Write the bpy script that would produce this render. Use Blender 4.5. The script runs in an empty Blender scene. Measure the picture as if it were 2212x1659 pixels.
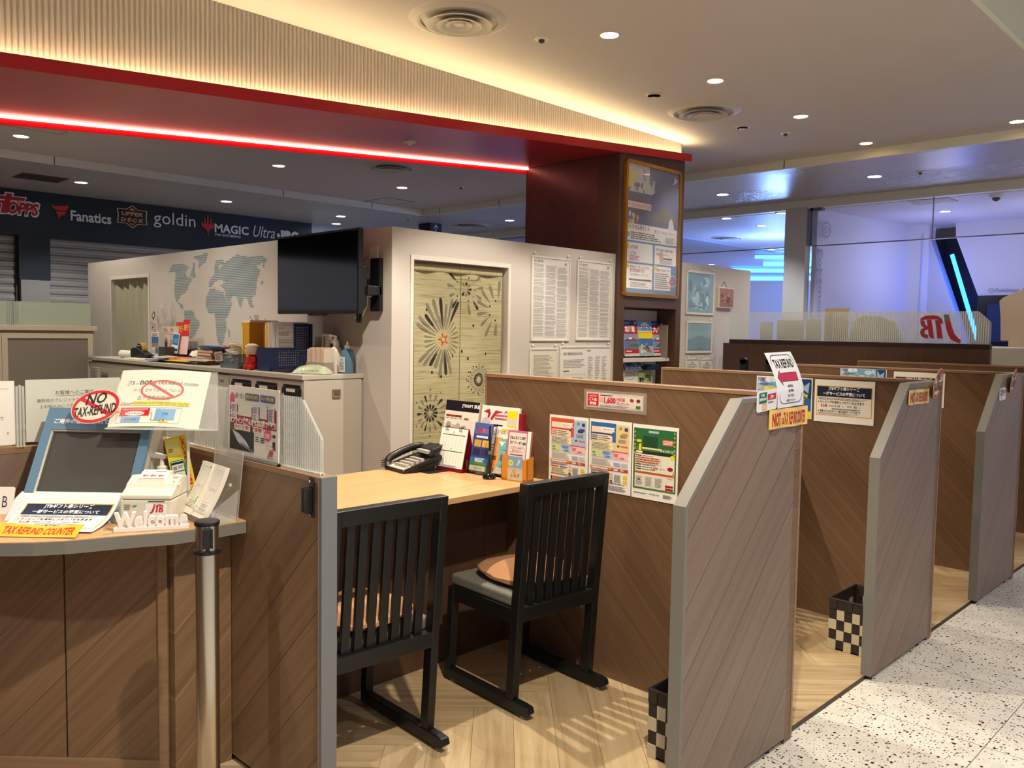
import bpy, bmesh, math, random
from mathutils import Vector, Matrix, noise

SC = bpy.context.scene
COL = SC.collection
R = math.radians
PI = math.pi
YAW, PITCH, ROLL = 0.773017, -0.0633107, 0.015649
CY, SY = math.cos(YAW), math.sin(YAW)

# ------------------------------------------------------------------ camera
fw = Vector((-SY * math.cos(PITCH), CY * math.cos(PITCH), math.sin(PITCH)))
rt = Vector((CY, SY, 0))
up = rt.cross(fw)
rt2 = rt * math.cos(ROLL) + up * math.sin(ROLL)
up2 = up * math.cos(ROLL) - rt * math.sin(ROLL)
cam_d = bpy.data.cameras.new('camera')
cam = bpy.data.objects.new('camera', cam_d)
COL.objects.link(cam)
cam.matrix_world = Matrix(((rt2.x, up2.x, -fw.x, 0), (rt2.y, up2.y, -fw.y, 0), (rt2.z, up2.z, -fw.z, 1.45), (0, 0, 0, 1)))
cam_d.sensor_width = 36
cam_d.lens = 1820.09 / 2212 * 36
cam_d.clip_start = 0.05
cam_d.clip_end = 100
SC.camera = cam

# ------------------------------------------------------------------ view, world
SC.view_settings.view_transform = 'Standard'
SC.view_settings.look = 'None'
SC.view_settings.gamma = 1.0
SC.view_settings.use_curve_mapping = False
SC.view_settings.exposure = -0.15
wd = bpy.data.worlds.new('mall_hall')
SC.world = wd
wd.use_nodes = True
wbg = wd.node_tree.nodes['Background']
wbg.inputs[0].default_value = (0.60, 0.58, 0.68, 1)
wbg.inputs[1].default_value = 0.9

# ------------------------------------------------------------------ lamps
def spot(name, loc, target, power, col=(1, .86, .66), size=R(95), blend=.35, rad=.035):
    d = bpy.data.lights.new(name, 'SPOT')
    d.energy = power; d.color = col; d.spot_size = size; d.spot_blend = blend; d.shadow_soft_size = rad
    o = bpy.data.objects.new(name, d); COL.objects.link(o)
    o.location = loc
    o.rotation_euler = (Vector(target) - Vector(loc)).to_track_quat('-Z', 'Y').to_euler()
    return o
WARM = (1, .88, .71)
NEUT = (1, .95, .88)
COOL = (.96, .96, 1)
ZC = 3.165     # tray ceiling
ZL = 3.085     # lower ceiling
# booth row: the lamps over the counters
for y, p in ((1.30, 60), (2.45, 300), (3.942, 200), (5.12, 90), (6.383, 60), (7.635, 50)):
    spot('downlight_or_fill', (-3.1, y, ZC - .03), (-3.1, y, 0), p, WARM, R(105), .25, .022)
# spots aimed at the poster pillar and the notice wall
for y, p in ((5.128, 14), (6.396, 22)):
    spot('downlight_or_fill', (-3.617, y, ZC - .03), (-4.3, y + .2, 1.4), p, NEUT, R(80), .6, .03)
# passage side and hall behind
spot('downlight_or_fill', (-.62, 1.15, ZC - .03), (-1.2, 1.15, 0), 380, WARM, R(105), .3, .03)
for x, y, p in ((-1.904, 7.628, 40), (1.0, 5.6, 120), (1.0, 2.6, 120), (1.0, 8.6, 100), (3.4, 4.1, 200), (3.4, 0.5, 200), (.9, -1.2, 160), (-1.6, -1.6, 130), (-4.2, -1.2, 130), (4, 8, 200)):
    spot('downlight_or_fill', (x, y, ZC - .03 if x < -1.4 else 3.38), (x, y, 0), p, COOL, R(125), .5, .05)
# staff area behind the counters
for x, y, p in ((-8.76, 2.458, 110), (-8.168, 4.759, 70), (-6.435, 6.46, 60), (-8.229, 6.464, 70), (-5.9, 1.5, 130), (-6.9, 2.1, 120)):  # last two have no fixture, added to brighten the cream cabinet
    spot('downlight_or_fill', (x, y, ZC - .03), (x, y, 0), p, WARM, R(120), .5, .05)
for x, y, p in ((-10.501, 3.563, 130), (-10.529, 5.367, 130), (-10.545, 7.157, 120), (-5.253, 8.879, 120), (-3.479, 8.838, 120), (-8.891, 9.01, 110)):
    spot('downlight_or_fill', (x, y, ZL - .03), (x, y, 0), p, (.9, .93, 1), R(120), .5, .05)

spot('downlight_or_fill', (-6.05, 2.55, 3.0), (-6.1, 3.35, 1.3), 40, WARM, R(70), .7, .03)
# ------------------------------------------------------------------ materials
def lin(c):
    c /= 255.0
    return c / 12.92 if c <= .04045 else ((c + .055) / 1.055) ** 2.4
def hexc(h):
    h = h.lstrip('#')
    return tuple(lin(int(h[i:i + 2], 16)) for i in (0, 2, 4)) + (1,)
_M = {}
def mat(name, h='808080', rough=.5, metal=0, emit=None, es=0, trans=0, ior=1.45, spec=.5, alpha=1):
    if name in _M:
        return _M[name]
    m = bpy.data.materials.new(name); m.use_nodes = True
    b = m.node_tree.nodes['Principled BSDF']
    b.inputs['Base Color'].default_value = hexc(h)
    b.inputs['Roughness'].default_value = rough
    b.inputs['Metallic'].default_value = metal
    b.inputs['IOR'].default_value = ior
    b.inputs['Specular IOR Level'].default_value = spec
    b.inputs['Transmission Weight'].default_value = trans
    b.inputs['Alpha'].default_value = alpha
    if emit:
        b.inputs['Emission Color'].default_value = hexc(emit)
        b.inputs['Emission Strength'].default_value = es
    _M[name] = m
    return m
def P(h, rough=.42):
    """a printed or painted colour"""
    return mat('ink_' + h + ('' if rough == .42 else '_%d' % (rough * 100)), h, rough, spec=.4)
class NT:
    def __init__(s, name, rough=.5, metal=0, spec=.5):
        s.m = bpy.data.materials.new(name); s.m.use_nodes = True
        s.t = s.m.node_tree; s.b = s.t.nodes['Principled BSDF']
        s.b.inputs['Roughness'].default_value = rough
        s.b.inputs['Metallic'].default_value = metal
        s.b.inputs['Specular IOR Level'].default_value = spec
        _M[name] = s.m
    def n(s, typ, **kw):
        q = s.t.nodes.new(typ)
        for k, v in kw.items():
            setattr(q, k, v)
        return q
    def l(s, a, b):
        s.t.links.new(a, b)
    def math(s, op, a, b=None, c=None):
        q = s.n('ShaderNodeMath', operation=op)
        for i, v in enumerate((a, b, c)):
            if v is None: continue
            if isinstance(v, (int, float)): q.inputs[i].default_value = v
            else: s.l(v, q.inputs[i])
        return q.outputs[0]
    def xyz(s, obj=True):
        tc = s.n('ShaderNodeTexCoord')
        sp = s.n('ShaderNodeSeparateXYZ')
        s.l(tc.outputs['Object'], sp.inputs[0])
        return tc.outputs['Object'], {'x': sp.outputs[0], 'y': sp.outputs[1], 'z': sp.outputs[2]}
    def comb(s, a, b, c=0.0):
        q = s.n('ShaderNodeCombineXYZ')
        for i, v in enumerate((a, b, c)):
            if isinstance(v, (int, float)): q.inputs[i].default_value = v
            else: s.l(v, q.inputs[i])
        return q.outputs[0]
    def noise(s, vec, scale=5, detail=3, rough=.55, dist=0):
        q = s.n('ShaderNodeTexNoise')
        s.l(vec, q.inputs['Vector'])
        q.inputs['Scale'].default_value = scale; q.inputs['Detail'].default_value = detail
        q.inputs['Roughness'].default_value = rough; q.inputs['Distortion'].default_value = dist
        return q.outputs[0]
    def ramp(s, f, stops):
        q = s.n('ShaderNodeValToRGB')
        e = q.color_ramp.elements
        while len(e) < len(stops): e.new(.5)
        for i, (p, c) in enumerate(stops):
            e[i].position = p; e[i].color = hexc(c) if isinstance(c, str) else c
        s.l(f, q.inputs[0])
        return q.outputs[0]
    def mix(s, f, a, b, mode='MIX'):
        q = s.n('ShaderNodeMix', data_type='RGBA', blend_type=mode)
        for sock, v in ((q.inputs[0], f), (q.inputs[6], a), (q.inputs[7], b)):
            if isinstance(v, (int, float)): sock.default_value = v
            elif isinstance(v, tuple): sock.default_value = v
            elif isinstance(v, str): sock.default_value = hexc(v)
            else: s.l(v, sock)
        return q.outputs[2]
    def bump(s, h, strength=.2, dist=.01):
        q = s.n('ShaderNodeBump')
        q.inputs['Strength'].default_value = strength; q.inputs['Distance'].default_value = dist
        s.l(h, q.inputs['Height']); s.l(q.outputs[0], s.b.inputs['Normal'])
def wood(name, lo, hi, axes='xz', sign=1, w=.153, groove='2c2018', diag=True, rough=.42, herring=False, gw=.012):
    """laminate boards: slanting (diag) or straight, with fine grooves"""
    if name in _M: return _M[name]
    t = NT(name, rough)
    vec, c = t.xyz()
    a, b = c[axes[0]], c[axes[1]]
    if diag:
        k = .70711
        if herring:   # chevron bands: the slant flips every 0.35 m
            band = t.math('FLOOR', t.math('DIVIDE', a, .34))
            par = t.math('SUBTRACT', t.math('MULTIPLY', t.math('FLOORED_MODULO', band, 2.0), 2.0), 1.0)
            a = t.math('MULTIPLY', a, par)
        across = t.math('MULTIPLY', t.math('ADD', t.math('MULTIPLY', a, float(sign)), b), k)
        along = t.math('MULTIPLY', t.math('SUBTRACT', t.math('MULTIPLY', a, float(sign)), b), k)
    else:
        across, along = a, b
    u = t.math('DIVIDE', across, w)
    pid = t.math('FLOOR', u)
    fr = t.math('FRACT', u)
    wn = t.n('ShaderNodeTexWhiteNoise', noise_dimensions='1D'); t.l(pid, wn.inputs['W'])
    tone = wn.outputs['Value']
    off = t.math('MULTIPLY', tone, 7.0)
    g1 = t.noise(t.comb(t.math('ADD', t.math('MULTIPLY', along, 1.3), off), t.math('MULTIPLY', across, 55.0)), 1, 4, .6, .25)
    g2 = t.noise(t.comb(t.math('ADD', t.math('MULTIPLY', along, .7), off), t.math('MULTIPLY', across, 14.0)), 1, 2, .5, .6)
    g = t.math('ADD', t.math('MULTIPLY', g1, .6), t.math('MULTIPLY', g2, .4))
    col = t.ramp(g, ((.30, lo), (.70, hi)))
    tn = t.math('ADD', t.math('MULTIPLY', tone, .10), .95)
    col = t.mix(1.0, col, t.comb(tn, tn, tn), 'MULTIPLY')
    if groove:
        gm = t.math('LESS_THAN', fr, gw)
        col = t.mix(gm, col, groove)
    t.l(col, t.b.inputs['Base Color'])
    return t.m
WAL_L, WAL_H = '6d5139', '8f7052'
W_XP = wood('walnut_boards_falling', '5f4632', '7a5d44', 'xz', 1, groove='8f7860', gw=.008)  # darker walnut copy: booth shade and lit groove edges put into the colour
W_XN = wood('walnut_boards_rising', WAL_L, WAL_H, 'xz', -1, groove='2a1d14')
W_YN = wood('walnut_boards_passage', '6b584c', '85705f', 'yz', -1, groove='33281f', gw=.018)  # greyer walnut copy: the lavender hall light is put into the colour
W_EDGE = wood('walnut_edge', '7d5f45', '9a7a5a', 'zx', 1, .5, None, False)
W_DARK = wood('dark_walnut', '4a3426', '5d4433', 'yz', 1, .6, None, False)
W_DARKX = wood('dark_walnut_front', '4a3428', '584034', 'xz', 1, .5, None, False, .35)
W_PIL = wood('pillar_chevron', '50291d', '6b3a2a', 'xz', 1, .12, None, True, .32, True)
W_DESK = wood('oak_top', 'b98f5f', 'd2ab7a', 'xy', 1, .6, None, False, .38)
W_DESKR = wood('oak_counter', 'b98f63', 'cfa878', 'yx', 1, .6, None, False, .38)
GREY_EDGE = mat('grey_edge', '75726a', .5)
GREY_EDGE_D = mat('grey_edge_metal', '6f7274', .45)
WHITE_WALL = mat('white_wall', 'c0bab4', .75)
CEIL = mat('ceiling_paint', 'cfcac4', .8)
STRIP = mat('cream_strip', 'f1f0dc', .5)
BLACK = mat('black_plastic', '17181a', .38)
BLACK_G = mat('black_gloss', '0b0c0d', .08)
CHAIRB = mat('chair_black', '121314', .42)
STEEL = mat('brushed_steel', 'b9b3a8', .22, 1)
CHROME = mat('chrome', 'd8d8d8', .12, 1)
WHITE_P = mat('white_plastic', 'e6e2d8', .4)
CREAM_P = mat('cream_plastic', 'd9d3c2', .45)
CABGREY = mat('cabinet_grey', 'b1aaa0', .5)
PAPER = P('f1eee6')
PAPERD = P('d9d2c0')
GLASS = mat('clear_acrylic', 'ffffff', .03, trans=1, ior=1.3)
# ------------------------------------------------------------------ mesh helpers
class MB:
    """collects polygons for ONE mesh object"""
    def __init__(s):
        s.v = []; s.f = []; s.mi = []; s.mats = []; s.fn = None
    def m(s, mt):
        if mt not in s.mats: s.mats.append(mt)
        return s.mats.index(mt)
    def add(s, vs, fs, mt, M=None):
        b = len(s.v); k = s.m(mt)
        s.v += [tuple(M @ Vector(q)) for q in vs] if M else [tuple(q) for q in vs]
        for f in fs:
            s.f.append(tuple(i + b for i in f)); s.mi.append(k)
        return s
    def box(s, x0, y0, z0, x1, y1, z1, mt, M=None):
        x0, x1 = min(x0, x1), max(x0, x1); y0, y1 = min(y0, y1), max(y0, y1); z0, z1 = min(z0, z1), max(z0, z1)
        vs = [(x0, y0, z0), (x1, y0, z0), (x1, y1, z0), (x0, y1, z0), (x0, y0, z1), (x1, y0, z1), (x1, y1, z1), (x0, y1, z1)]
        fs = [(0, 3, 2, 1), (4, 5, 6, 7), (0, 1, 5, 4), (1, 2, 6, 5), (2, 3, 7, 6), (3, 0, 4, 7)]
        return s.add(vs, fs, mt, M)
    def hexa(s, b, t, mt):
        """bottom and top rings of equal length"""
        n = len(b)
        fs = [tuple(range(n - 1, -1, -1)), tuple(range(n, 2 * n))] + [(i, (i + 1) % n, n + (i + 1) % n, n + i) for i in range(n)]
        return s.add(list(b) + list(t), fs, mt)
    def prism(s, poly, h0, h1, mt, plane='xy', M=None):
        def q(a, b, h):
            return {'xy': (a, b, h), 'xz': (a, h, b), 'yz': (h, a, b)}[plane]
        b = [q(a, c, h0) for a, c in poly]; t = [q(a, c, h1) for a, c in poly]
        n = len(poly)
        fs = [tuple(range(n - 1, -1, -1)), tuple(range(n, 2 * n))] + [(i, (i + 1) % n, n + (i + 1) % n, n + i) for i in range(n)]
        return s.add(b + t, fs, mt, M)
    def cyl(s, c, r, h, mt, n=24, r2=None, axis='z', M=None):
        r2 = r if r2 is None else r2
        vs = []
        for rr, hh in ((r, 0), (r2, h)):
            for i in range(n):
                a = 2 * PI * i / n; p = (rr * math.cos(a), rr * math.sin(a), hh)
                if axis == 'x': p = (p[2], p[0], p[1])
                if axis == 'y': p = (p[0], p[2], p[1])
                vs.append((p[0] + c[0], p[1] + c[1], p[2] + c[2]))
        fs = [tuple(range(n - 1, -1, -1)), tuple(range(n, 2 * n))] + [(i, (i + 1) % n, n + (i + 1) % n, n + i) for i in range(n)]
        return s.add(vs, fs, mt, M)
    def lathe(s, prof, mt, c=(0, 0, 0), n=24, sx=1, sy=1, M=None):
        vs = []; fs = []
        for r, z in prof:
            for i in range(n):
                a = 2 * PI * i / n
                vs.append((c[0] + sx * r * math.cos(a), c[1] + sy * r * math.sin(a), c[2] + z))
        for k in range(len(prof) - 1):
            for i in range(n):
                j = (i + 1) % n
                fs.append((k * n + i, k * n + j, k * n + n + j, k * n + n + i))
        if prof[0][0] > 1e-6: fs.append(tuple(range(n - 1, -1, -1)))
        if prof[-1][0] > 1e-6: fs.append(tuple((len(prof) - 1) * n + i for i in range(n)))
        return s.add(vs, fs, mt, M)
    def tube(s, path, r, mt, n=8, closed=False):
        pts = [Vector(p) for p in path]; m = len(pts); vs = []; fs = []
        ref = Vector((0, 0, 1))
        for i, p in enumerate(pts):
            a = pts[(i + 1) % m] if (closed or i < m - 1) else p
            b = pts[i - 1] if (closed or i > 0) else p
            t = (a - b).normalized()
            x = t.cross(ref)
            if x.length < .05: x = t.cross(Vector((1, 0, 0)))
            x.normalize(); y = x.cross(t)
            for k in range(n):
                an = 2 * PI * k / n
                vs.append(p + x * r * math.cos(an) + y * r * math.sin(an))
        for i in range(m if closed else m - 1):
            j = (i + 1) % m
            for k in range(n):
                l = (k + 1) % n
                fs.append((i * n + k, i * n + l, j * n + l, j * n + k))
        if not closed:
            fs.append(tuple(range(n - 1, -1, -1))); fs.append(tuple((m - 1) * n + k for k in range(n)))
        return s.add(vs, fs, mt)
    def mesh(s, name):
        me = bpy.data.meshes.new(name)
        me.from_pydata([s.fn(*q) for q in s.v] if s.fn else s.v, [], s.f)
        for mt in s.mats: me.materials.append(mt)
        me.polygons.foreach_set('material_index', s.mi)
        me.update()
        return me
    def build(s, name, parent=None, bevel=0, smooth=False, loc=None, seg=2):
        me = s.mesh(name)
        if smooth:
            bm = bmesh.new(); bm.from_mesh(me)
            bmesh.ops.recalc_face_normals(bm, faces=bm.faces)
            for f in bm.faces: f.smooth = True
            for e in bm.edges:
                if len(e.link_faces) == 2 and e.calc_face_angle(0) > R(38): e.smooth = False
            bm.to_mesh(me); bm.free()
        o = bpy.data.objects.new(name, me); COL.objects.link(o)
        if parent: o.parent = parent
        if loc: o.location = loc
        if bevel:
            b = o.modifiers.new('edge', 'BEVEL'); b.width = bevel; b.segments = seg; b.limit_method = 'ANGLE'; b.angle_limit = R(40)
        return o
def tag(o, label, cat, group=None):
    o['label'] = label; o['category'] = cat
    if group: o['group'] = group
    return o
def thing(name, label, cat, loc=(0, 0, 0), rz=0, group=None):
    o = bpy.data.objects.new(name, None); COL.objects.link(o)
    o.location = loc; o.rotation_euler = (0, 0, rz); o.empty_display_size = .05
    return tag(o, label, cat, group)
def struct(o):
    o['kind'] = 'structure'
    return o
def dup(o, loc, rz, label, group=None, z=None):
    def cp(a, par):
        c = a.copy(); COL.objects.link(c); c.parent = par
        for ch in [k for k in a.children]: cp(ch, c)
        return c
    c = cp(o, None)
    c.location = loc; c.rotation_euler = (0, 0, rz); c['label'] = label
    if group: c['group'] = group
    return c
# ------------------------------------------------------------------ printed sheets
_T = {}
def glyphs(txt, bold=0.0, shear=0.0, space=1.0):
    k = (txt, bold, shear, space)
    if k not in _T:
        cu = bpy.data.curves.new('t', 'FONT'); cu.body = txt; cu.offset = bold; cu.shear = shear
        cu.fill_mode = 'FRONT'; cu.resolution_u = 2; cu.space_character = space
        o = bpy.data.objects.new('t', cu); COL.objects.link(o)
        bpy.context.view_layer.update()
        oe = o.evaluated_get(bpy.context.evaluated_depsgraph_get()); me = oe.to_mesh()
        _T[k] = ([(v.co.x, v.co.y) for v in me.vertices], [tuple(p.vertices) for p in me.polygons])
        oe.to_mesh_clear(); bpy.data.objects.remove(o); bpy.data.curves.remove(cu)
    return _T[k]
LAY = .00025
class Sheet(MB):
    """a sheet of paper, board or sign lying in its own xy plane, printed on the +z side"""
    def __init__(s, w=0, h=0, mt=None, t=.001, fn=None, grid=None, r=0):
        MB.__init__(s); s.w = w; s.h = h; s._L = 1; s._n = 0; s.fn = fn; s.grid = grid
        if mt:
            if grid:
                nx, ny = grid; vs = []; fs = []
                for z in (0, -t):
                    for j in range(ny + 1):
                        for i in range(nx + 1): vs.append((w * i / nx, h * j / ny, z))
                o = (nx + 1) * (ny + 1)
                for j in range(ny):
                    for i in range(nx):
                        a = j * (nx + 1) + i; q = (a, a + 1, a + nx + 2, a + nx + 1)
                        fs.append(q); fs.append(tuple(o + k for k in reversed(q)))
                for i in range(nx):
                    fs.append((i, o + i, o + i + 1, i + 1)); a = ny * (nx + 1) + i; fs.append((a, a + 1, o + a + 1, o + a))
                for j in range(ny):
                    a = j * (nx + 1); b = a + nx + 1; fs.append((a, b, o + b, o + a)); a += nx; b += nx; fs.append((a, o + a, o + b, b))
                s.add(vs, fs, mt)
            elif r: s.prism(rrect(0, 0, w, h, r), -t, 0, mt)
            else: s.box(0, 0, -t, w, h, 0, mt)
    @property
    def L(s):
        s._n += 1
        return s._L + (s._n % 40) * .025
    @L.setter
    def L(s, k): s._L = k
    def poly(s, pts, mt):
        z = s.L * LAY
        s.add([(a, b, z) for a, b in pts], [tuple(range(len(pts)))], mt); return s
    def rect(s, x, y, w, h, mt, r=0):
        if s.grid and not r:
            nx = max(1, round(w / s.w * s.grid[0])); ny = max(1, round(h / s.h * s.grid[1])); z = s.L * LAY
            vs = [(x + w * i / nx, y + h * j / ny, z) for j in range(ny + 1) for i in range(nx + 1)]
            s.add(vs, [(j * (nx + 1) + i, j * (nx + 1) + i + 1, (j + 1) * (nx + 1) + i + 1, (j + 1) * (nx + 1) + i) for j in range(ny) for i in range(nx)], mt)
            return s
        return s.poly(rrect(x, y, w, h, r) if r else [(x, y), (x + w, y), (x + w, y + h), (x, y + h)], mt)
    def frame(s, x, y, w, h, t, mt):
        s.rect(x, y, w, t, mt); s.rect(x, y + h - t, w, t, mt); s.rect(x, y + t, t, h - 2 * t, mt); s.rect(x + w - t, y + t, t, h - 2 * t, mt); return s
    def ell(s, cx, cy, rx, ry, mt, n=28):
        return s.poly([(cx + rx * math.cos(2 * PI * i / n), cy + ry * math.sin(2 * PI * i / n)) for i in range(n)], mt)
    def ring(s, cx, cy, rx, ry, t, mt, n=36):
        z = s.L * LAY; vs = []
        for a, b in ((rx, ry), (rx - t, ry - t)):
            vs += [(cx + a * math.cos(2 * PI * i / n), cy + b * math.sin(2 * PI * i / n), z) for i in range(n)]
        s.add(vs, [(i, (i + 1) % n, n + (i + 1) % n, n + i) for i in range(n)], mt); return s
    def seg(s, x0, y0, x1, y1, t, mt):
        d = math.hypot(x1 - x0, y1 - y0) or 1; nx, ny = -(y1 - y0) / d * t / 2, (x1 - x0) / d * t / 2
        return s.poly([(x0 - nx, y0 - ny), (x1 - nx, y1 - ny), (x1 + nx, y1 + ny), (x0 + nx, y0 + ny)], mt)
    def text(s, txt, x, y, h, mt, w=None, al='l', bold=0.0, shear=0.0, rot=0, maxw=None, space=1.0):
        vs, fs = glyphs(txt, bold, shear, space)
        if not vs: return s
        cjk = any(ord(c) > 0x2E80 for c in txt)
        k = h / (.86 if cjk else .70)
        x0 = min(v[0] for v in vs); x1 = max(v[0] for v in vs); y0 = min(v[1] for v in vs) if cjk else 0
        kx = k
        if w: kx = w / (x1 - x0)
        elif maxw and (x1 - x0) * k > maxw: kx = maxw / (x1 - x0)
        W = (x1 - x0) * kx
        dx = {'l': 0, 'c': -W / 2, 'r': -W}[al]
        c, sn = math.cos(rot), math.sin(rot); z = s.L * LAY
        out = []
        for a, b in vs:
            p, q = (a - x0) * kx + dx, (b - y0) * k
            out.append((x + p * c - q * sn, y + p * sn + q * c, z))
        s.add(out, fs, mt); return s
    def greek(s, x, y, w, h, n, mt, seed=1, fill=.55, ragged=.25, col=None):
        """lines of print too small to read: broken strokes"""
        rd = random.Random(seed); p = h / n; z = s.L * LAY; vs = []; fs = []
        for i in range(n):
            yy = y + h - (i + 1) * p + p * (1 - fill) / 2; end = w * (1 - rd.random() * ragged); a = 0
            while a < end:
                l = min(rd.uniform(.04, .16) * w, end - a); b = len(vs)
                vs += [(x + a, yy, z), (x + a + l, yy, z), (x + a + l, yy + p * fill, z), (x + a, yy + p * fill, z)]
                fs.append((b, b + 1, b + 2, b + 3)); a += l + rd.uniform(.006, .02) * w
        s.add(vs, fs, mt); return s
    def jtb(s, x, y, w, red, grey, flip=1):
        h = w * .62
        def q(pts): return [(x + a * w * flip if flip > 0 else x + (1 - a) * w, y + b * h) for a, b in (pts if flip > 0 else pts[::-1])]
        s.poly(q([(.27, .72), (.22, .45), (.16, .2), (.08, .05), (0, -.06), (.02, -.18), (.14, -.12), (.24, -.02), (.31, .16), (.36, .4), (.405, .72)]), red)
        s.poly(q([(.27, .72), (.405, .72), (.44, 1.0), (.315, 1.0)]), grey)
        s.poly(q([(.44, .62), (.47, .8), (.56, .93), (.70, .97), (.90, .94), (1.0, .84), (1.0, .72), (.88, .78), (.62, .80), (.53, .76), (.50, .62)]), red)
        s.poly(q([(.52, .76), (.64, .78), (.56, 0), (.43, 0)]), red)
        s.poly(q([(.73, .78), (.84, .77), (.78, .12), (.72, 0), (.64, 0)]), red)
        s.poly(q([(.80, .14), (.78, 0), (.86, 0), (.96, .08), (1.0, .24), (.97, .38), (.90, .44), (.98, .54), (1.0, .72), (.90, .74), (.88, .58), (.81, .50), (.80, .38), (.88, .33), (.89, .2)]), red)
        return s
    def put(s, name, o, u, v, parent=None):
        u = Vector(u).normalized(); v = Vector(v).normalized(); n = u.cross(v)
        ob = s.build(name, parent)
        ob.matrix_local = Matrix(((u.x, v.x, n.x, o[0]), (u.y, v.y, n.y, o[1]), (u.z, v.z, n.z, o[2]), (0, 0, 0, 1)))
        return ob
def rrect(x, y, w, h, r, n=5):
    out = []
    for cx, cy, a in ((x + w - r, y + r, -90), (x + w - r, y + h - r, 0), (x + r, y + h - r, 90), (x + r, y + r, 180)):
        for i in range(n + 1):
            t = R(a + 90 * i / n); out.append((cx + r * math.cos(t), cy + r * math.sin(t)))
    return out
EX, EY, EZ = (1, 0, 0), (0, 1, 0), (0, 0, 1)
def bow(k, w):
    """a sheet bulging forward by k in its middle"""
    return lambda x, y, z: (x, y, z + k * math.sin(PI * x / w))
RED = P('c8202a'); NAVY = P('1f2a44'); INK = P('1c1c1e'); GREYI = P('77777a'); LGREY = P('b9b7b3'); YEL = P('f3d91e'); GOLD = P('e6b24a')
ORANGE = P('e8932e'); BLUE = P('2f6fb4'); SKY = P('7fb2dc'); GREEN = P('2f7d3f'); PINK = P('e5678d'); WHITE = P('f6f4ee')
# ------------------------------------------------------------------ floor
def maple():
    t = NT('maple_planks', .38)
    at = t.n('ShaderNodeAttribute'); at.attribute_name = 'tone'
    uv = t.n('ShaderNodeUVMap')
    sp = t.n('ShaderNodeSeparateXYZ'); t.l(uv.outputs[0], sp.inputs[0])
    off = t.math('MULTIPLY', at.outputs['Fac'], 37.0)
    g1 = t.noise(t.comb(t.math('ADD', t.math('MULTIPLY', sp.outputs[0], 1.6), off), t.math('MULTIPLY', sp.outputs[1], 26.0)), 1, 4, .6, .8)
    col = t.ramp(g1, ((.3, 'a68a64'), (.5, 'b9a07a'), (.72, 'c6b08c')))
    tn = t.math('ADD', t.math('MULTIPLY', at.outputs['Fac'], .30), .78)
    col = t.mix(1.0, col, t.comb(tn, tn, tn), 'MULTIPLY')
    t.l(col, t.b.inputs['Base Color'])
    return t.m
def herringbone(name, x0, x1, y0, y1, w=.15, L=.9):
    bm = bmesh.new(); tl = bm.faces.layers.float.new('tone'); uvl = bm.loops.layers.uv.new('UVMap')
    rd = random.Random(5); c = .70711; g = .0007
    def put(a0, b0, a1, b1, flip):
        q = [(a0 + g, b0 + g), (a1 - g, b0 + g), (a1 - g, b1 - g), (a0 + g, b1 - g)]
        pts = [((p - r_) * c + (x0 + x1) / 2, (p + r_) * c + (y0 + y1) / 2) for p, r_ in q]
        if all(p[0] < x0 for p in pts) or all(p[0] > x1 for p in pts) or all(p[1] < y0 for p in pts) or all(p[1] > y1 for p in pts): return
        f = bm.faces.new([bm.verts.new((p[0], p[1], 0)) for p in pts]); f[tl] = rd.random()
        for lp, (p, r_) in zip(f.loops, q): lp[uvl].uv = (p - a0, r_ - b0) if not flip else (r_ - b0, p - a0)
    for m in range(-9, 10):
        for k in range(-70, 71):
            a = k * w + m * L; b = k * w - m * L
            put(a, b, a + L, b + w, False)
            put(a + L, b + w - L, a + L + w, b + w, True)
    for co, no in (((x0, 0, 0), (-1, 0, 0)), ((x1, 0, 0), (1, 0, 0)), ((0, y0, 0), (0, -1, 0)), ((0, y1, 0), (0, 1, 0))):
        bmesh.ops.bisect_plane(bm, geom=bm.verts[:] + bm.edges[:] + bm.faces[:], plane_co=co, plane_no=no, clear_outer=True)
    mk = bm.faces.new([bm.verts.new(p) for p in ((-12.5, -4, -.004), (x1, -4, -.004), (x1, 15, -.004), (-12.5, 15, -.004))]); mk[tl] = .2; mk.material_index = 1
    me = bpy.data.meshes.new(name); bm.to_mesh(me); bm.free()
    me.materials.append(maple()); me.materials.append(mat('floor_joint', '6a5238', .6))
    o = bpy.data.objects.new(name, me); COL.objects.link(o)
    return o
XB = -1.353
struct(herringbone('floor', -4.3, XB, .4, 8.4))
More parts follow.
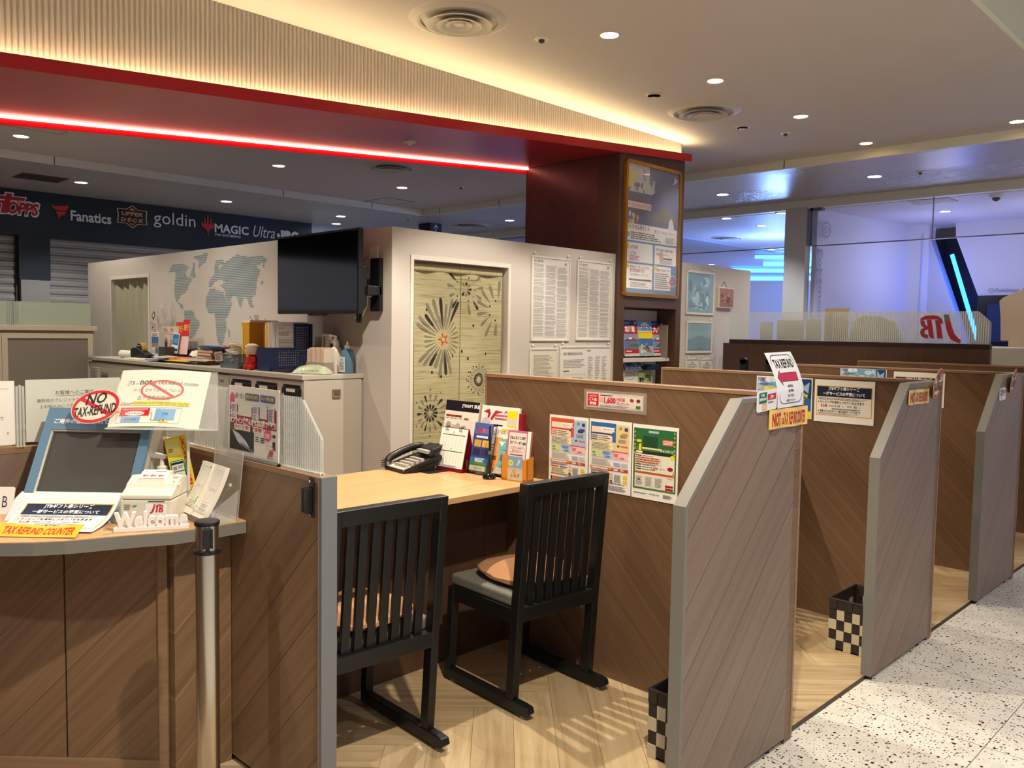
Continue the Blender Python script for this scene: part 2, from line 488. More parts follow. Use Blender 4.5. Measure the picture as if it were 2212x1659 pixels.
def terrazzo():
    t = NT('terrazzo', .3)
    vec, c = t.xyz()
    base = t.ramp(t.noise(vec, 9, 3), ((.3, 'c9c4b8'), (.7, 'dad6ca')))
    col = base
    for sc, thr, seed, stops in ((150, .24, 3.1, ((0, 'a8a294'), (.5, '8d8a86'), (1, 'cfc9bb'))), (85, .30, 0, ((0, '24231f'), (.35, '5c5650'), (.55, '8a8278'), (.75, '9a8672'), (1, 'eeeae0'))), (48, .27, 1.7, ((0, '17171a'), (.45, '2b2a2a'), (.6, '7d7770'), (.8, '7a5a50'), (1, 'd8d2c4')))):
        mp = t.n('ShaderNodeMapping'); t.l(vec, mp.inputs[0]); mp.inputs['Location'].default_value = (seed, seed * 2, 0)
        mp.inputs['Scale'].default_value = (1, .72, 1); mp.inputs['Rotation'].default_value = (0, 0, seed)
        v = t.n('ShaderNodeTexVoronoi', voronoi_dimensions='2D'); t.l(mp.outputs[0], v.inputs['Vector']); v.inputs['Scale'].default_value = sc
        sp = t.n('ShaderNodeSeparateColor'); t.l(v.outputs['Color'], sp.inputs[0])
        rad = t.math('MULTIPLY', t.math('SUBTRACT', sp.outputs[0], .42), thr * 1.75)
        wob = t.math('ADD', v.outputs['Distance'], t.math('MULTIPLY', t.math('SUBTRACT', t.noise(vec, sc * 2.5, 1), .5), .22))
        chip = t.math('LESS_THAN', wob, rad)
        col = t.mix(chip, col, t.ramp(sp.outputs[1], stops))
    gx = t.math('LESS_THAN', t.math('FRACT', t.math('DIVIDE', t.math('ADD', c['x'], .8165), 1.25)), .0026)
    gy = t.math('LESS_THAN', t.math('FRACT', t.math('DIVIDE', t.math('SUBTRACT', c['y'], 2.6395), .627)), .0052)
    col = t.mix(t.math('MAXIMUM', gx, gy), col, '6c6862')
    t.l(col, t.b.inputs['Base Color'])
    return t.m
struct(MB().box(XB, -4, -.05, 9, 15, 0, terrazzo()).build('floor'))
struct(MB().box(XB - .012, -4, -.01, XB + .006, 9.9, .002, mat('floor_trim_metal', '57514b', .35, .6)).build('trim_1'))

# ------------------------------------------------------------------ ceilings
def plate(name, x0, y0, x1, y1, z, mt, t=.05):
    return struct(MB().box(x0, y0, z, x1, y1, z + t, mt).build(name))
def stucco():
    t = NT('stucco_foil', .36, 0, .7)
    vec, c = t.xyz()
    mp = t.n('ShaderNodeMapping'); t.l(vec, mp.inputs[0]); mp.inputs['Scale'].default_value = (1, 1, 1); mp.inputs['Rotation'].default_value = (0, 0, R(-40))
    n1 = t.noise(t.comb(t.math('MULTIPLY', c['x'], 9.0), t.math('MULTIPLY', c['y'], 9.0)), 1, 4, .62, 1.6)
    # patches: worked areas are streaky, others smooth
    pt = t.ramp(t.noise(vec, .55, 1), ((.42, '000000'), (.55, 'ffffff')))
    st = t.math('MULTIPLY', n1, pt)
    t.l(t.mix(n1, 'a8a5a2', 'cbc8c6'), t.b.inputs['Base Color'])
    t.bump(st, .75, .03)
    return t.m
STUC = stucco()
XT0, XT1, YT = -9.55, -1.425, 7.9
plate('ceiling', XT0, -4, XT1, YT, ZC, CEIL)
plate('ceiling', -13.5, -4, XT0, 16, ZL, STUC)
plate('ceiling', XT0, YT, XT1, 9.9, ZL, STUC)
plate('ceiling', XT1, 7.9, 9, 9.9, ZL, STUC)
plate('ceiling', XT1 + .03, -4, 9, 7.9, 3.42, mat('ceiling_passage', 'b9b8ac', .8))
struct(MB().box(XT0 - .02, -4, ZL - .001, XT0 + .004, YT, ZC, STRIP).build('trim_2'))
struct(MB().box(XT0 - .02, YT - .004, ZL - .001, XT1 + .02, YT + .02, ZC, STRIP).build('trim_3'))
struct(MB().box(XT1, -4, ZC - .002, XT1 + .03, 7.9, 3.42, mat('cream_fascia', 'eef0dc', .6)).build('trim_4'))
struct(MB().box(XT1 + .02, YT - .02, ZL - .001, 9, YT - .001, 3.43, STRIP).build('trim_5'))
# hairline joints of the tray edge
for i, y in enumerate((2.98, 5.62, 6.98)):
    struct(MB().box(XT0 + .003, y, ZL, XT0 + .006, y + .008, ZC - .001, mat('joint', '4a4842', .8)).build('trim_%d' % (6 + i)))
for i, x in enumerate((-9.2, -8.0, -4.0)):
    struct(MB().box(x, YT - .006, ZL, x + .008, YT - .003, ZC - .001, mat('joint')).build('trim_%d' % (9 + i)))
struct(MB().box(-13, -4.1, 0, 2.2, -4, 3.4, mat('light_block_brown', '6a5d55', .7)).build('wall_light_block'))  # unseen wall, added behind the camera to cut ambient light
# access hatches: fine square outlines in the ceiling
def hatch(x0, y0, x1, y1, z, label):
    b = MB(); g = .006; m = mat('joint')
    for q in ((x0, y0, x1, y0 + g), (x0, y1 - g, x1, y1), (x0, y0, x0 + g, y1), (x1 - g, y0, x1, y1)):
        b.box(q[0], q[1], z - .003, q[2], q[3], z, m)
    b.box(x0 + g, y0 + g, z - .002, x1 - g, y1 - g, z - .0005, CEIL)
    return tag(b.build('ceiling_hatch'), label, 'access panel')
hatch(-8.39, 2.05, -7.75, 2.68, ZC, 'square access panel outline in the ceiling beside the left edge downlight')
hatch(-9.5, 6.83, -9.0, 7.3, ZC, 'small square access panel outline near the far corner of the raised ceiling')

# round ceiling diffusers
DIFF_W = mat('diffuser_paint', 'cfcac0', .5)
DIFF_D = mat('diffuser_dark', '57534c', .6)
def diffuser(x, y, z, r, label, grp='round air diffusers in the ceiling'):
    t = thing('air_diffuser', label, 'air vent', (x, y, z), 0, grp)
    MB().lathe([(r * .90, -.004), (r, -.002), (r * 1.04, 0)], DIFF_W, n=48).lathe([(r * .98, -.003), (r * .86, -.018), (r * .80, -.012), (r * .84, -.001)], DIFF_W, n=48).build('outer_flange', t, smooth=True)
    MB().lathe([(r * .82, -.001), (.001, -.001)], DIFF_D, n=48).build('throat', t)
    for k, (a, h) in enumerate(((.66, -.03), (.44, -.035), (.25, -.03))):
        MB().lathe([(r * (a - .12), h + .024), (r * a, h), (r * (a + .03), h - .004), (r * (a - .02), h - .004), (r * (a - .15), h + .02)], DIFF_W, n=40).build('cone_ring', t, smooth=True)
    MB().lathe([(.0, -.03), (r * .10, -.032), (r * .13, -.022), (r * .12, -.005)], DIFF_W, n=24).build('centre_cap', t, smooth=True)
diffuser(-3.573, 3.199, ZC, .27, 'large round air diffuser at the top of the ceiling nearest the camera')
diffuser(-3.602, 5.769, ZC, .27, 'round air diffuser in the ceiling above the framed poster pillar')
diffuser(-7.293, 5.584, ZC, .27, 'round air diffuser just behind the red glowing beam')
diffuser(-9.782, 9.02, ZL, .31, 'round air diffuser far back beside the hanging dark sign')

# recessed downlights
LAMPW = mat('lamp_lens_warm', 'fff2dc', .3, emit='ffefd2', es=9)
LAMPN = mat('lamp_lens_cool', 'ffffff', .3, emit='f2f4ff', es=9)
def downlight(x, y, z, label, r=.052, warm=True, tilt=False):
    t = thing('ceiling_downlight', label, 'ceiling light', (x, y, z), 0, 'recessed ceiling downlights')
    MB().lathe([(r, .0), (r * 1.02, -.005), (r * 1.3, -.004), (r * 1.36, 0)], DIFF_W, n=28).build('trim_ring', t, smooth=True)
    l = MB().lathe([(.001, -.0015), (r * .98, -.0015)], LAMPW if warm else LAMPN, n=28).build('lens', t)
    if tilt:
        MB().lathe([(r * .92, -.003), (r * .94, -.012), (r * .99, -.012), (r, -.003)], CHROME, n=28).build('gimbal', t, smooth=True)
for x, y, lb in ((-3.102, 3.942, 'white downlight near the top of the picture, left of the two highest on the ceiling'),
                 (-3.113, 5.12, 'downlight right of the spotlight beside the upper round diffuser row'),
                 (-3.105, 6.383, 'downlight at the right of the round diffuser above the poster pillar'),
                 (-3.092, 7.635, 'downlight just above the cream ceiling strip, right of the poster pillar'),
                 (-1.904, 7.628, 'downlight cut by the right edge of the picture above the cream strip')):
    downlight(x, y, ZC, lb)
for x, y, lb in ((-3.617, 5.128, 'tilted spotlight directly above the round diffuser over the poster pillar'), (-3.617, 6.396, 'tilted spotlight below and right of the diffuser over the poster pillar')):
    downlight(x, y, ZC, lb, .048, False, True)
for x, y, lb in ((-8.76, 2.458, 'bright downlight at the left edge under the red glowing beam'), (-8.168, 4.759, 'downlight in the ceiling behind the middle of the red beam'),
                 (-6.435, 6.46, 'downlight tucked under the red beam end beside the wooden pillar'), (-8.229, 6.464, 'downlight below the round diffuser behind the red beam')):
    downlight(x, y, ZC, lb, .062)
for x, y, lb in ((-10.501, 3.563, 'cool downlight in the streaked ceiling beside the grey vent grille'), (-10.529, 5.367, 'cool downlight in the streaked ceiling above the slanted word sign'),
                 (-10.545, 7.157, 'cool downlight in the streaked ceiling above the television'), (-11.35, 7.62, 'cool downlight right at the end of the dark shop fascia'),
                 (-8.891, 9.01, 'cool downlight far back left of the wooden pillar'), (-5.253, 8.879, 'cool downlight in the streaked ceiling right of the framed poster'),
                 (-3.479, 8.838, 'cool downlight in the streaked ceiling above the store glass front')):
    downlight(x, y, ZL, lb, .066, False)
def detector(x, y, z, label, s=1.0):
    t = thing('ceiling_sensor', label, 'ceiling sensor', (x, y, z), 0, 'small ceiling sensors')
    MB().lathe([(.045 * s, 0), (.043 * s, -.006), (.02 * s, -.010)], WHITE_P, n=24).build('base_plate', t, smooth=True)
    MB().lathe([(.019 * s, -.009), (.017 * s, -.022), (.009 * s, -.027), (.001, -.028)], mat('sensor_dark', '4c4844', .4), n=18).build('head', t, smooth=True)
detector(-3.437, 3.727, ZC, 'small dark sensor between the nearest diffuser and the topmost downlight')
detector(-3.45, 6.822, ZC, 'small dark sensor below the downlights above the poster pillar')
detector(-7.639, 6.899, ZC, 'small sensor in the ceiling left of the wooden pillar')
detector(-3.044, 8.871, ZL, 'small sensor in the streaked ceiling over the store front', .9)
detector(-9.9, 7.9, ZL, 'tiny dark sensor in the streaked ceiling over the white room corner', .9)
detector(-7.45, 3.75, ZC, 'tiny square sensor in the ceiling just behind the red beam', .7)
t = thing('ceiling_speaker', 'pale flat round speaker in the streaked ceiling above the dark shop fascia', 'speaker', (-10.95, 6.45, ZL))
MB().lathe([(.001, -.004), (.085, -.004), (.09, 0)], mat('speaker_pale', 'bdbab4', .6), n=28).build('grille', t)
t = thing('vent_grille', 'grey rectangular vent grille in the streaked ceiling at upper left', 'air vent', (-10.53, 3.15, ZL))
b = MB().box(-.21, -.24, -.004, .21, .24, 0, mat('grille_grey', '77706a', .6)); b.build('frame', t)
b = MB()
for i in range(22): b.box(-.20, -.23 + i * .021, -.01, .20, -.222 + i * .021, -.003, mat('grille_bar', '5c5650', .6))
b.build('louvre', t)

# ------------------------------------------------------------------ white rooms behind the counters
XC, YC, HC = -4.3, 3.303, 2.095
b = MB()
for x0, x1, z0, z1 in ((-9.57, -8.92, 0, HC), (-8.92, -8.02, 1.905, HC), (-8.02, XC, 0, HC)):
    b.box(x0, YC, z0, x1, YC + .1, z1, WHITE_WALL)
struct(b.build('wall_back'))
b = MB()
for y0, y1, z0, z1 in ((YC + .1, 3.476, 0, HC), (3.476, 4.351, 1.905, HC), (4.351, 5.611, 0, HC)):
    b.box(XC - .1, y0, z0, XC, y1, z1, WHITE_WALL)
struct(b.build('wall_right'))
struct(MB().box(-9.57, YC + .1, 0, -9.47, 9.0, HC, WHITE_WALL).build('wall_left'))
struct(MB().box(-5.4, 3.4, 0, -5.33, 5.6, HC, WHITE_WALL).build('wall_inner'))
struct(MB().box(XC - .1, 6.58, 0, XC, 7.86, HC, WHITE_WALL).build('wall_far_right'))
FRW = mat('door_frame_white', 'd6d2ca', .5)
b = MB()
for y0, y1, z0, z1 in ((3.452, 3.477, 0, 1.9), (4.35, 4.375, 0, 1.9), (3.452, 4.375, 1.9, 1.93)):
    b.box(XC - .099, y0, z0, XC + .006, y1, z1, FRW)
struct(b.build('door_1'))
b = MB()
for x0, x1, z0, z1 in ((-8.945, -8.919, 0, 1.9), (-8.021, -7.995, 0, 1.9), (-8.945, -7.995, 1.9, 1.93)):
    b.box(x0, YC - .006, z0, x1, YC + .099, z1, FRW)
struct(b.build('door_2'))

# ------------------------------------------------------------------ pillar of dark wood with a niche
b = MB(); px0, px1, py0, py1 = -5.335, -4.28, 5.611, 6.57
def zb(y): return 2.63 + (y - 1.117) * .0776     # top of the red band above the pillar
def sbox(x0, y0, z0, x1, y1, mt):
    b.hexa([(x0, y0, z0), (x1, y0, z0), (x1, y1, z0), (x0, y1, z0)], [(x0, y0, zb(y0) - .066), (x1, y0, zb(y0) - .066), (x1, y1, zb(y1) - .066), (x0, y1, zb(y1) - .066)], mt)
sbox(px0, py0, 0, px1 - .22, py1, W_PIL)
sbox(px1 - .22, py0, 0, px1, py0 + .11, W_DARK)
sbox(px1 - .22, py1 - .08, 0, px1, py1, W_DARK)
sbox(px1 - .22, py0 + .11, 1.665, px1, py1 - .08, W_DARK)
b.box(px1 - .22, py0 + .11, 0, px1, py1 - .08, .35, W_DARK)
struct(b.build('wall_pillar'))

# ------------------------------------------------------------------ red wedge beam with ribbed panel
YL, YR = -1.2, 6.62
t = thing('fascia_beam', 'long slanting red beam under a ribbed white panel, glowing light lines along it', 'light beam')
b = MB(); step = .026; y = YL; ribs = []
RIB = mat('ribbed_white', 'b3aca0', .4)
vs = []; k = 0
while y < YR - .03:
    ribs += [(y, 0), (y + step * .30, .009), (y + step * .62, .009), (y + step * .92, 0)]; y += step
for y, d in ribs: vs += [(-4.35 + d, y, zb(y) - .05), (-4.35 + d, y, ZC)]
b.add(vs, [(2 * i, 2 * i + 2, 2 * i + 3, 2 * i + 1) for i in range(len(ribs) - 1)], RIB)
b.box(-5.33, ribs[-1][0], zb(YR) - .05, -4.35, ribs[-1][0] + .02, ZC, RIB)
b.build('ribbed_panel', t)
REDP = mat('red_paint', 'a8141f', .28)
def beam_prism(x0, x1, lo, hi, mt, ya=YL, yb=YR):
    return MB().hexa([(x0, ya, zb(ya) + lo), (x1, ya, zb(ya) + lo), (x1, yb, zb(yb) + lo), (x0, yb, zb(yb) + lo)],
                     [(x0, ya, zb(ya) + hi), (x1, ya, zb(ya) + hi), (x1, yb, zb(yb) + hi), (x0, yb, zb(yb) + hi)], mt)
beam_prism(-4.255, -4.24, -.064, .0, REDP).build('red_band', t)
beam_prism(-5.32, -4.255, -.064, -.052, REDP).build('red_soffit', t)
beam_prism(-4.349, -4.256, -.0515, -.046, WHITE_P).build('trough_reflector', t)  # white reflector added so the light line bounces off white, not red
beam_prism(-5.34, -5.322, -.112, -.052, mat('red_lip', 'c00d18', .22), yb=5.605).build('red_lip', t)
beam_prism(-4.33, -4.30, -.030, -.012, mat('light_line_warm', 'ffe2a8', .4, emit='ffe6b4', es=30)).build('light_line', t)['label'] = 'warm white light line on top of the red band'
beam_prism(-5.318, -5.296, -.078, -.0645, mat('light_line_red', 'ffb0a0', .4, emit='ffa090', es=9), yb=5.6).build('light_line', t)['label'] = 'hot red light line along the rear lower edge'
for y in (3.82,):
    q = MB().lathe([(.045, 0), (.043, -.008), (.015, -.012), (.014, -.026), (.001, -.028)], WHITE_P, c=(-4.78, y, zb(y) - .064), n=20).build('ceiling_sensor', smooth=True)
    tag(q, 'small pale sensor on the red underside of the beam', 'ceiling sensor', 'small ceiling sensors')
# ------------------------------------------------------------------ closed shop on the far left
XS = -11.656
FASC = mat('shop_black_green', '1b2428', .5)
b = MB().box(XS - .3, -4, 2.527, XS, 7.37, ZL, FASC)
b.box(XS - .3, 3.222, 1.99, XS, 3.577, 2.53, FASC)
struct(b.build('wall_shop'))
struct(MB().box(XS - .3, 3.24, 0, XS - .005, 3.567, 1.99, mat('shop_column_grey', '8f8880', .6)).build('wall_column'))
struct(MB().box(XS - .3, 7.37, 0, XS - .1, 16, ZL, mat('wall_cool', 'b4bcb6', .7)).build('wall_shop_side'))
SLAT = mat('shutter_slat', 'a09a90', .4, .2)
def shutter(y0, y1, label):
    t = thing('roller_shutter', label, 'shutter', (XS - .12, (y0 + y1) / 2, 0), 0, 'closed roller shutters of the dark shop')
    b = MB(); h = 2.53; p = .105; w = (y1 - y0) / 2; z = h; vs = []; fs = []
    while z > .9:
        n = len(vs)
        for dx, dz in ((0, 0), (.012, -.015), (.014, -.04), (.010, -.07), (-.004, -.082), (-.006, -.095), (.006, -.104)):
            vs += [(dx, -w, z + dz), (dx, w, z + dz)]
        fs += [(n + 2 * i, n + 2 * i + 1, n + 2 * i + 3, n + 2 * i + 2) for i in range(6)]; z -= p
    b.add(vs, fs, SLAT); b.box(-.03, -w, 0, -.01, w, h, mat('shutter_gap', '4a4640', .7))
    b.build('slat_curtain', t)
    MB().box(-.01, -w, .8, .02, w, .9, SLAT).build('bottom_bar', t, .004)
    for sg in (-1, 1): MB().box(-.03, sg * w - .02, 0, .04, sg * w + .02, h, mat('shutter_rail', '3a3c3c', .5)).build('guide_rail', t)
shutter(1.2, 3.222, 'grey roller shutter cut by the left edge, left of the dark shop column')
shutter(3.567, 7.3, 'wide grey roller shutter right of the dark shop column')
# word signs on the dark fascia
def sgn(name, label, y, z): return Sheet(), label
LW = P('e9e7df', .4); LR = P('c4262c', .4)
XG = XS + .012
s = Sheet(); kw = dict(bold=.045, shear=.22)
s.text('TOPPS', 0, .045, .15, LW, w=.47, bold=.10, shear=.22); s.poly([(.02, .03), (.12, .03), (.18, .3), (.08, .3)], LW); s.poly([(-.01, .2), (.3, .2), (.32, .26), (.0, .26)], LW)
s.L = 3; s.text('TOPPS', .015, .052, .135, LR, w=.44, **kw); s.poly([(.04, .045), (.105, .045), (.16, .285), (.095, .285)], LR); s.poly([(.005, .208), (.29, .208), (.305, .25), (.012, .25)], LR)
tag(s.put('shop_sign', (XG, 3.0, 2.735), EY, EZ), 'red block lettering with white outline, first sign at the left on the dark fascia', 'sign', 'word signs on the dark shop fascia')
s = Sheet(); F = P('d63a34', .4)
s.poly([(0, .20), (.05, .175), (.12, .185), (.20, .20), (.215, .19), (.19, .135), (.12, .125), (.055, .135), (.03, .155)], F)
s.poly([(.06, .12), (.12, .112), (.185, .122), (.165, .075), (.12, .07), (.10, .02), (.075, .08)], F)
s.text('Fanatics', .235, .02, .125, LW, w=.50, bold=.022)
tag(s.put('shop_sign', (XG, 3.585, 2.75), EY, EZ), 'red pennant mark and white rounded lettering, second sign on the dark fascia', 'sign', 'word signs on the dark shop fascia')
s = Sheet(); a = .215
def star(k):
    return [(.205 + x * k, .15 + y * k) for x, y in ((-.2, .10), (-.08, .10), (0, .155), (.08, .10), (.2, .10), (.19, 0), (.2, -.09), (.08, -.09), (0, -.15), (-.08, -.09), (-.2, -.09), (-.19, 0))]
s.poly(star(1.0), P('e8cf8a', .4)); s.L = 2; s.poly(star(.93), P('2a1a3c', .4)); s.L = 3
s.poly([(.16, .235), (.205, .27), (.25, .235)], P('d9a23c', .4)); s.poly([(.16, .07), (.205, .03), (.25, .07)], P('c4502e', .4))
s.text('UPPER', .205, .165, .05, P('d8a24a', .4), w=.28, al='c', bold=.03, shear=.15); s.text('D·E·C·K', .205, .085, .05, P('d8a24a', .4), w=.30, al='c', bold=.03, shear=.15)
tag(s.put('shop_sign', (XG, 4.387, 2.74), EY, EZ), 'gold edged purple star badge sign with two slanted words', 'sign', 'word signs on the dark shop fascia')
s = Sheet(); s.text('goldin', 0, .06, .17, LW, w=.59)
tag(s.put('shop_sign', (XG, 4.877, 2.78), EY, EZ), 'thin white lower case word sign in the middle of the dark fascia', 'sign', 'word signs on the dark shop fascia')
s = Sheet()
for i, (x, h) in enumerate(((.0, .17), (.04, .23), (.085, .27), (.13, .23), (.17, .17))):
    s.poly([(x, .12), (x + .028, .12), (x + .02, h), (x + .012, h + .02), (x + .006, h)], P('d8573a', .4))
s.poly([(0, .15), (.2, .15), (.18, .10), (.12, .07), (.10, -.02), (.08, .07), (.02, .10)], P('c93a2a', .4))
s.text('MAGIC', .20, .055, .115, LW, w=.53, bold=.03); s.text('THE GATHERING', .20, .0, .032, LW, w=.40, bold=.02)
tag(s.put('shop_sign', (XG, 5.553, 2.75), EY, EZ), 'red five pronged mark with white capitals and a small second line, on the dark fascia', 'sign', 'word signs on the dark shop fascia')
s = Sheet(); s.text('Ultra', 0, .03, .17, LW, w=.36, shear=.3); s.ell(.42, .085, .025, .03, LW); s.text('PRO', .46, .03, .13, LW, w=.32, bold=.07)
tag(s.put('shop_sign', (XG, 6.357, 2.76), EY, EZ), 'white italic and bold word sign at the right end of the dark fascia', 'sign', 'word signs on the dark shop fascia')
# hanging direction box
t = thing('direction_sign', 'black hanging box with white up arrow above the white room corner', 'sign', (-10.19, 8.565, 2.7))
MB().box(-.14, -.115, 0, .14, .115, .385, mat('sign_black', '1d1b1b', .4)).build('box', t)
s = Sheet(); s.seg(.115, .17, .115, .36, .012, LW); s.seg(.115, .36, .075, .31, .012, LW); s.seg(.115, .36, .155, .31, .012, LW)
s.ell(.115, .11, .05, .06, LW); s.L = 2
for d in (-.02, .02): s.ell(.115 + d, .14, .008, .01, INK); s.rect(.107 + d, .09, .016, .035, INK)
s.put('arrow_face', (.141, -.115, 0), EY, EZ, t)

# ------------------------------------------------------------------ sliding door cabinet at the far left
CW = mat('cabinet_cream', 'cfc5b2', .5)
t = thing('sliding_door_cabinet', 'cream framed cabinet with grey sliding panes under a frosted screen at left', 'cabinet', (-8.3, 1.9, 0))
MB().box(-.45, -1.6, 0, -.03, 1.02, 1.36, CW).build('body', t)
MB().box(-.47, -1.62, 1.385, .015, 1.035, 1.43, CW).build('top_board', t, .004)
MB().box(-.44, -1.59, 1.36, -.006, 1.01, 1.386, mat('cabinet_rail', '97866f', .5)).build('door_rail', t)
for y0, y1 in ((-.62, .243), (.246, 1.0)):
    d = MB().box(-.03, y0, .55, .0, y0 + .045, 1.36, CW).box(-.03, y1 - .045, .55, .0, y1, 1.36, CW).box(-.029, y0 + .045, 1.315, -.001, y1 - .045, 1.36, CW).box(-.03, y0, .5, 0, y1, .55, CW).build('door', t)
    MB().box(-.022, y0 + .045, .55, -.014, y1 - .045, 1.315, mat('frosted_grey_pane', '8b857d', .35)).build('pane', d)
FROST = mat('frosted_glass', 'cfdccb', .5, trans=.35, ior=1.2)
t = thing('frosted_screen', 'frosted glass screen strip standing on the cream cabinet', 'glass screen', (-8.3, 1.9, 1.43))
for y0, y1 in ((-1.6, .335), (.34, .98)): MB().box(-.005, y0, 0, .005, y1, .21, FROST).build('pane', t)
b = MB()
for i in range(6): b.box(-.009, .29 + i * .016, 0, .009, .297 + i * .016, .21, mat('joint_strip', 'a8b2b4', .3))
b.build('joint_strip', t)
t = thing('gold_topped_case', 'dark brown case with brass edge at the left picture border', 'box', (-6.0, 1.36, 0))
MB().box(-.1, -.28, 1.0, .1, -.02, 1.19, W_DARK).build('body', t)
MB().box(-.105, -.285, 1.19, .105, -.015, 1.225, mat('brass', 'c09030', .3, 1)).build('top_edge', t, .01)

# ------------------------------------------------------------------ low cabinets under the map
YF = 2.85
def cabinet(x0, x1, label, doors, plates=()):
    t = thing('storage_cabinet', label, 'cabinet', ((x0 + x1) / 2, YF, 0), 0, 'grey low cabinets along the white wall'); w = (x1 - x0) / 2
    MB().box(-w, .02, 0, w, .44, 1.118, CABGREY).build('body', t)
    n = doors
    for i in range(n):
        a = -w + .006 + (2 * w - .006) / n * i
        d = MB().box(a, 0, .05, a + (2 * w - .006) / n - .008, .02, 1.105, CABGREY).build('door', t, .002)
        MB().box(a + .03, -.002, .96, a + .05, 0, 1.0, mat('lock_dark', '5a534c', .4)).build('lock', d)
    return t
c1 = cabinet(-8.25, -7.55, 'leftmost low grey cabinet with papers and a card holder on its front', 1)
s = Sheet(.2, .13, PAPERD); s.greek(.01, .01, .18, .11, 9, GREYI, 3)
s.put('notice_slip', (-.3, -.004, .93), EX, EZ, c1)
s = Sheet(.15, .05, P('8d867a')); s.rect(.005, .005, .14, .02, P('5d564e'))
s.put('card_holder', (-.06, -.004, .97), EX, EZ, c1)
c2 = cabinet(-7.55, -6.6, 'second low grey cabinet from the left, with a small yellow sticker', 1)
s = Sheet(.15, .035, P('a59d90')); s.rect(.004, .005, .03, .025, P('d3b23a')); s.greek(.045, .005, .095, .025, 2, GREYI, 2)
s.put('sticker', (-.44, -.004, 1.03), EX, EZ, c2)
c3 = cabinet(-6.6, -5.56, 'third low grey cabinet, behind the tilted white sign', 1)
s = Sheet(.28, .09, P('a8823a')); s.frame(.01, .01, .26, .07, .006, P('8a6a28')); s.rect(.09, .03, .1, .03, P('7a5a22'))
s.put('gold_label', (.08, -.004, .78), EX, EZ, c3)
s = Sheet(.05, .01, GREYI); s.put('maker_plate', (.38, -.004, 1.06), EX, EZ, c3)
t = thing('drawer_cabinet', 'grey cabinet at the row end with columns of black letter drawers', 'cabinet', (-5.08, YF, 0), 0, 'grey low cabinets along the white wall')
b = MB().box(-.48, .03, 0, .48, .44, 1.117, CABGREY)
for a in (-.48, -.175, .165, .445): b.box(a, 0, .05, a + (.04 if a < -.4 or a > .4 else .07), .03, 1.085, CABGREY)
b.box(-.485, 0, 1.085, .485, .0295, 1.118, CABGREY); b.build('body', t)
for c0 in (-.445, -.11, .23):
    for k in range(8):
        z = 1.075 - .065 * (k + 1)
        d = MB().box(c0 + .005, -.012, z + .004, c0 + .265 - (.04 if c0 > .2 else 0), .03, z + .058, BLACK).build('drawer', t, .006)
        MB().box(c0 + .07, -.016, z + .03, c0 + .17, -.011, z + .05, P('cfcac0')).build('label_slot', d)
MB().box(.478, .02, 0, .482, .42, 1.1, CABGREY).build('side_panel', t)
MB().box(.482, .21, 1.0, .492, .27, 1.055, mat('latch_brown', '7a6f62', .4)).box(.492, .22, 1.02, .496, .26, 1.05, mat('latch_dark', '5c5249', .4)).build('latch', t, .004)
tag(MB().box(-8.27, YF - .012, 1.12, -4.595, YC, 1.15, CABGREY).build('cabinet_worktop', bevel=.003), 'long grey worktop over the low cabinets, crowded with office things', 'worktop')

# ------------------------------------------------------------------ things on the worktop
ZW = 1.15
def on(name, label, cat, x, y, rz=0, grp=None): return thing(name, label, cat, (x, y, ZW), rz, grp)
t = on('paper_roll', 'white roll of paper lying at the left end of the grey worktop', 'paper roll', -7.75, 3.0)
MB().cyl((-.13, 0, .035), .034, .26, PAPER, 20, axis='x').build('roll', t, smooth=True)
MB().cyl((.131, 0, .035), .012, .002, P('b06a5a'), 14, axis='x').build('core', t)
t = on('tape_dispenser', 'black desk tape dispenser next to the paper roll', 'tape dispenser', -7.44, 3.0, R(5))
MB().prism([(-.13, 0), (.15, 0), (.15, .04), (.06, .07), (-.02, .10), (-.10, .10), (-.14, .08)], -.035, .035, BLACK, 'xz').build('body', t, .008)
MB().cyl((.0, -.022, .09), .055, .044, P('b59a52'), 28, axis='y').build('tape_reel', t)
MB().cyl((.0, -.026, .09), .046, .052, BLACK, 28, axis='y').build('hub', t)
b = MB()
for i in range(5): b.box(-.03 + i * .014, -.028, .115, -.024 + i * .014, -.026, .12, WHITE)
b.build('hub_marks', t)
for sx, gx, lb in ((-7.55, .24, 'papers under the tape dispenser'), ):
    b = MB().box(-.2, -.13, 0, .2, .06, .008, PAPERD).box(-.15, -.12, .008, .17, .04, .014, PAPER)
    o = b.build('paper_stack', loc=(-7.35, 2.99, ZW)); tag(o, 'loose white papers lying under the black tape dispenser', 'papers')
